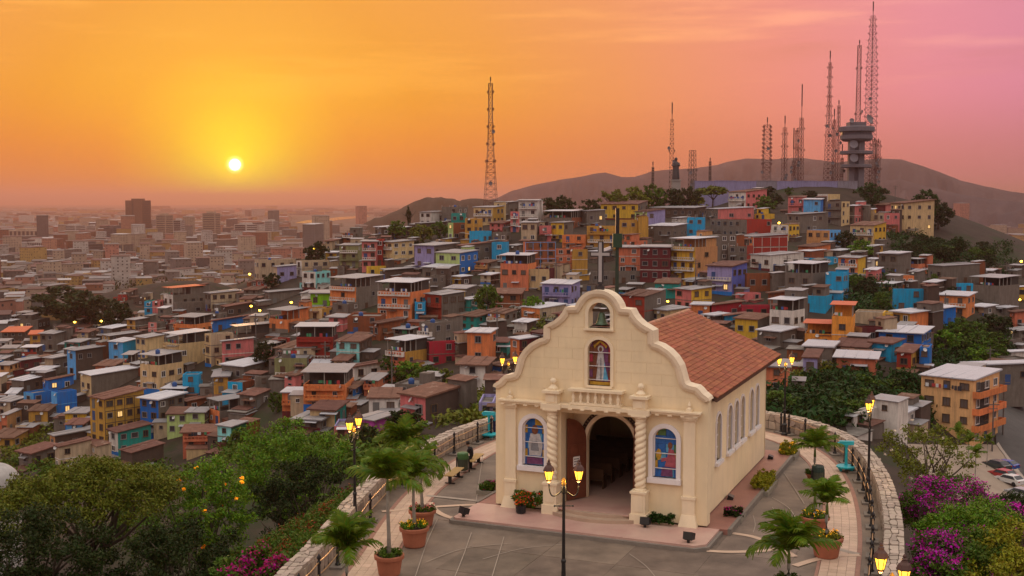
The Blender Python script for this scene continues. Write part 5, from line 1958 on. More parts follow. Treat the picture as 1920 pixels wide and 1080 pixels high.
undergrowth([(1670, 440, 1760, 500, 60), (1740, 460, 1900, 520, 90), (1440, 715, 1730, 800, 150), (1560, 700, 1640, 740, 20), (1745, 610, 1900, 700, 70), (1585, 520, 1665, 590, 60)], 0, 'deep', 2.6, 80, .5, 'undergrowth', 'dark green undergrowth covering the hillside slopes', 1)
undergrowth([(830, 730, 935, 800, 70), (700, 705, 840, 740, 40), (1000, 590, 1060, 640, 20), (60, 790, 110, 880, 40), (0, 820, 60, 880, 30), (890, 545, 935, 605, 20), (1480, 690, 1560, 720, 20), (640, 820, 760, 860, 40)], 0, 'olive', 1.9, 60, .4, 'grassy_scrub', 'olive scrub and weeds on the lower slopes', 2)
undergrowth([(0, 870, 420, 900, 60), (420, 830, 640, 880, 60), (640, 850, 780, 900, 40)], 0, 'mid', 2.2, 70, .4, 'slope_shrubs', 'green shrubs on the slope below the left trees', 3)


def near_tree(name, label, base, h, w, crown_h, colr, n_cl, n_l, leaf, seed, shape='round', flower=None, fl_n=0, trunk_r=.22, spread=None, cat='tree', zc=None):
    """tree close to the plaza: real leaves and limbs"""
    rs = np.random.RandomState(seed)
    t = empty(name, base, 0)
    C = crown_centres(rs, n_cl, shape)
    C = C * np.array([w, w, crown_h]) + np.array([0, 0, h - crown_h])
    Q = leaves(C, n_l, spread or w * .075, leaf, rs)
    ob('crown', quads_mesh('crown', Q, LEAF[colr]), t)
    b = MB()
    fork = Vector((rs.uniform(-.2, .2), rs.uniform(-.2, .2), (h - crown_h) * .9))
    b.tube([(0, 0, -.5), tuple(fork * .5 + Vector((.1, .05, 0))), tuple(fork)], [trunk_r * 1.25, trunk_r, trunk_r * .8], 9)
    idx = rs.choice(len(C), min(len(C), 24), replace=False)
    for i in idx:
        e = Vector(C[i])
        ln_ = (e - fork).length
        mid = fork.lerp(e, .35) + Vector((0, 0, .10 * ln_)) + Vector(rs.randn(3) * .10 * ln_)
        mid2 = fork.lerp(e, .7) + Vector((0, 0, .10 * ln_)) + Vector(rs.randn(3) * .08 * ln_)
        b.tube([tuple(fork), tuple(mid), tuple(mid2), tuple(e)], [trunk_r * .45, trunk_r * .28, trunk_r * .16, trunk_r * .05], 5)
    b.build('trunk', bark, t, smooth=True)
    if flower:
        idx = rs.choice(len(C), fl_n, replace=True)
        F_ = C[idx] + rs.randn(fl_n, 3) * (spread or w * .075) * .9
        fobj('flowers', quads_mesh('flowers', leaves(F_, 14, .13, .085, rs, aspect=.8), FLOW[flower]), t)
    tag(t, label, cat)
    return t


def gpos(px, py, d, dz=0):
    """ground point at picture column px and distance d"""
    x = ondep(px, py, d)[0]
    return (x, d, float(hz(x, d)) + dz)


def tree_to(px_c, d, py_top, w_px, crown_px, **kw):
    base = gpos(px_c, 900, d)
    ztop = ondep(px_c, py_top, d)[2]
    m = d / F_PX
    return dict(base=base, h=ztop - base[2], w=w_px * m, crown_h=crown_px * m, **kw)


near_tree('shade_tree', 'wide olive-green shade tree with layered crown below the plaza wall', **tree_to(165, 62, 872, 350, 150, colr='olive', n_cl=330, n_l=120, leaf=.085, seed=4, shape='umbrella', trunk_r=.3, spread=.55))
near_tree('shade_tree', 'dark leafy tree half hidden under the wide shade tree', **tree_to(60, 52, 960, 330, 170, colr='dark', n_cl=200, n_l=100, leaf=.085, seed=14, trunk_r=.25, spread=.5))
near_tree('flowering_tree', 'open tree dotted with yellow flowers beside the shade tree', **tree_to(392, 66, 858, 170, 200, colr='bright', n_cl=170, n_l=80, leaf=.085, seed=5, flower='yellow', fl_n=18, trunk_r=.17, spread=.45))
near_tree('leafy_tree', 'bright green leafy tree behind the double lamp by the wall', **tree_to(535, 84, 788, 215, 190, colr='bright', n_cl=240, n_l=90, leaf=.10, seed=6, trunk_r=.25, spread=.6))
near_tree('leafy_tree', 'dark green tree under the bright leafy tree', **tree_to(575, 74, 850, 190, 170, colr='dark', n_cl=150, n_l=80, leaf=.095, seed=16, trunk_r=.2, spread=.55))
near_tree('leafy_tree', 'green tree standing between the yellow-flowered tree and the shade tree', **tree_to(290, 84, 905, 200, 150, colr='mid', n_cl=150, n_l=80, leaf=.10, seed=17, trunk_r=.2, spread=.6))
near_tree('leafy_tree', 'low dark tree in front of the yellow-flowered tree', **tree_to(330, 54, 985, 260, 140, colr='dark', n_cl=150, n_l=90, leaf=.08, seed=18, trunk_r=.2, spread=.45))
near_tree('frangipani_tree', 'half-bare crooked tree with pale blossoms outside the right parapet', **tree_to(1745, 92, 800, 200, 110, colr='olive', n_cl=90, n_l=46, leaf=.12, seed=7, flower='white', fl_n=30, trunk_r=.24, spread=.6))

# hedge on the left bank, growing against the outside of the parapet
rs = np.random.RandomState(8)
C, S = [], []
for k in range(1000):
    s = s_at_px(rs.uniform(540, 700), 'l') if False else rs.uniform(12, 46)
    off = rs.uniform(.7, 9.5)
    p = wfr(s, -off)
    if p.x > 3 or p.y > 66:
        continue
    C.append((p.x, p.y, .55 - off * .62 + rs.uniform(-.6, .35)))
    S.append(rs.uniform(.35, .7))
C = np.array(C)
S = np.array(S)
hd = empty('hedge', (-8, 48, 0))
sh = np.array([-8, 48, 0])
sel = rs.rand(len(C))
ob('foliage', quads_mesh('foliage', leaves(C[sel < .8] - sh, 95, S[sel < .8], .075, rs), LEAF['mid']), hd)
ob('red_foliage', quads_mesh('red_foliage', leaves(C[sel >= .8] - sh, 60, S[sel >= .8], .075, rs), LEAF['red']), hd)
MB().tube([(0, -6, -5), (0, -6, -2)], .12).tube([(.5, 0, -5), (.5, 0, -2)], .12).tube([(1.2, 6, -5), (1.2, 6, -2)], .12).build('stem', bark, hd)
tag(hd, 'thick green hedge with reddish tips along the outside of the left parapet', 'hedge')


def bougainvillea(base_list, colr, seed, label, leafc='bright', flower_share=.45, size=.07, zlift=0.0):
    rs = np.random.RandomState(seed)
    C, S = [], []
    for (x, y, z, r, n) in base_list:
        r *= 1.25
        for k in range(int(n * 1.5)):
            d = rs.randn(3)
            d /= np.linalg.norm(d)
            d[2] = d[2] * .85 - .25
            C.append((x + d[0] * r * rs.uniform(.5, 1.1), y + d[1] * r * rs.uniform(.5, 1.1), z + d[2] * r + zlift))
            S.append(r * rs.uniform(.2, .42))
    C, S = np.array(C), np.array(S)
    o = empty('bougainvillea', tuple(C.mean(0) - np.array([0, 0, 1.5])))
    sh = C.mean(0) - np.array([0, 0, 1.5])
    # flowers sit in patches on the outside
    nz = np.sin(C[:, 0] * 1.3 + seed) + np.sin(C[:, 1] * 1.1) + np.sin(C[:, 2] * 2.1) + rs.randn(len(C)) * .35
    fm = nz > np.quantile(nz, 1 - flower_share)
    ob('foliage', quads_mesh('foliage', leaves(C - sh, 60, S, size * 1.1, rs), LEAF[leafc]), o)
    fobj('flowers', quads_mesh('flowers', leaves(C[fm] - sh + np.array([0, 0, .06]), 50, S[fm] * 1.18, size * .8, rs, aspect=.85), FLOW[colr]), o)
    b = MB()
    for (x, y, z, r, n) in base_list:
        b.tube([(x - sh[0], y - sh[1], z - sh[2] - 2.6), (x - sh[0] + .2, y - sh[1], z - sh[2])], [.1, .05], 6)
    b.build('stem', bark, o)
    tag(o, label, 'bougainvillea', 'bougainvillea bushes outside the parapet')


def bz(px, py, d):
    return ondep(px, py, d)


bg_ = lambda L: [(*bz(x, y, d), r, n) for x, y, d, r, n in L]
bougainvillea(bg_([(1750, 935, 64, 1.3, 50), (1800, 930, 66, 1.4, 60), (1720, 945, 62, .9, 30), (1840, 950, 66, 1.1, 40)]), 'magenta', 3, 'purple bougainvillea bush behind the crooked blossoming tree', 'mid', .55)
bougainvillea(bg_([(1790, 985, 55, 1.2, 50), (1830, 990, 56, 1.3, 60), (1760, 1000, 54, 1.0, 40), (1860, 970, 58, 1.2, 45)]), 'magenta', 4, 'green bougainvillea bush with few flowers between the purple ones', 'bright', .16)
bougainvillea(bg_([(1770, 1040, 48, 1.1, 50), (1800, 1055, 47, 1.1, 50), (1830, 1030, 50, 1.0, 45), (1755, 1075, 46, .9, 40)]), 'magenta', 5, 'purple bougainvillea bush growing from the bare earth bank', 'mid', .42)
bougainvillea(bg_([(1870, 1040, 50, 1.2, 60), (1900, 1070, 50, 1.3, 60), (1850, 1080, 46, 1.0, 50), (1910, 1010, 55, 1.2, 50)]), 'magenta', 6, 'yellow-green bougainvillea bush with small purple sprays', 'yellow', .10)
bougainvillea(bg_([(1880, 970, 62, 1.0, 36), (1905, 985, 62, 1.0, 36), (1895, 950, 68, 1.0, 30)]), 'magenta', 9, 'dark trailing bougainvillea with long purple shoots', 'dark', .45)
bougainvillea(bg_([(455, 1062, 43, .8, 40), (490, 1060, 43, .8, 40), (520, 1072, 42, .6, 25), (430, 1085, 42, .7, 25)]), 'crimson', 7, 'crimson bougainvillea at the foot of the left parapet', 'mid', .22)

# ------------------------------------------------------------------ potted palms
palmleaf = leafmat('palm_leaflet', (.10, .155, .018), .45, .35, .45)
palmtrunk = pmat('palm_trunk', (.26, .23, .19), rough=.9, var=.2, scale=4, bump=.3, bscale=9)
terracotta = pmat('terracotta', (.36, .125, .07), rough=.8, var=.12, scale=2, bump=.08, bscale=14, dirt=.12)
soil = pmat('soil', (.06, .04, .03), rough=.95, var=.3)


def frond_mesh(seed, L=1.5, droop=1.0):
    r = np.random.RandomState(seed)
    V = []
    n = 24
    pts = []
    for k in range(n + 1):
        t = k / n
        a = 1.05 - 1.75 * droop * t ** 1.25
        if k == 0:
            pts.append(np.array([0, 0, 0.]))
        else:
            pts.append(pts[-1] + np.array([math.cos(a), 0, math.sin(a)]) * L / n)
    for k in range(2, n + 1):
        t = k / n
        p = pts[k]
        d = pts[k] - pts[k - 1]
        d /= np.linalg.norm(d)
        ll = L * .36 * (math.sin(math.pi * min(1, t * .9 + .12)) ** .6) * r.uniform(.85, 1.1)
        for s in (-1, 1):
            dirv = d * .75 + np.array([0, s * .8, -.25 + .25 * r.randn() * .5])
            dirv /= np.linalg.norm(dirv)
            e = p + dirv * ll + np.array([0, 0, -.18 * ll])
            w = np.array([d[0], 0, d[2]]) * .032
            mid = p + dirv * ll * .5 + np.array([0, 0, .02])
            V.append([p - w, p + w, mid + w * 1.2, mid - w * 1.2])
            V.append([mid - w * 1.2, mid + w * 1.2, e + w * .2, e - w * .2])
        w2 = np.array([0, .014, 0])
        V.append([pts[k - 1] - w2, pts[k - 1] + w2, pts[k] + w2 * .8, pts[k] - w2 * .8])
    return quads_mesh('frond', np.array(V), palmleaf)


FRONDS = [frond_mesh(k, 1.5, d) for k, d in enumerate((.75, .9, 1.0, 1.15, 1.3, .6))]
flor = {}


def pot(loc, r, h, label, flower='yellow', leafc='mid'):
    o = empty('planter_pot', loc)
    MB().lathe([(r * .72, 0), (r * .78, .05), (r * .95, h * .8), (r * 1.08, h * .82), (r * 1.1, h * .97), (r * 1.05, h), (r * .92, h), (r * .9, h * .9)], 24, cap=False).build('pot', terracotta, o, smooth=False)
    MB().lathe([(r * .93, h * .9), (.01, h * .94)], 16, cap=False).build('soil', soil, o)
    rs = np.random.RandomState(int(abs(loc[0]) * 100) % 997)
    n = 34
    a = rs.uniform(0, 6.28, n)
    q = np.sqrt(rs.uniform(.1, 1, n)) * r * .95
    C = np.stack([q * np.cos(a), q * np.sin(a), np.full(n, h + .07) + rs.uniform(-.03, .06, n)], 1)
    ob('ground_plants', quads_mesh('ground_plants', leaves(C, 26, .14, .05, rs), LEAF[leafc]), o)
    if flower:
        fobj('flowers', quads_mesh('flowers', leaves(C[:18] + [0, 0, .07], 7, .12, .035, rs, aspect=.8), FLOW[flower]), o)
    tag(o, label, 'planter', 'terracotta planters on the plaza')


def palm(loc, trunk_h, nf, L, label, lean=0.0, crown_sheath=True, seed=0):
    r = random.Random(seed + 3)
    o = empty('palm', loc, r.uniform(0, 6))
    top = Vector((lean, 0, trunk_h))
    MB().tube([(0, 0, -.15), (lean * .2, 0, trunk_h * .3), (lean * .6, .02, trunk_h * .7), tuple(top)], [.10, .075, .062, .06], 9).build('trunk', palmtrunk, o, smooth=True)
    MB().tube([tuple(top), tuple(top + Vector((0, 0, .28))), tuple(top + Vector((0, 0, .55)))], [.07, .055, .02], 8).build('crownshaft', pmat('green_crownshaft', (.12, .18, .04), rough=.5, var=.15), o, smooth=True)
    for k in range(nf):
        f = ob('frond', r.choice(FRONDS), o)
        f.location = top + Vector((0, 0, .30 + .25 * r.random()))
        tilt = r.uniform(-.5, .45) if k % 3 else r.uniform(-.95, -.3)
        f.rotation_euler = (r.uniform(-.15, .15), tilt, 2 * math.pi * (k * .381966) + r.uniform(-.2, .2))
        s = L / 1.5 * r.uniform(.66, 1.05)
        f.scale = (s, s, s)
    tag(o, label, 'palm', 'palms on the plaza')


def zpx(x, y, py):
    """height above ground that shows at picture row py for a point at (x, y)"""
    lo, hi = -5, 20
    for _ in range(40):
        mid = (lo + hi) / 2
        if proj(x, y, mid)[1] > py:
            lo = mid
        else:
            hi = mid
    return lo


for (px, py, r_, h_, crown_py, nf, L, lab, fl, lc, lean) in (
        (730, 1078, .52, .78, 905, 22, 1.75, 'tall slim palm in the terracotta pot nearest the front lamp post', None, 'mid', .05),
        (777, 1024, .56, .80, 900, 18, 1.6, 'palm in the rimmed terracotta pot between two other potted palms', 'yellow', 'bright', -.05),
        (792, 986, .55, .70, 880, 18, 1.55, 'bushy palm in the pot with red flowers near the paver band', 'pink', 'mid', .1),
        (758, 905, .45, .6, 838, 24, 1.95, 'full palm close to the left parapet behind the other potted palms', None, 'mid', .0),
        (1549, 1044, .60, .80, 950, 20, 1.5, 'palm in the terracotta pot ringed with yellow flowers', 'yellow', 'olive', .0),
        (1527, 996, .58, .65, 930, 4, .9, 'sparse young palm in the pot behind the yellow-flowered pot', 'yellow', 'mid', .0),
        (1527, 905, .40, .45, 845, 20, 1.65, 'feathery palm beside the dark litter bin', None, 'mid', .0),
        (1478, 1120, .5, .6, 1040, 22, 1.9, 'broad palm rising beside the curved paver bands', None, 'mid', .0),
        (650, 1140, .5, .6, 1040, 20, 1.8, 'low palm with arching fronds beside the left railing', None, 'mid', .0)):
    x, y, _ = onz(px, py)
    pot((x, y, .015), r_, h_, 'terracotta pot holding the ' + lab.split(' in the ')[0].replace('palm close to', 'palm by') if ' in the ' in lab else 'terracotta pot holding the ' + lab, fl, lc)
    zt = zpx(x, y, crown_py)
    palm((x, y, h_ * .92), max(.4, zt - h_ * .92 - .3), nf, L, lab, lean, seed=px)
# ------------------------------------------------------------------ the city on the plain
CR = random.Random(77)
citymats = [pmat('city_' + n, vscale(lin(*c), .72), rough=.85, var=.2, scale=.2, isl=.18) for n, c in (('white', (190, 180, 172)), ('beige', (176, 154, 134)), ('grey', (126, 116, 110)), ('brick', (140, 92, 72)), ('salmon', (182, 128, 108)), ('ochre', (178, 142, 88)), ('slate', (96, 90, 90)))]
cityroofs = [pmat('city_roof_' + n, c, rough=.7, var=.25, scale=.15, isl=.3) for n, c in (('zinc', (.20, .185, .185)), ('rust', (.10, .05, .04)), ('slab', (.12, .10, .09)), ('white', (.36, .34, .34)))]
cwin = pmat('city_window', (.035, .033, .036), rough=.3)
cm = MB()
NM = len(citymats)


def city_box(x, y, z, w, d, h, rz, near):
    c, s = math.cos(rz), math.sin(rz)

    def T(a, b, zz):
        return (x + a * c - b * s, y + a * s + b * c, z + zz)
    mi = CR.choice((0, 0, 1, 1, 2, 2, 3, 4, 5, 6))
    v = [T(a, b, zz) for zz in (-4, h) for a, b in ((-w, -d), (w, -d), (w, d), (-w, d))]
    cm.add(v, [(0, 1, 5, 4), (1, 2, 6, 5), (2, 3, 7, 6), (3, 0, 4, 7)], mi)
    ri = CR.choices((0, 1, 2, 3), (3, 5, 5, 1))[0]
    rise = CR.uniform(.2, 1.4)
    o = .4
    r4 = [T(-w - o, -d - o, h), T(w + o, -d - o, h), T(w + o, d + o, h + rise), T(-w - o, d + o, h + rise)]
    r5 = [(a, b, e + .25) for a, b, e in r4]
    cm.hexa(r4, r5, NM + ri)
    if near:
        nf = max(1, int(h / 3))
        for f in range(nf):
            zc = h * (f + .5) / nf
            k = max(1, int(2 * w / 3.2))
            for q in range(k):
                if CR.random() < .3:
                    continue
                xc = -w + 2 * w * (q + .5) / k
                cm.add([T(xc - .6, -d - .05, zc - .6), T(xc + .6, -d - .05, zc - .6), T(xc + .6, -d - .05, zc + .6), T(xc - .6, -d - .05, zc + .6)], [(0, 1, 2, 3)], NM + 4)
            k = max(1, int(2 * d / 3.6))
            for q in range(k):
                if CR.random() < .4:
                    continue
                yc = -d + 2 * d * (q + .5) / k
                cm.add([T(w + .05, yc - .6, zc - .6), T(w + .05, yc + .6, zc - .6), T(w + .05, yc + .6, zc + .6), T(w + .05, yc - .6, zc + .6)], [(0, 1, 2, 3)], NM + 4)


def city_fill(d0, d1, cell, wmin, wmax, hmin, hmax, near, pskip):
    y = d0
    while y < d1:
        step = cell * CR.uniform(.9, 1.1)
        x = -.50 * y - 60
        xe = .50 * y + 60
        while x < xe:
            x += cell * CR.uniform(.8, 1.25)
            px = 960 + F_PX * x / y
            if 860 < px < 1690 or CR.random() < pskip or (y > 2600 and 535 < px < 715 and y < 7000):
                continue
            z = float(hz(x, y)) if (TXS[0] + 4 < x < TXS[-1] - 4 and y < TYS[-1] - 4) else GZ
            if z > -34 and px > 330:
                continue
            if z > -43 and px > 120:
                continue
            py = proj(x, y, z)[1]
            if any(a - 6 < px < c + 6 and b - 4 < py < e + 6 for a, c, b, e in boxes_px if px < 500):
                continue
            h = CR.uniform(hmin, hmax) * (CR.uniform(1.3, 2.4) if CR.random() < .10 else 1)
            city_box(x + CR.uniform(-2, 2), y + CR.uniform(-cell, cell) * .3, max(z, GZ), CR.uniform(wmin, wmax) / 2, CR.uniform(wmin, wmax) / 2, h, CR.choice((.35, .35, .2, -.5, .5)) + CR.uniform(-.1, .1), near)
        y += step


city_fill(430, 900, 12.6, 8, 13, 3.2, 9, True, .10)
city_fill(900, 1700, 18, 10, 18, 4, 13, True, .10)
city_fill(1350, 2700, 82, 14, 26, 14, 34, True, .3)
city_fill(1700, 3200, 36, 18, 34, 4, 16, False, .15)
city_fill(3200, 6200, 80, 26, 60, 4, 18, False, .3)
city_fill(6200, 12000, 190, 50, 120, 4, 22, False, .4)
tag(cm.build('city_rooftops', citymats + cityroofs + [cwin]), 'hazy low city of countless small buildings spreading to the horizon', 'city', kind='stuff')
# street trees among them
rs = np.random.RandomState(6)
C, S = [], []
for k in range(300):
    px, py = (rs.uniform(0, 760), rs.uniform(400, 570)) if k % 6 else (rs.uniform(1790, 1920), rs.uniform(400, 520))
    x, y, z = onz(px, py, GZ)
    if y < 900 and z < GZ + 1 and px > 250:
        continue
    if TXS[0] < x < TXS[-1] and y < TYS[-1]:
        z = float(hz(x, y))
    C.append((x, y, z + 4))
    S.append(rs.uniform(4, 9) * (1 + y / 4000))
tag(ob('city_trees', quads_mesh('city_trees', leaves(C, 50, np.array(S), 1.9, rs), LEAF['dark'])), 'dark tree clumps scattered through the hazy city', 'trees', kind='stuff')

OFF = [(238, 267, 284, 376, 456, 'brown', 24, 'tall brown slab tower, the highest building on the plain'), (294, 311, 325, 404, 456, 'beige', 15, 'mid-rise with dark top floors right of the brown tower'), (326, 340, 347, 413, 460, 'white', 13, 'pale mid-rise block beside the dark-topped one'),
       (381, 404, 414, 400, 454, 'beige', 16, 'square pale tower standing alone before the sunset glow'), (440, 462, 484, 421, 456, 'white', 9, 'white block with dark upper rows'), (497, 512, 522, 415, 456, 'white', 11, 'slim pale block nearest the river'),
       (14, 72, 98, 432, 455, 'beige', 5, 'long low block with pale vertical fins'), (119, 142, 160, 423, 448, 'white', 8, 'pale block with dark horizontal floor bands'), (164, 180, 183, 424, 446, 'white', 6, 'small pale block behind the banded one'), (196, 212, 236, 427, 458, 'slate', 8, 'grey glazed block left of the brown tower'),
       (138, 162, 192, 458, 484, 'slate', 5, 'dark glazed office block with flared white panel'), (198, 219, 236, 472, 500, 'white', 5, 'white block with curved dark roof'), (54, 80, 112, 454, 476, 'white', 5, 'pale blocks with vertical white fins'), (10, 22, 54, 484, 502, 'beige', 4, 'plain beige hall with blank walls'), (150, 176, 180, 520, 540, 'ochre', 4, 'small pale green block with rows of windows'), (262, 300, 320, 560, 575, 'beige', 3, 'long pale warehouse roof edge')]
bmat = {'brown': pmat('brown_tower_concrete', lin(112, 82, 68), rough=.8, var=.1, scale=.1), 'beige': citymats[1], 'white': citymats[0], 'slate': citymats[6], 'ochre': citymats[5]}
for (xl, xc, xr, yt, yb, cl, fl, lab) in OFF[:15]:
    p = onz(xc, yb, GZ)
    if TXS[0] < p[0] < TXS[-1] and p[1] < TYS[-1]:
        p = march(xc, yb) or p
    m = p[1] / F_PX
    a, wL, wR = (math.atan2(max(4, xr - xc), max(4, xc - xl)), 0, 0)
    wL, wR = max(4, xc - xl) * m / math.cos(a), max(4, xr - xc) * m / math.sin(a)
    h = (yb - yt) * m
    o = empty('office_building', p, -a - math.atan2(p[0], p[1]))
    MB().box(-wL, 0, 0, wR, -3, h).build('wall', bmat[cl], o)
    MB().box(-wL * .75, -wL * .25, wR * .2, wR * .8, h, h + 3.5).build('roof_house', bmat[cl], o)
    fh = h / fl
    vert = 'fins' in lab
    for f in range(fl):
        z = fh * (f + .35)
        if vert:
            break
        if lab.startswith('tall brown'):
            MB().box(-wL * .60, -wL * .50, -.25, .1, z, z + fh * .45).build('window', cwin, o)
            MB().box(-.1, .25, wR * .08, wR * .92, z, z + fh * .5).build('window_band', cwin, o)
        else:
            dk_ = 'dark upper' in lab and f > fl * .6 or 'dark-top' in lab and f > fl * .6
            MB().box(-wL * .94, -wL * .06, -.25, .1, z - (fh * .3 if dk_ else 0), z + fh * .45).build('window_band', cwin, o)
            MB().box(-.1, .25, wR * .06, wR * .94, z, z + fh * .45).build('window_band', cwin, o)
    if vert:
        for k in range(8):
            x = -wL + wL * (k + .5) / 8
            MB().box(x - wL / 28, x + wL / 28, -.3, .1, h * .12, h * .92).build('window_band', cwin, o)
    tag(o, lab, 'building', 'taller buildings on the plain')

# ------------------------------------------------------------------ masts, lookout tower, wall and statue on the ridge
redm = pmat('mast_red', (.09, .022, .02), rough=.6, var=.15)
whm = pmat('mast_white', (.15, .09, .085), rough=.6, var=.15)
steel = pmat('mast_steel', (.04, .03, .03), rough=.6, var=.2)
dishm = pmat('dish_grey', (.16, .14, .15), rough=.6, var=.1)


def mast(px, yt, d, wb, wt, pole, label, panels=0, dishes=0, waist=None, striped=True, seed=0, base_py=None):
    r = random.Random(seed)
    x = ondep(px, 345, d)[0]
    z0 = float(hz(x, d)) - .5
    H = ondep(px, yt, d)[2] - z0
    m = d / F_PX
    o = empty('antenna_mast', (x, d, z0), r.uniform(0, 1.5))
    hp = pole * m
    hl = H - hp
    n = max(5, min(46, int(hl / 2.1)))

    def wid(t):
        if waist:
            if t < waist[0]:
                return (wb + (waist[1] - wb) * (t / waist[0])) * m / 2
            return (waist[1] + (wt - waist[1]) * min(1, (t - waist[0]) * 4)) * m / 2
        return (wb + (wt - wb) * t) * m / 2
    th = .03 + .00014 * d
    for q in range(4):
        sx, sy = ((1, 1), (-1, 1), (-1, -1), (1, -1))[q]
        pts = [(sx * wid(k / n), sy * wid(k / n), hl * k / n) for k in range(n + 1)]
        b = MB()
        for k in range(n):
            b.tube([pts[k], pts[k + 1]], th * .75, 4, (k * 7 // n) % 2 if striped else 0, False)
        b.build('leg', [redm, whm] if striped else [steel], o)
    b = MB()
    for k in range(n):
        w0, w1 = wid(k / n), wid((k + 1) / n)
        za, zb = hl * k / n, hl * (k + 1) / n
        c0 = [(w0, w0), (-w0, w0), (-w0, -w0), (w0, -w0)]
        c1 = [(w1, w1), (-w1, w1), (-w1, -w1), (w1, -w1)]
        mi = (k * 7 // n) % 2 if striped else 0
        for q in range(4):
            b.bar((*c0[q], za), (*c1[(q + 1) % 4], zb), th * .5, mi)
            b.bar((*c0[(q + 1) % 4], za), (*c1[q], zb), th * .5, mi)
            b.bar((*c1[q], zb), (*c1[(q + 1) % 4], zb), th * .5, mi)
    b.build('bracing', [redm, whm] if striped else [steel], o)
    if pole:
        MB().tube([(0, 0, hl - 1), (0, 0, hl + hp * .35)], th * 1.3, 8).tube([(0, 0, hl + hp * .35), (0, 0, H)], th * 2.4, 8).build('top_antenna', steel, o)
    pan = MB().box(-.09, .09, -.08, .08, -.6, .6).bar((-.55, 0, 0), (.7, 0, 0), .05).bar((0, -.5, .35), (0, .5, .35), .05).mesh('antenna_panel', redm if striped else steel)
    for k in range(panels):
        t = 1 - (k // 4 + .5) / max(1, panels // 4) * .62
        a = (k % 4) * math.pi / 2 + .78
        w = wid(t) * 1.42 + .35
        ob('antenna_panel', pan, o, (w * math.cos(a), w * math.sin(a), hl * t), a)
    for k in range(dishes):
        t = r.uniform(.12, .75)
        a = r.uniform(-2.6, -.5) - o.rotation_euler[2]
        w = wid(t) + .7
        ds = MB().lathe([(.01, 0), (.55, .14), (.8, .34), (.8, .4), (.5, .3), (.01, .18)], 12, cap=False).mesh('dish', dishm)
        q = ob('dish', ds, o, (w * math.cos(a), w * math.sin(a), hl * t))
        q.rotation_euler = (0, math.pi / 2, a)
    MB().box(-wid(0) - .5, wid(0) + .5, -wid(0) - .5, wid(0) + .5, -2, .5).build('footing', slabm, o)
    tag(o, label, 'antenna mast', 'antenna masts on the hill')


mast(920, 144, 455, 27, 7, 12, 'tall red lattice tower standing apart behind the ridge houses', 20, 2, (.52, 11), True, 1)
mast(1259, 192, 525, 10, 6, 32, 'slender lattice mast with whip antenna beside the ridge statue', 4, 3, None, False, 2)
mast(1298, 282, 525, 13, 9, 0, 'short lattice mast crowded with dishes near the lavender wall end', 6, 6, None, False, 3)
mast(1331, 296, 530, 4, 3, 6, 'thin short mast behind the left part of the lavender wall', 0, 3, None, False, 4)
mast(1224, 303, 530, 4, 3, 10, 'thin short mast left of the ridge statue', 0, 1, None, False, 5)
mast(1437, 220, 540, 15, 11, 14, 'stout red and white mast ringed with antenna panels', 40, 2, None, True, 6)
mast(1470, 217, 545, 8, 5, 22, 'slim red mast between the stout ringed mast and the thick pole', 12, 2, None, True, 7)
mast(1487, 240, 540, 5, 4, 60, 'short mast with a thick dark cylinder on top', 0, 4, None, True, 8)
mast(1501, 158, 545, 8, 5, 62, 'tall mast topped by a long dark cylinder', 8, 2, None, True, 9)
mast(1493, 240, 550, 6, 5, 4, 'plain lattice mast tucked behind the cylinder-topped mast', 4, 1, None, True, 10)
mast(1552, 95, 545, 13, 4, 22, 'very tall tapering mast left of the lookout tower', 32, 3, (.5, 7), True, 11)
mast(1562, 204, 540, 5, 4, 20, 'red and white striped mast beside the lookout tower', 0, 3, None, True, 12)
mast(1570, 188, 552, 6, 4, 10, 'lattice mast with two dark drums beside the lookout tower', 6, 2, None, True, 13)
mast(1578, 270, 545, 4, 4, 26, 'short pole mast against the lookout tower', 0, 1, None, True, 14)
mast(1606, 75, 556, 10, 6, 10, 'tall lattice mast rising right behind the lookout tower roof', 10, 4, None, True, 15)
mast(1630, 3, 556, 16, 6, 26, 'tallest mast, ringed with cross-shaped antennas above the lookout tower', 64, 3, (.72, 13), True, 16)
mast(1638, 258, 550, 7, 6, 4, 'squat lattice mast right of the lookout tower', 12, 3, None, True, 17)
mast(1645, 260, 556, 7, 6, 4, 'squat outer lattice mast beside the big round tree', 12, 3, None, True, 18)

tw_ = empty('lookout_tower', gpos(1604, 345, 538))
tw_.location.z = 17
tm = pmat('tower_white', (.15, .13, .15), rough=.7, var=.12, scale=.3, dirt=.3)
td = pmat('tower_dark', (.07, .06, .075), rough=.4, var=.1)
M_ = 538 / F_PX
zz = lambda y: CAM_H + (378 - y) * M_ - 17
b = MB()
for a in (0, math.pi / 2, math.pi, 3 * math.pi / 2):
    cx, cy = 3.0 * math.cos(a + .5), 3.0 * math.sin(a + .5)
    b.box(cx - 1.3, cx + 1.3, cy - 1.3, cy + 1.3, -4, zz(264))
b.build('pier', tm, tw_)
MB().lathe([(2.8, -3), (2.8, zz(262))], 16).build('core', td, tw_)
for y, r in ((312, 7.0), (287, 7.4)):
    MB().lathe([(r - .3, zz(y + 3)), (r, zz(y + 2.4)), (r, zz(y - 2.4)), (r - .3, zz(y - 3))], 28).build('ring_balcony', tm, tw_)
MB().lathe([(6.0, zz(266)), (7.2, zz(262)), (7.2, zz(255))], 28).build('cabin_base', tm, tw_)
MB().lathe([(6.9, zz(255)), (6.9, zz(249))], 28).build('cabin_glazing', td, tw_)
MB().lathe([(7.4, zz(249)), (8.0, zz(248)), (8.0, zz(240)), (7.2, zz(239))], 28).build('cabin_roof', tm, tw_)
MB().box(-4, 3.5, -3, 3, zz(239), zz(231)).build('upper_room', tm, tw_)
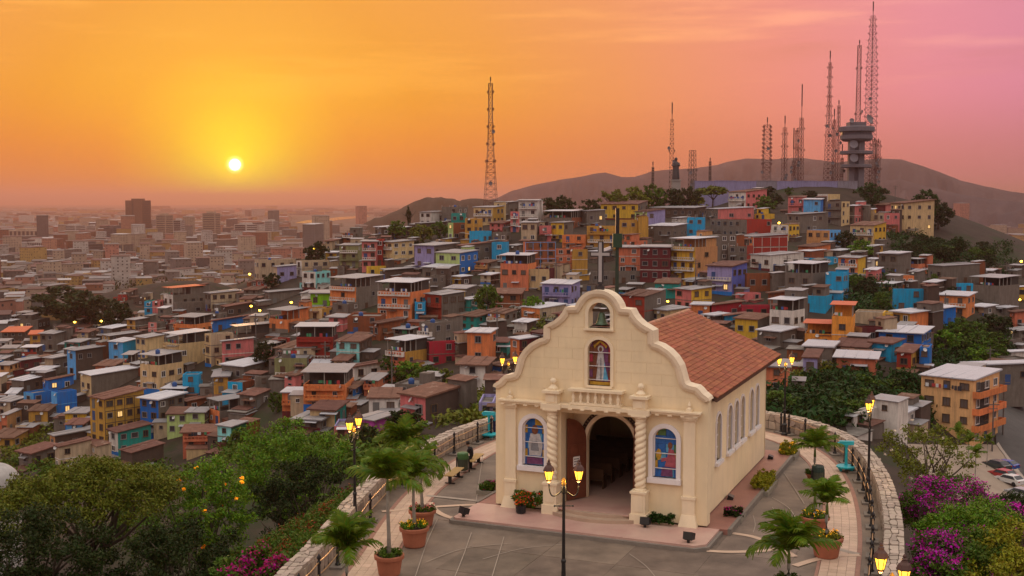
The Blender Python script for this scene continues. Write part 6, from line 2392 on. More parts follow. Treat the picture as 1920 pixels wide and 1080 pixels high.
for (dx, dy, dz, s, rot) in ((4.6, -2, zz(226), 2.1, -.9), (-3.2, -3, zz(229), 1.1, -1.6), (-3.4, -7.4, zz(274), 1.9, -1.7), (-3.2, -7.2, zz(299), 1.9, -1.6)):
    q = ob('dish', MB().lathe([(.01, 0), (.6, .12), (1, .36), (1, .42), (.6, .25), (.01, .14)], 14, cap=False).mesh('dish', dishm if dz > zz(260) else tm), tw_, (dx, dy, dz), 0, (s, s, s))
    q.rotation_euler = (0, math.pi / 2 - .35, rot)
tag(tw_, 'white round lookout tower with ringed balconies among the masts', 'tower')

lav = pmat('lavender_wall', lin(138, 132, 168), rough=.85, var=.12, scale=.15, dirt=.4)
lav2 = pmat('grey_lavender_wall', lin(134, 128, 140), rough=.85, var=.12, scale=.15, dirt=.5)
A_, B_ = ondep(1302, 366, 522), ondep(1608, 372, 532)
wl_ = empty('retaining_wall', A_, math.atan2(B_[1] - A_[1], B_[0] - A_[0]))
LW = math.hypot(B_[0] - A_[0], B_[1] - A_[1])
for k in range(8):
    x0, x1 = LW * k / 8, LW * (k + 1) / 8 - .12
    MB().box(x0, x1, 0, 1.2, -6, 6.1 + .15 * (k % 2)).box(x0, x1, -.12, 1.3, 6.1 + .15 * (k % 2), 6.4 + .15 * (k % 2)).build('wall_panel', lav if k not in (3, 7) else lav2, wl_)
MB().box(-.5, 0, -.3, 5, -6, 6.6).build('end_pier', tm, wl_)
tag(wl_, 'long lavender retaining wall on the hilltop below the masts', 'wall')

st = empty('statue', gpos(1267, 345, 524))
st.location.z = ondep(1267, 346, 524)[2] - 2
sm = pmat('statue_bronze', (.06, .055, .06), rough=.6, var=.2)
MB().box(-1.9, 1.9, -1.9, 1.9, -4, 4.0).box(-2.2, 2.2, -2.2, 2.2, 3.6, 4.2).build('pedestal', pmat('statue_pedestal', (.28, .25, .23), rough=.8, var=.1), st)
b = MB().lathe([(1.5, 4.2), (1.7, 5), (1.5, 7.5), (1.35, 9.5), (1.55, 11), (1.1, 12.0), (.45, 12.4), (.5, 12.6), (.72, 13.1), (.7, 13.6), (.35, 14.0), (.02, 14.1)], 14)
b.tube([(-1.2, -.2, 11.4), (-1.5, -1.0, 10.2), (-.4, -1.4, 10.4)], [.5, .42, .3], 7).tube([(1.2, -.2, 11.4), (1.4, -1.1, 10.4), (.4, -1.5, 10.9)], [.5, .42, .3], 7)
b.build('figure', sm, st, smooth=True)
tag(st, 'dark robed statue on a pale pedestal beside the slender mast', 'statue')

# ------------------------------------------------------------------ lamps and furniture of the plaza
lampglass = emat('lamp_glass', (1.0, .50, .04), 3.2)
bulb = emat('lamp_bulb', (1.0, .78, .25), 14)
capm = pmat('lantern_cap', (.10, .055, .045), rough=.5, metal=.3)
gold = pmat('gilt_finial', (.45, .25, .05), rough=.35, metal=.7)
LB = MB().lathe([(.07, 0), (.085, .03), (.06, .05)], 6)
lan_glass = MB().lathe([(.085, .05), (.155, .36)], 6, cap=True).mesh('lamp_glass', lampglass)
lan_bulb = MB().ball((0, 0, .2), .07).mesh('bulb', bulb)
bb = MB().lathe([(.03, -.06), (.09, .0), (.095, .05)], 6)
for k in range(6):
    a = 2 * math.pi * k / 6
    bb.bar((.09 * math.cos(a), .09 * math.sin(a), .05), (.163 * math.cos(a), .163 * math.sin(a), .365), .013)
bb.lathe([(.20, .36), (.20, .39), (.15, .50), (.09, .56), (.07, .60), (.085, .63), (.04, .67), (.05, .71), (.015, .76)], 6)
lan_frame = bb.mesh('lantern_frame', capm)


def street_lamp(x, y, ang, label, hh=4.05, arm=.52, single=False):
    o = empty('street_lamp', (x, y, 0.015), ang)
    MB().lathe([(.20, 0), (.20, .12), (.14, .18), (.13, .55), (.16, .6), (.16, .66), (.085, .74), (.07, 1.4), (.09, 1.44), (.09, 1.5), (.06, 1.56), (.05, hh - .2), (.085, hh - .15), (.085, hh + .05), (.05, hh + .12)], 12).build('pole', iron, o, smooth=False)
    MB().bar((-.32, 0, hh - .62), (.32, 0, hh - .62), .022).ball((-.32, 0, hh - .62), .035).ball((.32, 0, hh - .62), .035).build('ladder_bar', iron, o)
    MB().lathe([(.05, hh + .1), (.09, hh + .16), (.06, hh + .22), (.075, hh + .28), (.02, hh + .38)], 10).build('finial', gold, o)
    for s in (-1, 1):
        pts = []
        for k in range(11):
            t = k / 10
            pts.append((s * (.05 + (arm - .05) * math.sin(t * math.pi / 2) ** .9), 0, hh - .08 - .22 * math.sin(t * math.pi) + .30 * t ** 3))
        MB().tube(pts, .026, 6).build('arm', iron, o, smooth=True)
        ln = empty('lantern', (s * arm, 0, hh + .26), 0, o)
        ob('lantern_frame', lan_frame, ln)
        ob('lamp_glass', lan_glass, ln)
    tag(o, label, 'street lamp', 'double street lamps round the plaza')
    for s in (-1, 1):
        l = bpy.data.lights.new('lamp_light', 'POINT')
        l.energy = 80
        l.color = (1, .6, .2)
        l.shadow_soft_size = .12
        q = bpy.data.objects.new('lamp_light', l)
        COL.objects.link(q)
        q.parent = o
        q.location = (s * arm, 0, hh + .12)
    return o


lampz = lambda d: 0
street_lamp(1.80, 39.9, .03, 'double lantern street lamp in front of the church steps')
street_lamp(-6.75, 49.3, 1.33, 'double lantern street lamp by the left parapet and hedge')
street_lamp(16.75, 54.0, 1.15, 'double lantern street lamp by the right parapet beside the crooked tree')
street_lamp(-.2, 69.4, .75, 'double lantern street lamp behind the left shoulder of the church')
street_lamp(16.35, 69.2, .55, 'double lantern street lamp at the back corner beyond the church roof')
street_lamp(9.82, 29.5, -1.3, 'double lantern street lamp on the near right bend of the parapet')

slat = pmat('yellow_bench_slat', (.46, .30, .12), rough=.55, var=.15, scale=4)


def bench(A, B, label):
    A, B = Vector(A), Vector(B)
    c = (A + B) / 2
    L = (B - A).length
    o = empty('bench', (c.x, c.y, .015), math.atan2(B.y - A.y, B.x - A.x))
    sl_ = MB().box(-L / 2, L / 2, -.032, .032, .42, .46).mesh('slat', slat)
    for k in range(6):
        ob('slat', sl_, o, (0, -.21 + k * .084, 0))
    for x in (-L / 2 + .25, L / 2 - .25):
        MB().box(x - .04, x + .04, -.24, .24, .36, .42).box(x - .05, x + .05, -.08, .08, .05, .36).box(x - .05, x + .05, -.26, .26, 0, .05).build('leg', iron, o)
    tag(o, label, 'bench', 'slatted benches by the left railing')
    return o


BA = [Vector(onz(841, 893, .44)), Vector(onz(862, 877, .44))]
BB = [Vector(onz(880, 866, .44)), Vector(onz(901, 850, .44))]
BB[1] = BB[0] + (BB[1] - BB[0]).normalized() * 2.0
bench(BA[0], BA[1], 'empty slatted bench with yellow boards beside the green bin')
bench(BB[0], BB[1], 'slatted bench with a seated person in black')


def bin_(px, py, label, lidc):
    x, y, _ = onz(px, py)
    o = empty('litter_bin', (x, y, .015), .3)
    MB().lathe([(.24, .12), (.27, .2), (.29, .72), (.27, .74)], 14).build('bin_body', pmat('bin_grey_green', (.06, .07, .05), rough=.6, var=.2), o)
    MB().lathe([(.30, .72), (.31, .78), (.30, .98), (.26, 1.04), (.02, 1.08)], 14).build('bin_lid', lidc, o)
    for s in (-1, 1):
        MB().box(s * .33 - .03, s * .33 + .03, -.04, .04, 0, .82).build('bin_post', iron, o)
    tag(o, label, 'litter bin')


bin_(868, 886, 'green-lidded litter bin between the two slatted benches', pmat('bin_lid_green', (.06, .14, .05), rough=.4, var=.15))
bin_(1533, 912, 'dark litter bin beside the feathery potted palm', pmat('bin_lid_dark', (.03, .05, .045), rough=.4, var=.15))

turq = pmat('turquoise_enamel', (.03, .38, .45), rough=.35, var=.08, scale=3)


def viewer(px, py, rot, label):
    x, y, _ = onz(px, py)
    o = empty('coin_telescope', (x, y, .015), rot)
    MB().lathe([(.46, .20), (.5, .22), (.5, .28), (.46, .30), (.08, .33)], 20).build('foot_plate', turq, o)
    for k in range(3):
        a = 2 * math.pi * k / 3 + .5
        MB().hexa([(.28 * math.cos(a) - .04, .28 * math.sin(a) - .04, 0), (.28 * math.cos(a) + .04, .28 * math.sin(a) - .04, 0), (.28 * math.cos(a) + .04, .28 * math.sin(a) + .04, 0), (.28 * math.cos(a) - .04, .28 * math.sin(a) + .04, 0)],
                  [(.34 * math.cos(a) - .12, .34 * math.sin(a) - .12, .21), (.34 * math.cos(a) + .12, .34 * math.sin(a) - .12, .21), (.34 * math.cos(a) + .12, .34 * math.sin(a) + .12, .21), (.34 * math.cos(a) - .12, .34 * math.sin(a) + .12, .21)]).build('foot', turq, o)
    MB().lathe([(.09, .3), (.075, .5), (.07, 1.25), (.10, 1.3), (.10, 1.38)], 12).build('column', turq, o)
    b = MB()
    b.hexa([(-.38, -.11, 1.42), (.36, -.13, 1.34), (.36, .13, 1.34), (-.38, .11, 1.42)], [(-.38, -.09, 1.60), (.36, -.13, 1.58), (.36, .13, 1.58), (-.38, .09, 1.60)])
    b.tube([(.3, -.06, 1.46), (.44, -.06, 1.45)], .055, 8).tube([(.3, .06, 1.46), (.44, .06, 1.45)], .055, 8).box(-.08, .08, -.06, .06, 1.3, 1.42)
    b.build('telescope_body', turq, o)
    tag(o, label, 'coin telescope', 'turquoise coin telescopes')


viewer(917, 822, 2.6, 'turquoise coin telescope beside the standing person')
viewer(1586, 884, 2.9, 'turquoise coin telescope by the right railing')

# planting beds and floodlights beside the church
bedk = pmat('bed_kerb', (.24, .21, .17), rough=.85, var=.15)
BR = np.random.RandomState(31)


def bed(x, y, w, d, label, leafc, flower, hgt=.35, kerb=True, loc_w=None):
    p = loc_w or chw(x, y, 0.012)
    o = empty('planting_bed', tuple(p), CH_R)
    if kerb:
        b = MB()
        b.box(-w / 2, w / 2, -d / 2, -d / 2 + .12, -.02, .2).box(-w / 2, w / 2, d / 2 - .12, d / 2, -.02, .2).box(-w / 2, -w / 2 + .12, -d / 2 + .12, d / 2 - .12, -.02, .2).box(w / 2 - .12, w / 2, -d / 2 + .12, d / 2 - .12, -.02, .2)
        b.build('kerb', bedk, o)
        MB().box(-w / 2 + .1, w / 2 - .1, -d / 2 + .1, d / 2 - .1, -.02, .14).build('soil', soil, o)
    n = int(60 * w * d) + 14
    C = np.stack([BR.uniform(-w / 2 + .12, w / 2 - .12, n), BR.uniform(-d / 2 + .12, d / 2 - .12, n), .16 + hgt * BR.uniform(.1, 1, n)], 1)
    ob('foliage', quads_mesh('foliage', leaves(C, 30, .13, .055, BR), LEAF[leafc]), o)
    if flower:
        fobj('flowers', quads_mesh('flowers', leaves(C[: max(6, n // 4)] + [0, 0, .06], 10, .12, .04, BR, aspect=.8), FLOW[flower]), o)
    tag(o, label, 'planting bed', 'planting beds round the church')


def chl(px, py, z=0):
    p = Vector(onz(px, py, z)) - CH_C
    return p.dot(UX), p.dot(VY)


for (px, py, w_, d_, lab, lc, fl, hg) in ((1375, 975, .9, 1.1, 'small kerbed bed with red-leaved plant at the front corner', 'dark', 'crimson', .35), (1430, 918, 1.0, 2.6, 'long kerbed bed with variegated bush along the church side', 'yellow', None, .55), (1478, 856, 1.0, 1.8, 'kerbed bed with yellow-green bush by the rear of the church', 'yellow', 'yellow', .6), (916, 925, .9, .9, 'small kerbed bed with red-flowered plant left of the church', 'mid', 'crimson', .4)):
    x, y = chl(px, py)
    bed(x, y, w_, d_, lab, lc, fl, hg)
bed(-3.1, -.42, 1.7, .5, 'low hedge with red and orange blooms under the left stained window', 'mid', 'orange', .75, False, chw(-3.05, -.45, ZB - .1))
bed(2.98, -.35, 1.3, .45, 'clipped green hedge under the right stained window', 'deep', None, .38, False, chw(3.0, -.38, ZB - .1))
vasem = pmat('black_vase', (.02, .02, .022), rough=.3)
fp = chw(-3.25, -.95, ZB - .05)
fo = empty('flower_pot', tuple(fp), 0)
MB().lathe([(.18, 0), (.22, .05), (.24, .36), (.2, .38)], 12).build('pot', vasem, fo)
C = np.stack([BR.uniform(-.3, .3, 24), BR.uniform(-.25, .25, 24), .5 + BR.uniform(-.1, .4, 24)], 1)
ob('foliage', quads_mesh('foliage', leaves(C, 30, .14, .05, BR), LEAF['mid']), fo)
fobj('flowers', quads_mesh('flowers', leaves(C, 12, .17, .04, BR, aspect=.8), FLOW['orange']), fo)
tag(fo, 'black pot of orange flowers left of the church steps', 'flower pot')


def flood(x, y, z, rot, label):
    o = empty('floodlight', tuple(chw(x, y, z)), CH_R + rot)
    MB().box(-.05, .05, -.05, .05, 0, .14).box(-.16, .16, -.03, .03, .1, .14).build('bracket', iron, o)
    b = MB().hexa([(-.24, -.12, .12), (.24, -.12, .12), (.2, .14, .16), (-.2, .14, .16)], [(-.24, -.2, .36), (.24, -.2, .36), (.2, .06, .46), (-.2, .06, .46)])
    b.build('housing', iron, o)
    MB().hexa([(-.2, -.135, .15), (.2, -.135, .15), (.2, -.13, .15), (-.2, -.13, .15)], [(-.2, -.2, .34), (.2, -.2, .34), (.2, -.195, .34), (-.2, -.195, .34)]).build('lens', gmat('flood_lens', (.12, .12, .13)), o)
    tag(o, label, 'floodlight', 'black floodlights round the church')


flood(-5.35, -2.45, ZB - .05, 2.6, 'black floodlight at the left front corner of the pink platform')
flood(4.7, -2.45, ZB - .05, 3.1, 'black floodlight at the right front corner of the pink platform')
flood(2.45, -1.0, ZB - .05, 3.2, 'black floodlight beside the clipped hedge')
x, y = chl(1368, 945)
flood(x, y, .0, 1.7, 'black floodlight beside the small red-leaved bed')
x, y = chl(1443, 868)
flood(x, y, .0, 1.7, 'black floodlight near the rear church corner')

# service pole with camera behind the church
sp = empty('service_pole', (6.45, 71.5, 0), 0)
MB().tube([(0, 0, 0), (0, 0, 9), (0, 0, 13.2)], [.14, .12, .09], 10).build('pole', pmat('green_pole', (.035, .05, .035), rough=.5), sp)
MB().box(-.28, .28, -.22, .22, 11.2, 12.05).build('cabinet', pmat('green_cabinet', (.03, .06, .035), rough=.5), sp)
MB().box(-.11, .11, -.11, .11, 12.05, 13.6).build('antenna_block', iron, sp)
MB().bar((-.1, 0, 10.6), (-.55, 0, 10.75), .03).bar((-.1, 0, 11.05), (-.6, 0, 11.05), .03).build('bracket', iron, sp)
MB().hexa([(-.85, -.1, 10.95), (-.4, -.1, 11.1), (-.4, .1, 11.1), (-.85, .1, 10.95)], [(-.85, -.1, 11.12), (-.4, -.1, 11.28), (-.4, .1, 11.28), (-.85, .1, 11.12)]).build('camera_housing', whitet, sp)
tag(sp, 'dark green pole with cabinet and white surveillance camera behind the church', 'pole')

# ------------------------------------------------------------------ people
skin = pmat('skin', (.32, .18, .12), rough=.6, var=.05)
hairm = pmat('dark_hair', (.02, .015, .012), rough=.6)


def person(loc, rz, joints, edges, parts, label, headpos, head_r=.105, face_dir=(0, -1, 0)):
    """body grown over a skeleton as one skin; parts(co) -> material index"""
    me = bpy.data.meshes.new('body_skeleton')
    names = list(joints)
    me.from_pydata([joints[n][0] for n in names], [(names.index(a), names.index(b)) for a, b in edges], [])
    tmp = bpy.data.objects.new('tmp_body', me)
    COL.objects.link(tmp)
    sk = tmp.modifiers.new('skin', 'SKIN')
    ly = me.skin_vertices[0] if len(me.skin_vertices) else None
    if ly is None:
        bm = __import__('bmesh').new()
        bm.from_mesh(me)
        bm.verts.layers.skin.verify()
        bm.to_mesh(me)
        bm.free()
        ly = me.skin_vertices[0]
    for i, n in enumerate(names):
        ly.data[i].radius = joints[n][1]
        ly.data[i].use_root = n == 'pelvis'
    sb = tmp.modifiers.new('sub', 'SUBSURF')
    sb.levels = sb.render_levels = 2
    dg = bpy.context.evaluated_depsgraph_get()
    dg.update()
    nm = bpy.data.meshes.new_from_object(tmp.evaluated_get(dg))
    bpy.data.objects.remove(tmp)
    nm.name = 'body'
    nm.materials.clear()
    mats, fn = parts
    for m in mats:
        nm.materials.append(m)
    for p in nm.polygons:
        p.material_index = fn(p.center)
        p.use_smooth = True
    o = empty('person', loc, rz)
    ob('body', nm, o)
    hp = Vector(headpos)
    fd = Vector(face_dir).normalized()
    b = MB()
    b.ball(tuple(hp - fd * .018 + Vector((0, 0, .025))), head_r * 1.06, 12, 9, 0, (1, 1, 1.05))
    b.f = [f for f in b.f if not all((Vector(b.v[i]) - hp).dot(fd) > .025 or b.v[i][2] < hp.z - .03 for i in f)]
    b.m = [0] * len(b.f)
    b.build('hair', hairm, o, smooth=True)
    tag(o, label, 'person')
    return o


def hand(joints, edges, wrist, name, d, side):
    """palm and five fingers rooted at the wrist"""
    w = Vector(joints[wrist][0])
    d = Vector(d).normalized()
    s = Vector((d.y, -d.x, 0))
    s = s.normalized() if s.length > .01 else Vector((1, 0, 0))
    palm = w + d * .07
    joints[name + 'p'] = (tuple(palm), (.034, .02))
    edges.append((wrist, name + 'p'))
    for k in range(4):
        q = palm + d * (.07 - .008 * abs(k - 1.5)) + s * (.026 * (k - 1.5)) + Vector((0, 0, -.012))
        joints[name + 'f%d' % k] = (tuple(q), (.009, .009))
        edges.append((name + 'p', name + 'f%d' % k))
    q = w + d * .06 + s * side * .055
    joints[name + 't'] = (tuple(q), (.010, .010))
    edges.append((wrist, name + 't'))


# standing person in a turquoise shirt leaning to the telescope
J = {'pelvis': ((0, 0, .95), (.15, .11)), 'waist': ((0, -.01, 1.08), (.14, .10)), 'chest': ((0, -.03, 1.30), (.17, .115)), 'neck0': ((0, -.04, 1.46), (.07, .06)), 'neck': ((0, -.05, 1.52), (.05, .05)), 'head': ((0, -.06, 1.62), (.085, .095)), 'crown': ((0, -.05, 1.70), (.07, .08)),
     'nose': ((0, -.165, 1.61), (.014, .014)),
     'hl': ((-.09, 0, .88), (.10, .10)), 'kl': ((-.11, -.03, .5), (.065, .065)), 'al': ((-.11, 0, .1), (.045, .045)), 'tl': ((-.13, -.16, .04), (.04, .03)), 'hr': ((.09, 0, .88), (.10, .10)), 'kr': ((.12, -.01, .5), (.065, .065)), 'ar': ((.13, .05, .1), (.045, .045)), 'tr': ((.15, -.11, .04), (.04, .03)),
     'sl': ((-.19, -.03, 1.40), (.065, .065)), 'el': ((-.30, -.16, 1.18), (.045, .045)), 'wl': ((-.30, -.42, 1.15), (.03, .03)), 'sr': ((.19, -.03, 1.40), (.065, .065)), 'er': ((.27, .0, 1.14), (.045, .045)), 'wr': ((.25, -.14, .93), (.03, .03))}
E_ = [('pelvis', 'waist'), ('waist', 'chest'), ('chest', 'neck0'), ('neck0', 'neck'), ('neck', 'head'), ('head', 'crown'), ('head', 'nose'), ('pelvis', 'hl'), ('hl', 'kl'), ('kl', 'al'), ('al', 'tl'), ('pelvis', 'hr'), ('hr', 'kr'), ('kr', 'ar'), ('ar', 'tr'), ('chest', 'sl'), ('sl', 'el'), ('el', 'wl'), ('chest', 'sr'), ('sr', 'er'), ('er', 'wr')]
hand(J, E_, 'wl', 'L', (0, -1, -.1), 1)
hand(J, E_, 'wr', 'R', (0, -.5, -1), -1)
shirt = pmat('turquoise_shirt', (.02, .26, .36), rough=.8, var=.1)
trous = pmat('navy_trousers', (.012, .016, .06), rough=.8, var=.15)
shoe = pmat('dark_shoe', (.02, .018, .016), rough=.5)


def pf1(c):
    if c.z > 1.49:
        return 0 if c.z < 1.66 else 4
    if c.z < .09:
        return 3
    if abs(c.x) > .24 and c.z < 1.2 or c.y < -.3:
        return 0
    return 2 if c.z < .98 else 1


person((-1.02, 68.75, .015), -1.9, J, E_, ([skin, shirt, trous, shoe, hairm], pf1), 'standing person in turquoise shirt and navy trousers at the coin telescope', (0, -.06, 1.64))

# person in black sitting on the far bench
J = {'pelvis': ((0, 0, .56), (.16, .13)), 'waist': ((0, -.03, .72), (.15, .115)), 'chest': ((0, -.12, .95), (.175, .12)), 'neck0': ((0, -.19, 1.10), (.075, .065)), 'neck': ((0, -.22, 1.16), (.05, .05)), 'head': ((0, -.27, 1.25), (.085, .095)), 'crown': ((0, -.26, 1.33), (.07, .08)), 'nose': ((0, -.375, 1.22), (.014, .014)),
     'hl': ((-.10, -.08, .53), (.10, .09)), 'kl': ((-.13, -.47, .50), (.07, .07)), 'al': ((-.13, -.42, .09), (.045, .045)), 'tl': ((-.14, -.58, .04), (.04, .03)), 'hr': ((.10, -.08, .53), (.10, .09)), 'kr': ((.13, -.47, .50), (.07, .07)), 'ar': ((.14, -.46, .09), (.045, .045)), 'tr': ((.15, -.62, .04), (.04, .03)),
     'sl': ((-.20, -.13, 1.04), (.07, .07)), 'el': ((-.26, -.22, .78), (.05, .05)), 'wl': ((-.12, -.42, .66), (.03, .03)), 'sr': ((.20, -.13, 1.04), (.07, .07)), 'er': ((.26, -.22, .78), (.05, .05)), 'wr': ((.12, -.42, .67), (.03, .03))}
E_ = [('pelvis', 'waist'), ('waist', 'chest'), ('chest', 'neck0'), ('neck0', 'neck'), ('neck', 'head'), ('head', 'crown'), ('head', 'nose'), ('pelvis', 'hl'), ('hl', 'kl'), ('kl', 'al'), ('al', 'tl'), ('pelvis', 'hr'), ('hr', 'kr'), ('kr', 'ar'), ('ar', 'tr'), ('chest', 'sl'), ('sl', 'el'), ('el', 'wl'), ('chest', 'sr'), ('sr', 'er'), ('er', 'wr')]
hand(J, E_, 'wl', 'L', (.5, -.6, -.1), 1)
hand(J, E_, 'wr', 'R', (-.5, -.6, -.1), -1)
blk = pmat('black_jacket', (.016, .015, .017), rough=.8, var=.2)
blk2 = pmat('charcoal_trousers', (.03, .028, .03), rough=.85, var=.15)


def pf2(c):
    if c.z > 1.13:
        return 0 if c.z < 1.29 else 4
    if c.z < .08:
        return 3
    if c.y < -.40 and c.z > .6:
        return 0
    return 2 if c.z < .6 else 1


bd = (BB[1] - BB[0]).normalized()
pp = BB[0] + bd * .55
person((pp.x, pp.y, .015 - .0), math.atan2(bd.y, bd.x) - math.pi, J, E_, ([skin, blk, blk2, shoe, hairm], pf2), 'person in a black jacket sitting hunched on the slatted bench', (0, -.27, 1.27))

# ------------------------------------------------------------------ lower street with parked cars
asph = pmat('asphalt', (.075, .068, .064), rough=.85, var=.2, scale=.4, bump=.1, bscale=4, coord='World')
pave = pmat('pale_paving', (.30, .23, .175), rough=.8, var=.14, scale=.3, bump=.1, bscale=3, coord='World')


def drape(quad, nu, nv, mat, name, lift):
    b = MB()
    for i in range(nu + 1):
        for j in range(nv + 1):
            u, v = i / nu, j / nv
            x = (quad[0][0] * (1 - u) + quad[1][0] * u) * (1 - v) + (quad[3][0] * (1 - u) + quad[2][0] * u) * v
            y = (quad[0][1] * (1 - u) + quad[1][1] * u) * (1 - v) + (quad[3][1] * (1 - u) + quad[2][1] * u) * v
            p = march(x, y) or (0, 0, -50)
            b.v.append((p[0], p[1], p[2] + lift))
    for i in range(nu):
        for j in range(nv):
            a = i * (nv + 1) + j
            b.f.append((a, a + nv + 1, a + nv + 2, a + 1))
            b.m.append(0)
    tag(b.build(name, mat, smooth=True), kind='structure')


drape([(1862, 742), (1960, 742), (1990, 1010), (1868, 838)], 14, 20, asph, 'road', .30)
drape([(1700, 838), (1868, 838), (1975, 985), (1790, 985)], 14, 14, pave, 'lower_square', .34)
drape([(1868, 838), (1872, 836), (1985, 985), (1972, 990)], 2, 14, joint, 'kerb', .45)
tyre = pmat('tyre', (.015, .015, .015), rough=.9)
cglass = gmat('car_glass', (.03, .035, .045), .05)


def car(px, py, rz, colr, label):
    p = march(px, py)
    o = empty('car', (p[0], p[1], p[2] + .33), rz)
    cmat = pmat('car_paint_' + label.split()[0], colr, rough=.25, var=.03, spec=.6)
    prof = [(-2.1, .35), (2.1, .35), (2.15, .7), (2.0, .82), (1.15, .92), (.55, 1.40), (-1.1, 1.42), (-1.75, .98), (-2.1, .9)]
    b = MB()
    n = len(prof)
    for y, k in ((-.84, .0), (.84, .0)):
        for x, z in prof:
            yy = y * (.82 if z > 1.2 else 1)
            b.v.append((x, yy, z))
    b.f = [tuple(range(n)), tuple(range(2 * n - 1, n - 1, -1))] + [(i, n + i, n + (i + 1) % n, (i + 1) % n) for i in range(n)]
    b.m = [0] * len(b.f)
    b.build('body', cmat, o)
    g = MB()
    g.add([(1.10, -.74, .95), (1.10, .74, .95), (.58, .66, 1.36), (.58, -.66, 1.36)], [(0, 1, 2, 3)])
    for v in range(4):
        g.v[v] = (g.v[v][0] + .03, g.v[v][1], g.v[v][2] + .02)
    g.build('windscreen', cglass, o)
    MB().add([(-1.72, .74, 1.0), (-1.72, -.74, 1.0), (-1.14, -.66, 1.39), (-1.14, .66, 1.39)], [(0, 1, 2, 3)]).build('rear_window', cglass, o).location = (-.03, 0, .02)
    for s in (-1, 1):
        MB().add([(-1.5, s * .845, .98), (.98, s * .845, .95), (.5, s * .72, 1.34), (-1.05, s * .72, 1.36)], [(0, 1, 2, 3)]).build('side_window', cglass, o).location = (0, s * .02, 0)
        MB().box(2.08, 2.16, s * .72 - .14, s * .72 + .14, .62, .74).build('headlight', whitet, o)
        MB().box(-2.14, -2.06, s * .70 - .14, s * .70 + .14, .7, .84).build('tail_light', pmat('tail_red', (.35, .02, .02), rough=.3), o)
        for x in (-1.3, 1.3):
            w_ = MB()
            for k in range(14):
                a = 2 * math.pi * k / 14
                w_.v += [(x + .32 * math.cos(a), s * .72, .32 + .32 * math.sin(a)), (x + .32 * math.cos(a), s * .88, .32 + .32 * math.sin(a))]
            w_.f = [(2 * k, 2 * k + 1, (2 * k + 3) % 28, (2 * k + 2) % 28) for k in range(14)] + [tuple(range(0, 28, 2)), tuple(range(27, 0, -2))]
            w_.m = [0] * len(w_.f)
            w_.build('wheel', tyre, o)
    tag(o, label, 'car', 'cars parked along the lower street')


ca = math.radians(118)
car(1868, 884, ca, (.05, .06, .06), 'dark hatchback parked at the head of the row')
car(1884, 882, ca + .15, (.02, .07, .28), 'blue car parked beside the dark hatchback')
car(1880, 902, ca, (.35, .03, .03), 'red car parked between the blue and white cars')
car(1893, 912, ca, (.6, .58, .56), 'white saloon car parked along the lower street')
car(1913, 938, ca, (.3, .31, .32), 'silver car parked at the end of the row')
WS = random.Random(5)
for k, (px, py) in enumerate(((1815, 880), (1828, 905), (1850, 880), (1795, 868))):
    p = march(px, py)
    if p:
        palm((p[0], p[1], p[2] + .3), 2.6 + WS.random(), 12, 1.9, 'small street palm growing in the lower square', 0, seed=900 + k)

# ------------------------------------------------------------------ small things among the houses
tankb = pmat('blue_tank', (.02, .07, .22), rough=.4, var=.1)
tme_ = MB().lathe([(.5, 0), (.56, .1), (.56, .85), (.42, 1.0), (.2, 1.08), (.18, 1.16), (.02, 1.18)], 12)
TR = random.Random(21)
cands = [h for h in house_list if h['slab'] is not None and h['wL'] > 4]
TR.shuffle(cands)
seen = set()
for h in cands[:30]:
    key = h['lab']
    if key in seen or len(seen) > 17:
        continue
    seen.add(key)
    lx, ly = -h['wL'] * TR.uniform(.25, .7), h['wD'] * TR.uniform(.2, .35)
    z = h['slab'] if h['rf'] == 'f' else h['h'] + .05
    c, s = math.cos(h['rz']), math.sin(h['rz'])
    p = h['p']
    o = empty('water_tank', (p[0] + lx * c - ly * s, p[1] + lx * s + ly * c, p[2] + z))
    ob('tank_body', tme_.mesh('tank_body', tankb if TR.random() < .8 else iron, True), o)
    MB().box(-.6, .6, -.6, .6, -.15, .02).build('stand', slabm, o)
    tag(o, 'round water tank on the roof of the %s house' % ' '.join(h['lab'].split(' house')[0].split()[:6]), 'water tank', 'water tanks on roofs')

wood = pmat('grey_pole', (.13, .11, .10), rough=.9, var=.2)
for (px, py, hp) in ((735, 740, 90), (1043, 545, 60), (1475, 540, 60), (845, 560, 40), (932, 640, 60), (560, 610, 50), (1304, 545, 60), (1678, 382, 34), (480, 640, 52), (610, 690, 50), (1772, 590, 40), (1855, 720, 70), (260, 640, 40), (1880, 820, 110), (1860, 850, 100), (400, 770, 60)):
    p = march(px, py)
    if p is None:
        continue
    m = p[1] / F_PX
    h = hp * m
    o = empty('utility_pole', p)
    MB().tube([(0, 0, -1), (0, 0, h)], [.16, .11], 6).build('pole', wood, o)
    MB().box(-1.0, 1.0, -.06, .06, h - .7, h - .55).box(-.7, .7, -.06, .06, h - 1.4, h - 1.28).build('crossarm', wood, o)
    tag(o, 'grey utility pole with crossarms standing among the hillside houses', 'utility pole', 'utility poles among the houses')

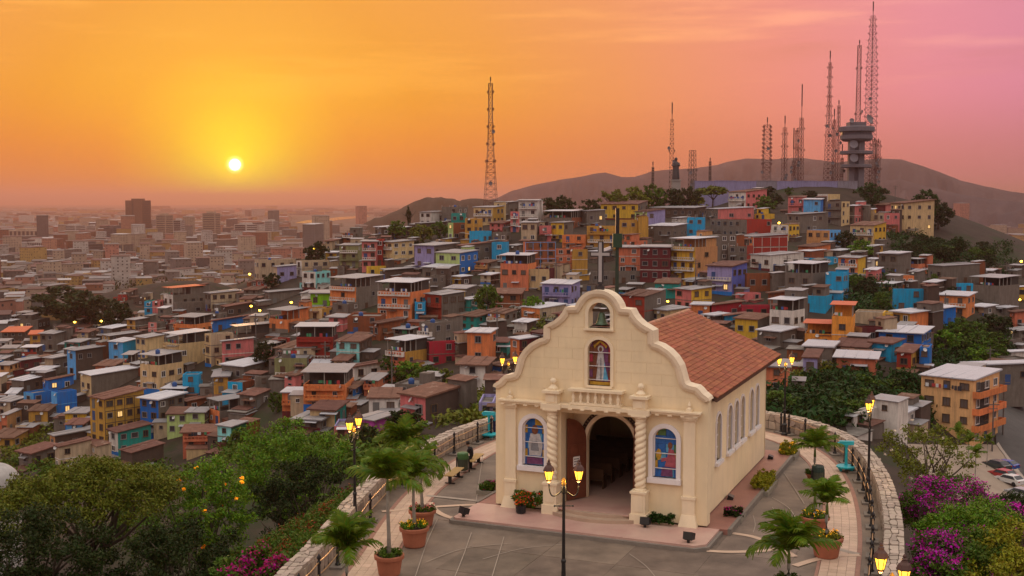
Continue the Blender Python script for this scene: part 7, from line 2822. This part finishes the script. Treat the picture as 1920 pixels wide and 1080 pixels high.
glow = emat('street_lamp_glow', (1.0, .55, .04), 14)
for (px, py) in ((140, 604), (190, 602), (296, 604), (590, 466), (471, 574), (487, 582), (546, 567), (320, 628), (1252, 565), (1461, 418), (1211, 350), (1195, 356), (99, 478), (160, 488), (348, 485), (348, 492), (255, 512), (468, 514), (518, 467), (432, 433), (440, 434), (1915, 490), (1912, 562)):
    q = None
    d0 = march(px, py + 16)
    if d0 is None:
        g0 = onz(px, py + 4, GZ)
        d = g0[1]
        zb_ = GZ
    else:
        d = d0[1]
        zb_ = d0[2]
    x, y, z = ondep(px, py, d)
    o = empty('street_light', (x, y, zb_))
    z -= zb_
    s = min(.7, max(.25, d * .0011))
    MB().tube([(0, 0, -.5), (0, 0, z - .1)], s * .22, 5).build('pole', wood, o)
    MB().ball((0, 0, z), s, 8, 6, 0, (1, 1, .7)).build('lamp', glow, o)
    tag(o, 'lit yellow street light glowing among the rooftops', 'street light', 'lit street lights in the town')

# white dome at the left edge below the shade tree
domem = pmat('dome_plaster', (.42, .39, .37), rough=.8, var=.15, dirt=.35)
dp = gpos(-8, 900, 95)
dm = empty('dome', (dp[0], dp[1], dp[2]))
zt = ondep(-8, 868, 95)[2] - dp[2]
MB().lathe([(1.9, -1), (1.9, zt - 1.9)], 24, cap=False).build('drum', domem, dm)
MB().lathe([(1.95 * math.cos(a), zt - 1.9 + 1.9 * math.sin(a)) for a in np.linspace(0, 1.55, 12)], 24).build('dome_shell', domem, dm, smooth=True)
MB().tube([(0, 0, zt - .1), (0, 0, zt + 1.0)], [.18, .04], 8).build('finial', turq, dm)
tag(dm, 'small white dome with turquoise finial beside the shade tree', 'dome')

# ------------------------------------------------------------------ evening haze
hm = bpy.data.materials.new('haze')
hm.use_nodes = True
t = hm.node_tree
t.nodes.clear()
out = N(t, 'ShaderNodeOutputMaterial')
pv_ = N(t, 'ShaderNodeVolumePrincipled')
pv_.inputs['Color'].default_value = (.78, .46, .38, 1)
pv_.inputs['Density'].default_value = .00011
pv_.inputs['Anisotropy'].default_value = .55
t.links.new(pv_.outputs[0], out.inputs['Volume'])
hb_ = MB().box(-17500, 19500, -1200, 29500, GZ - 1.5, 176)
tag(hb_.build('haze', hm), kind='stuff')
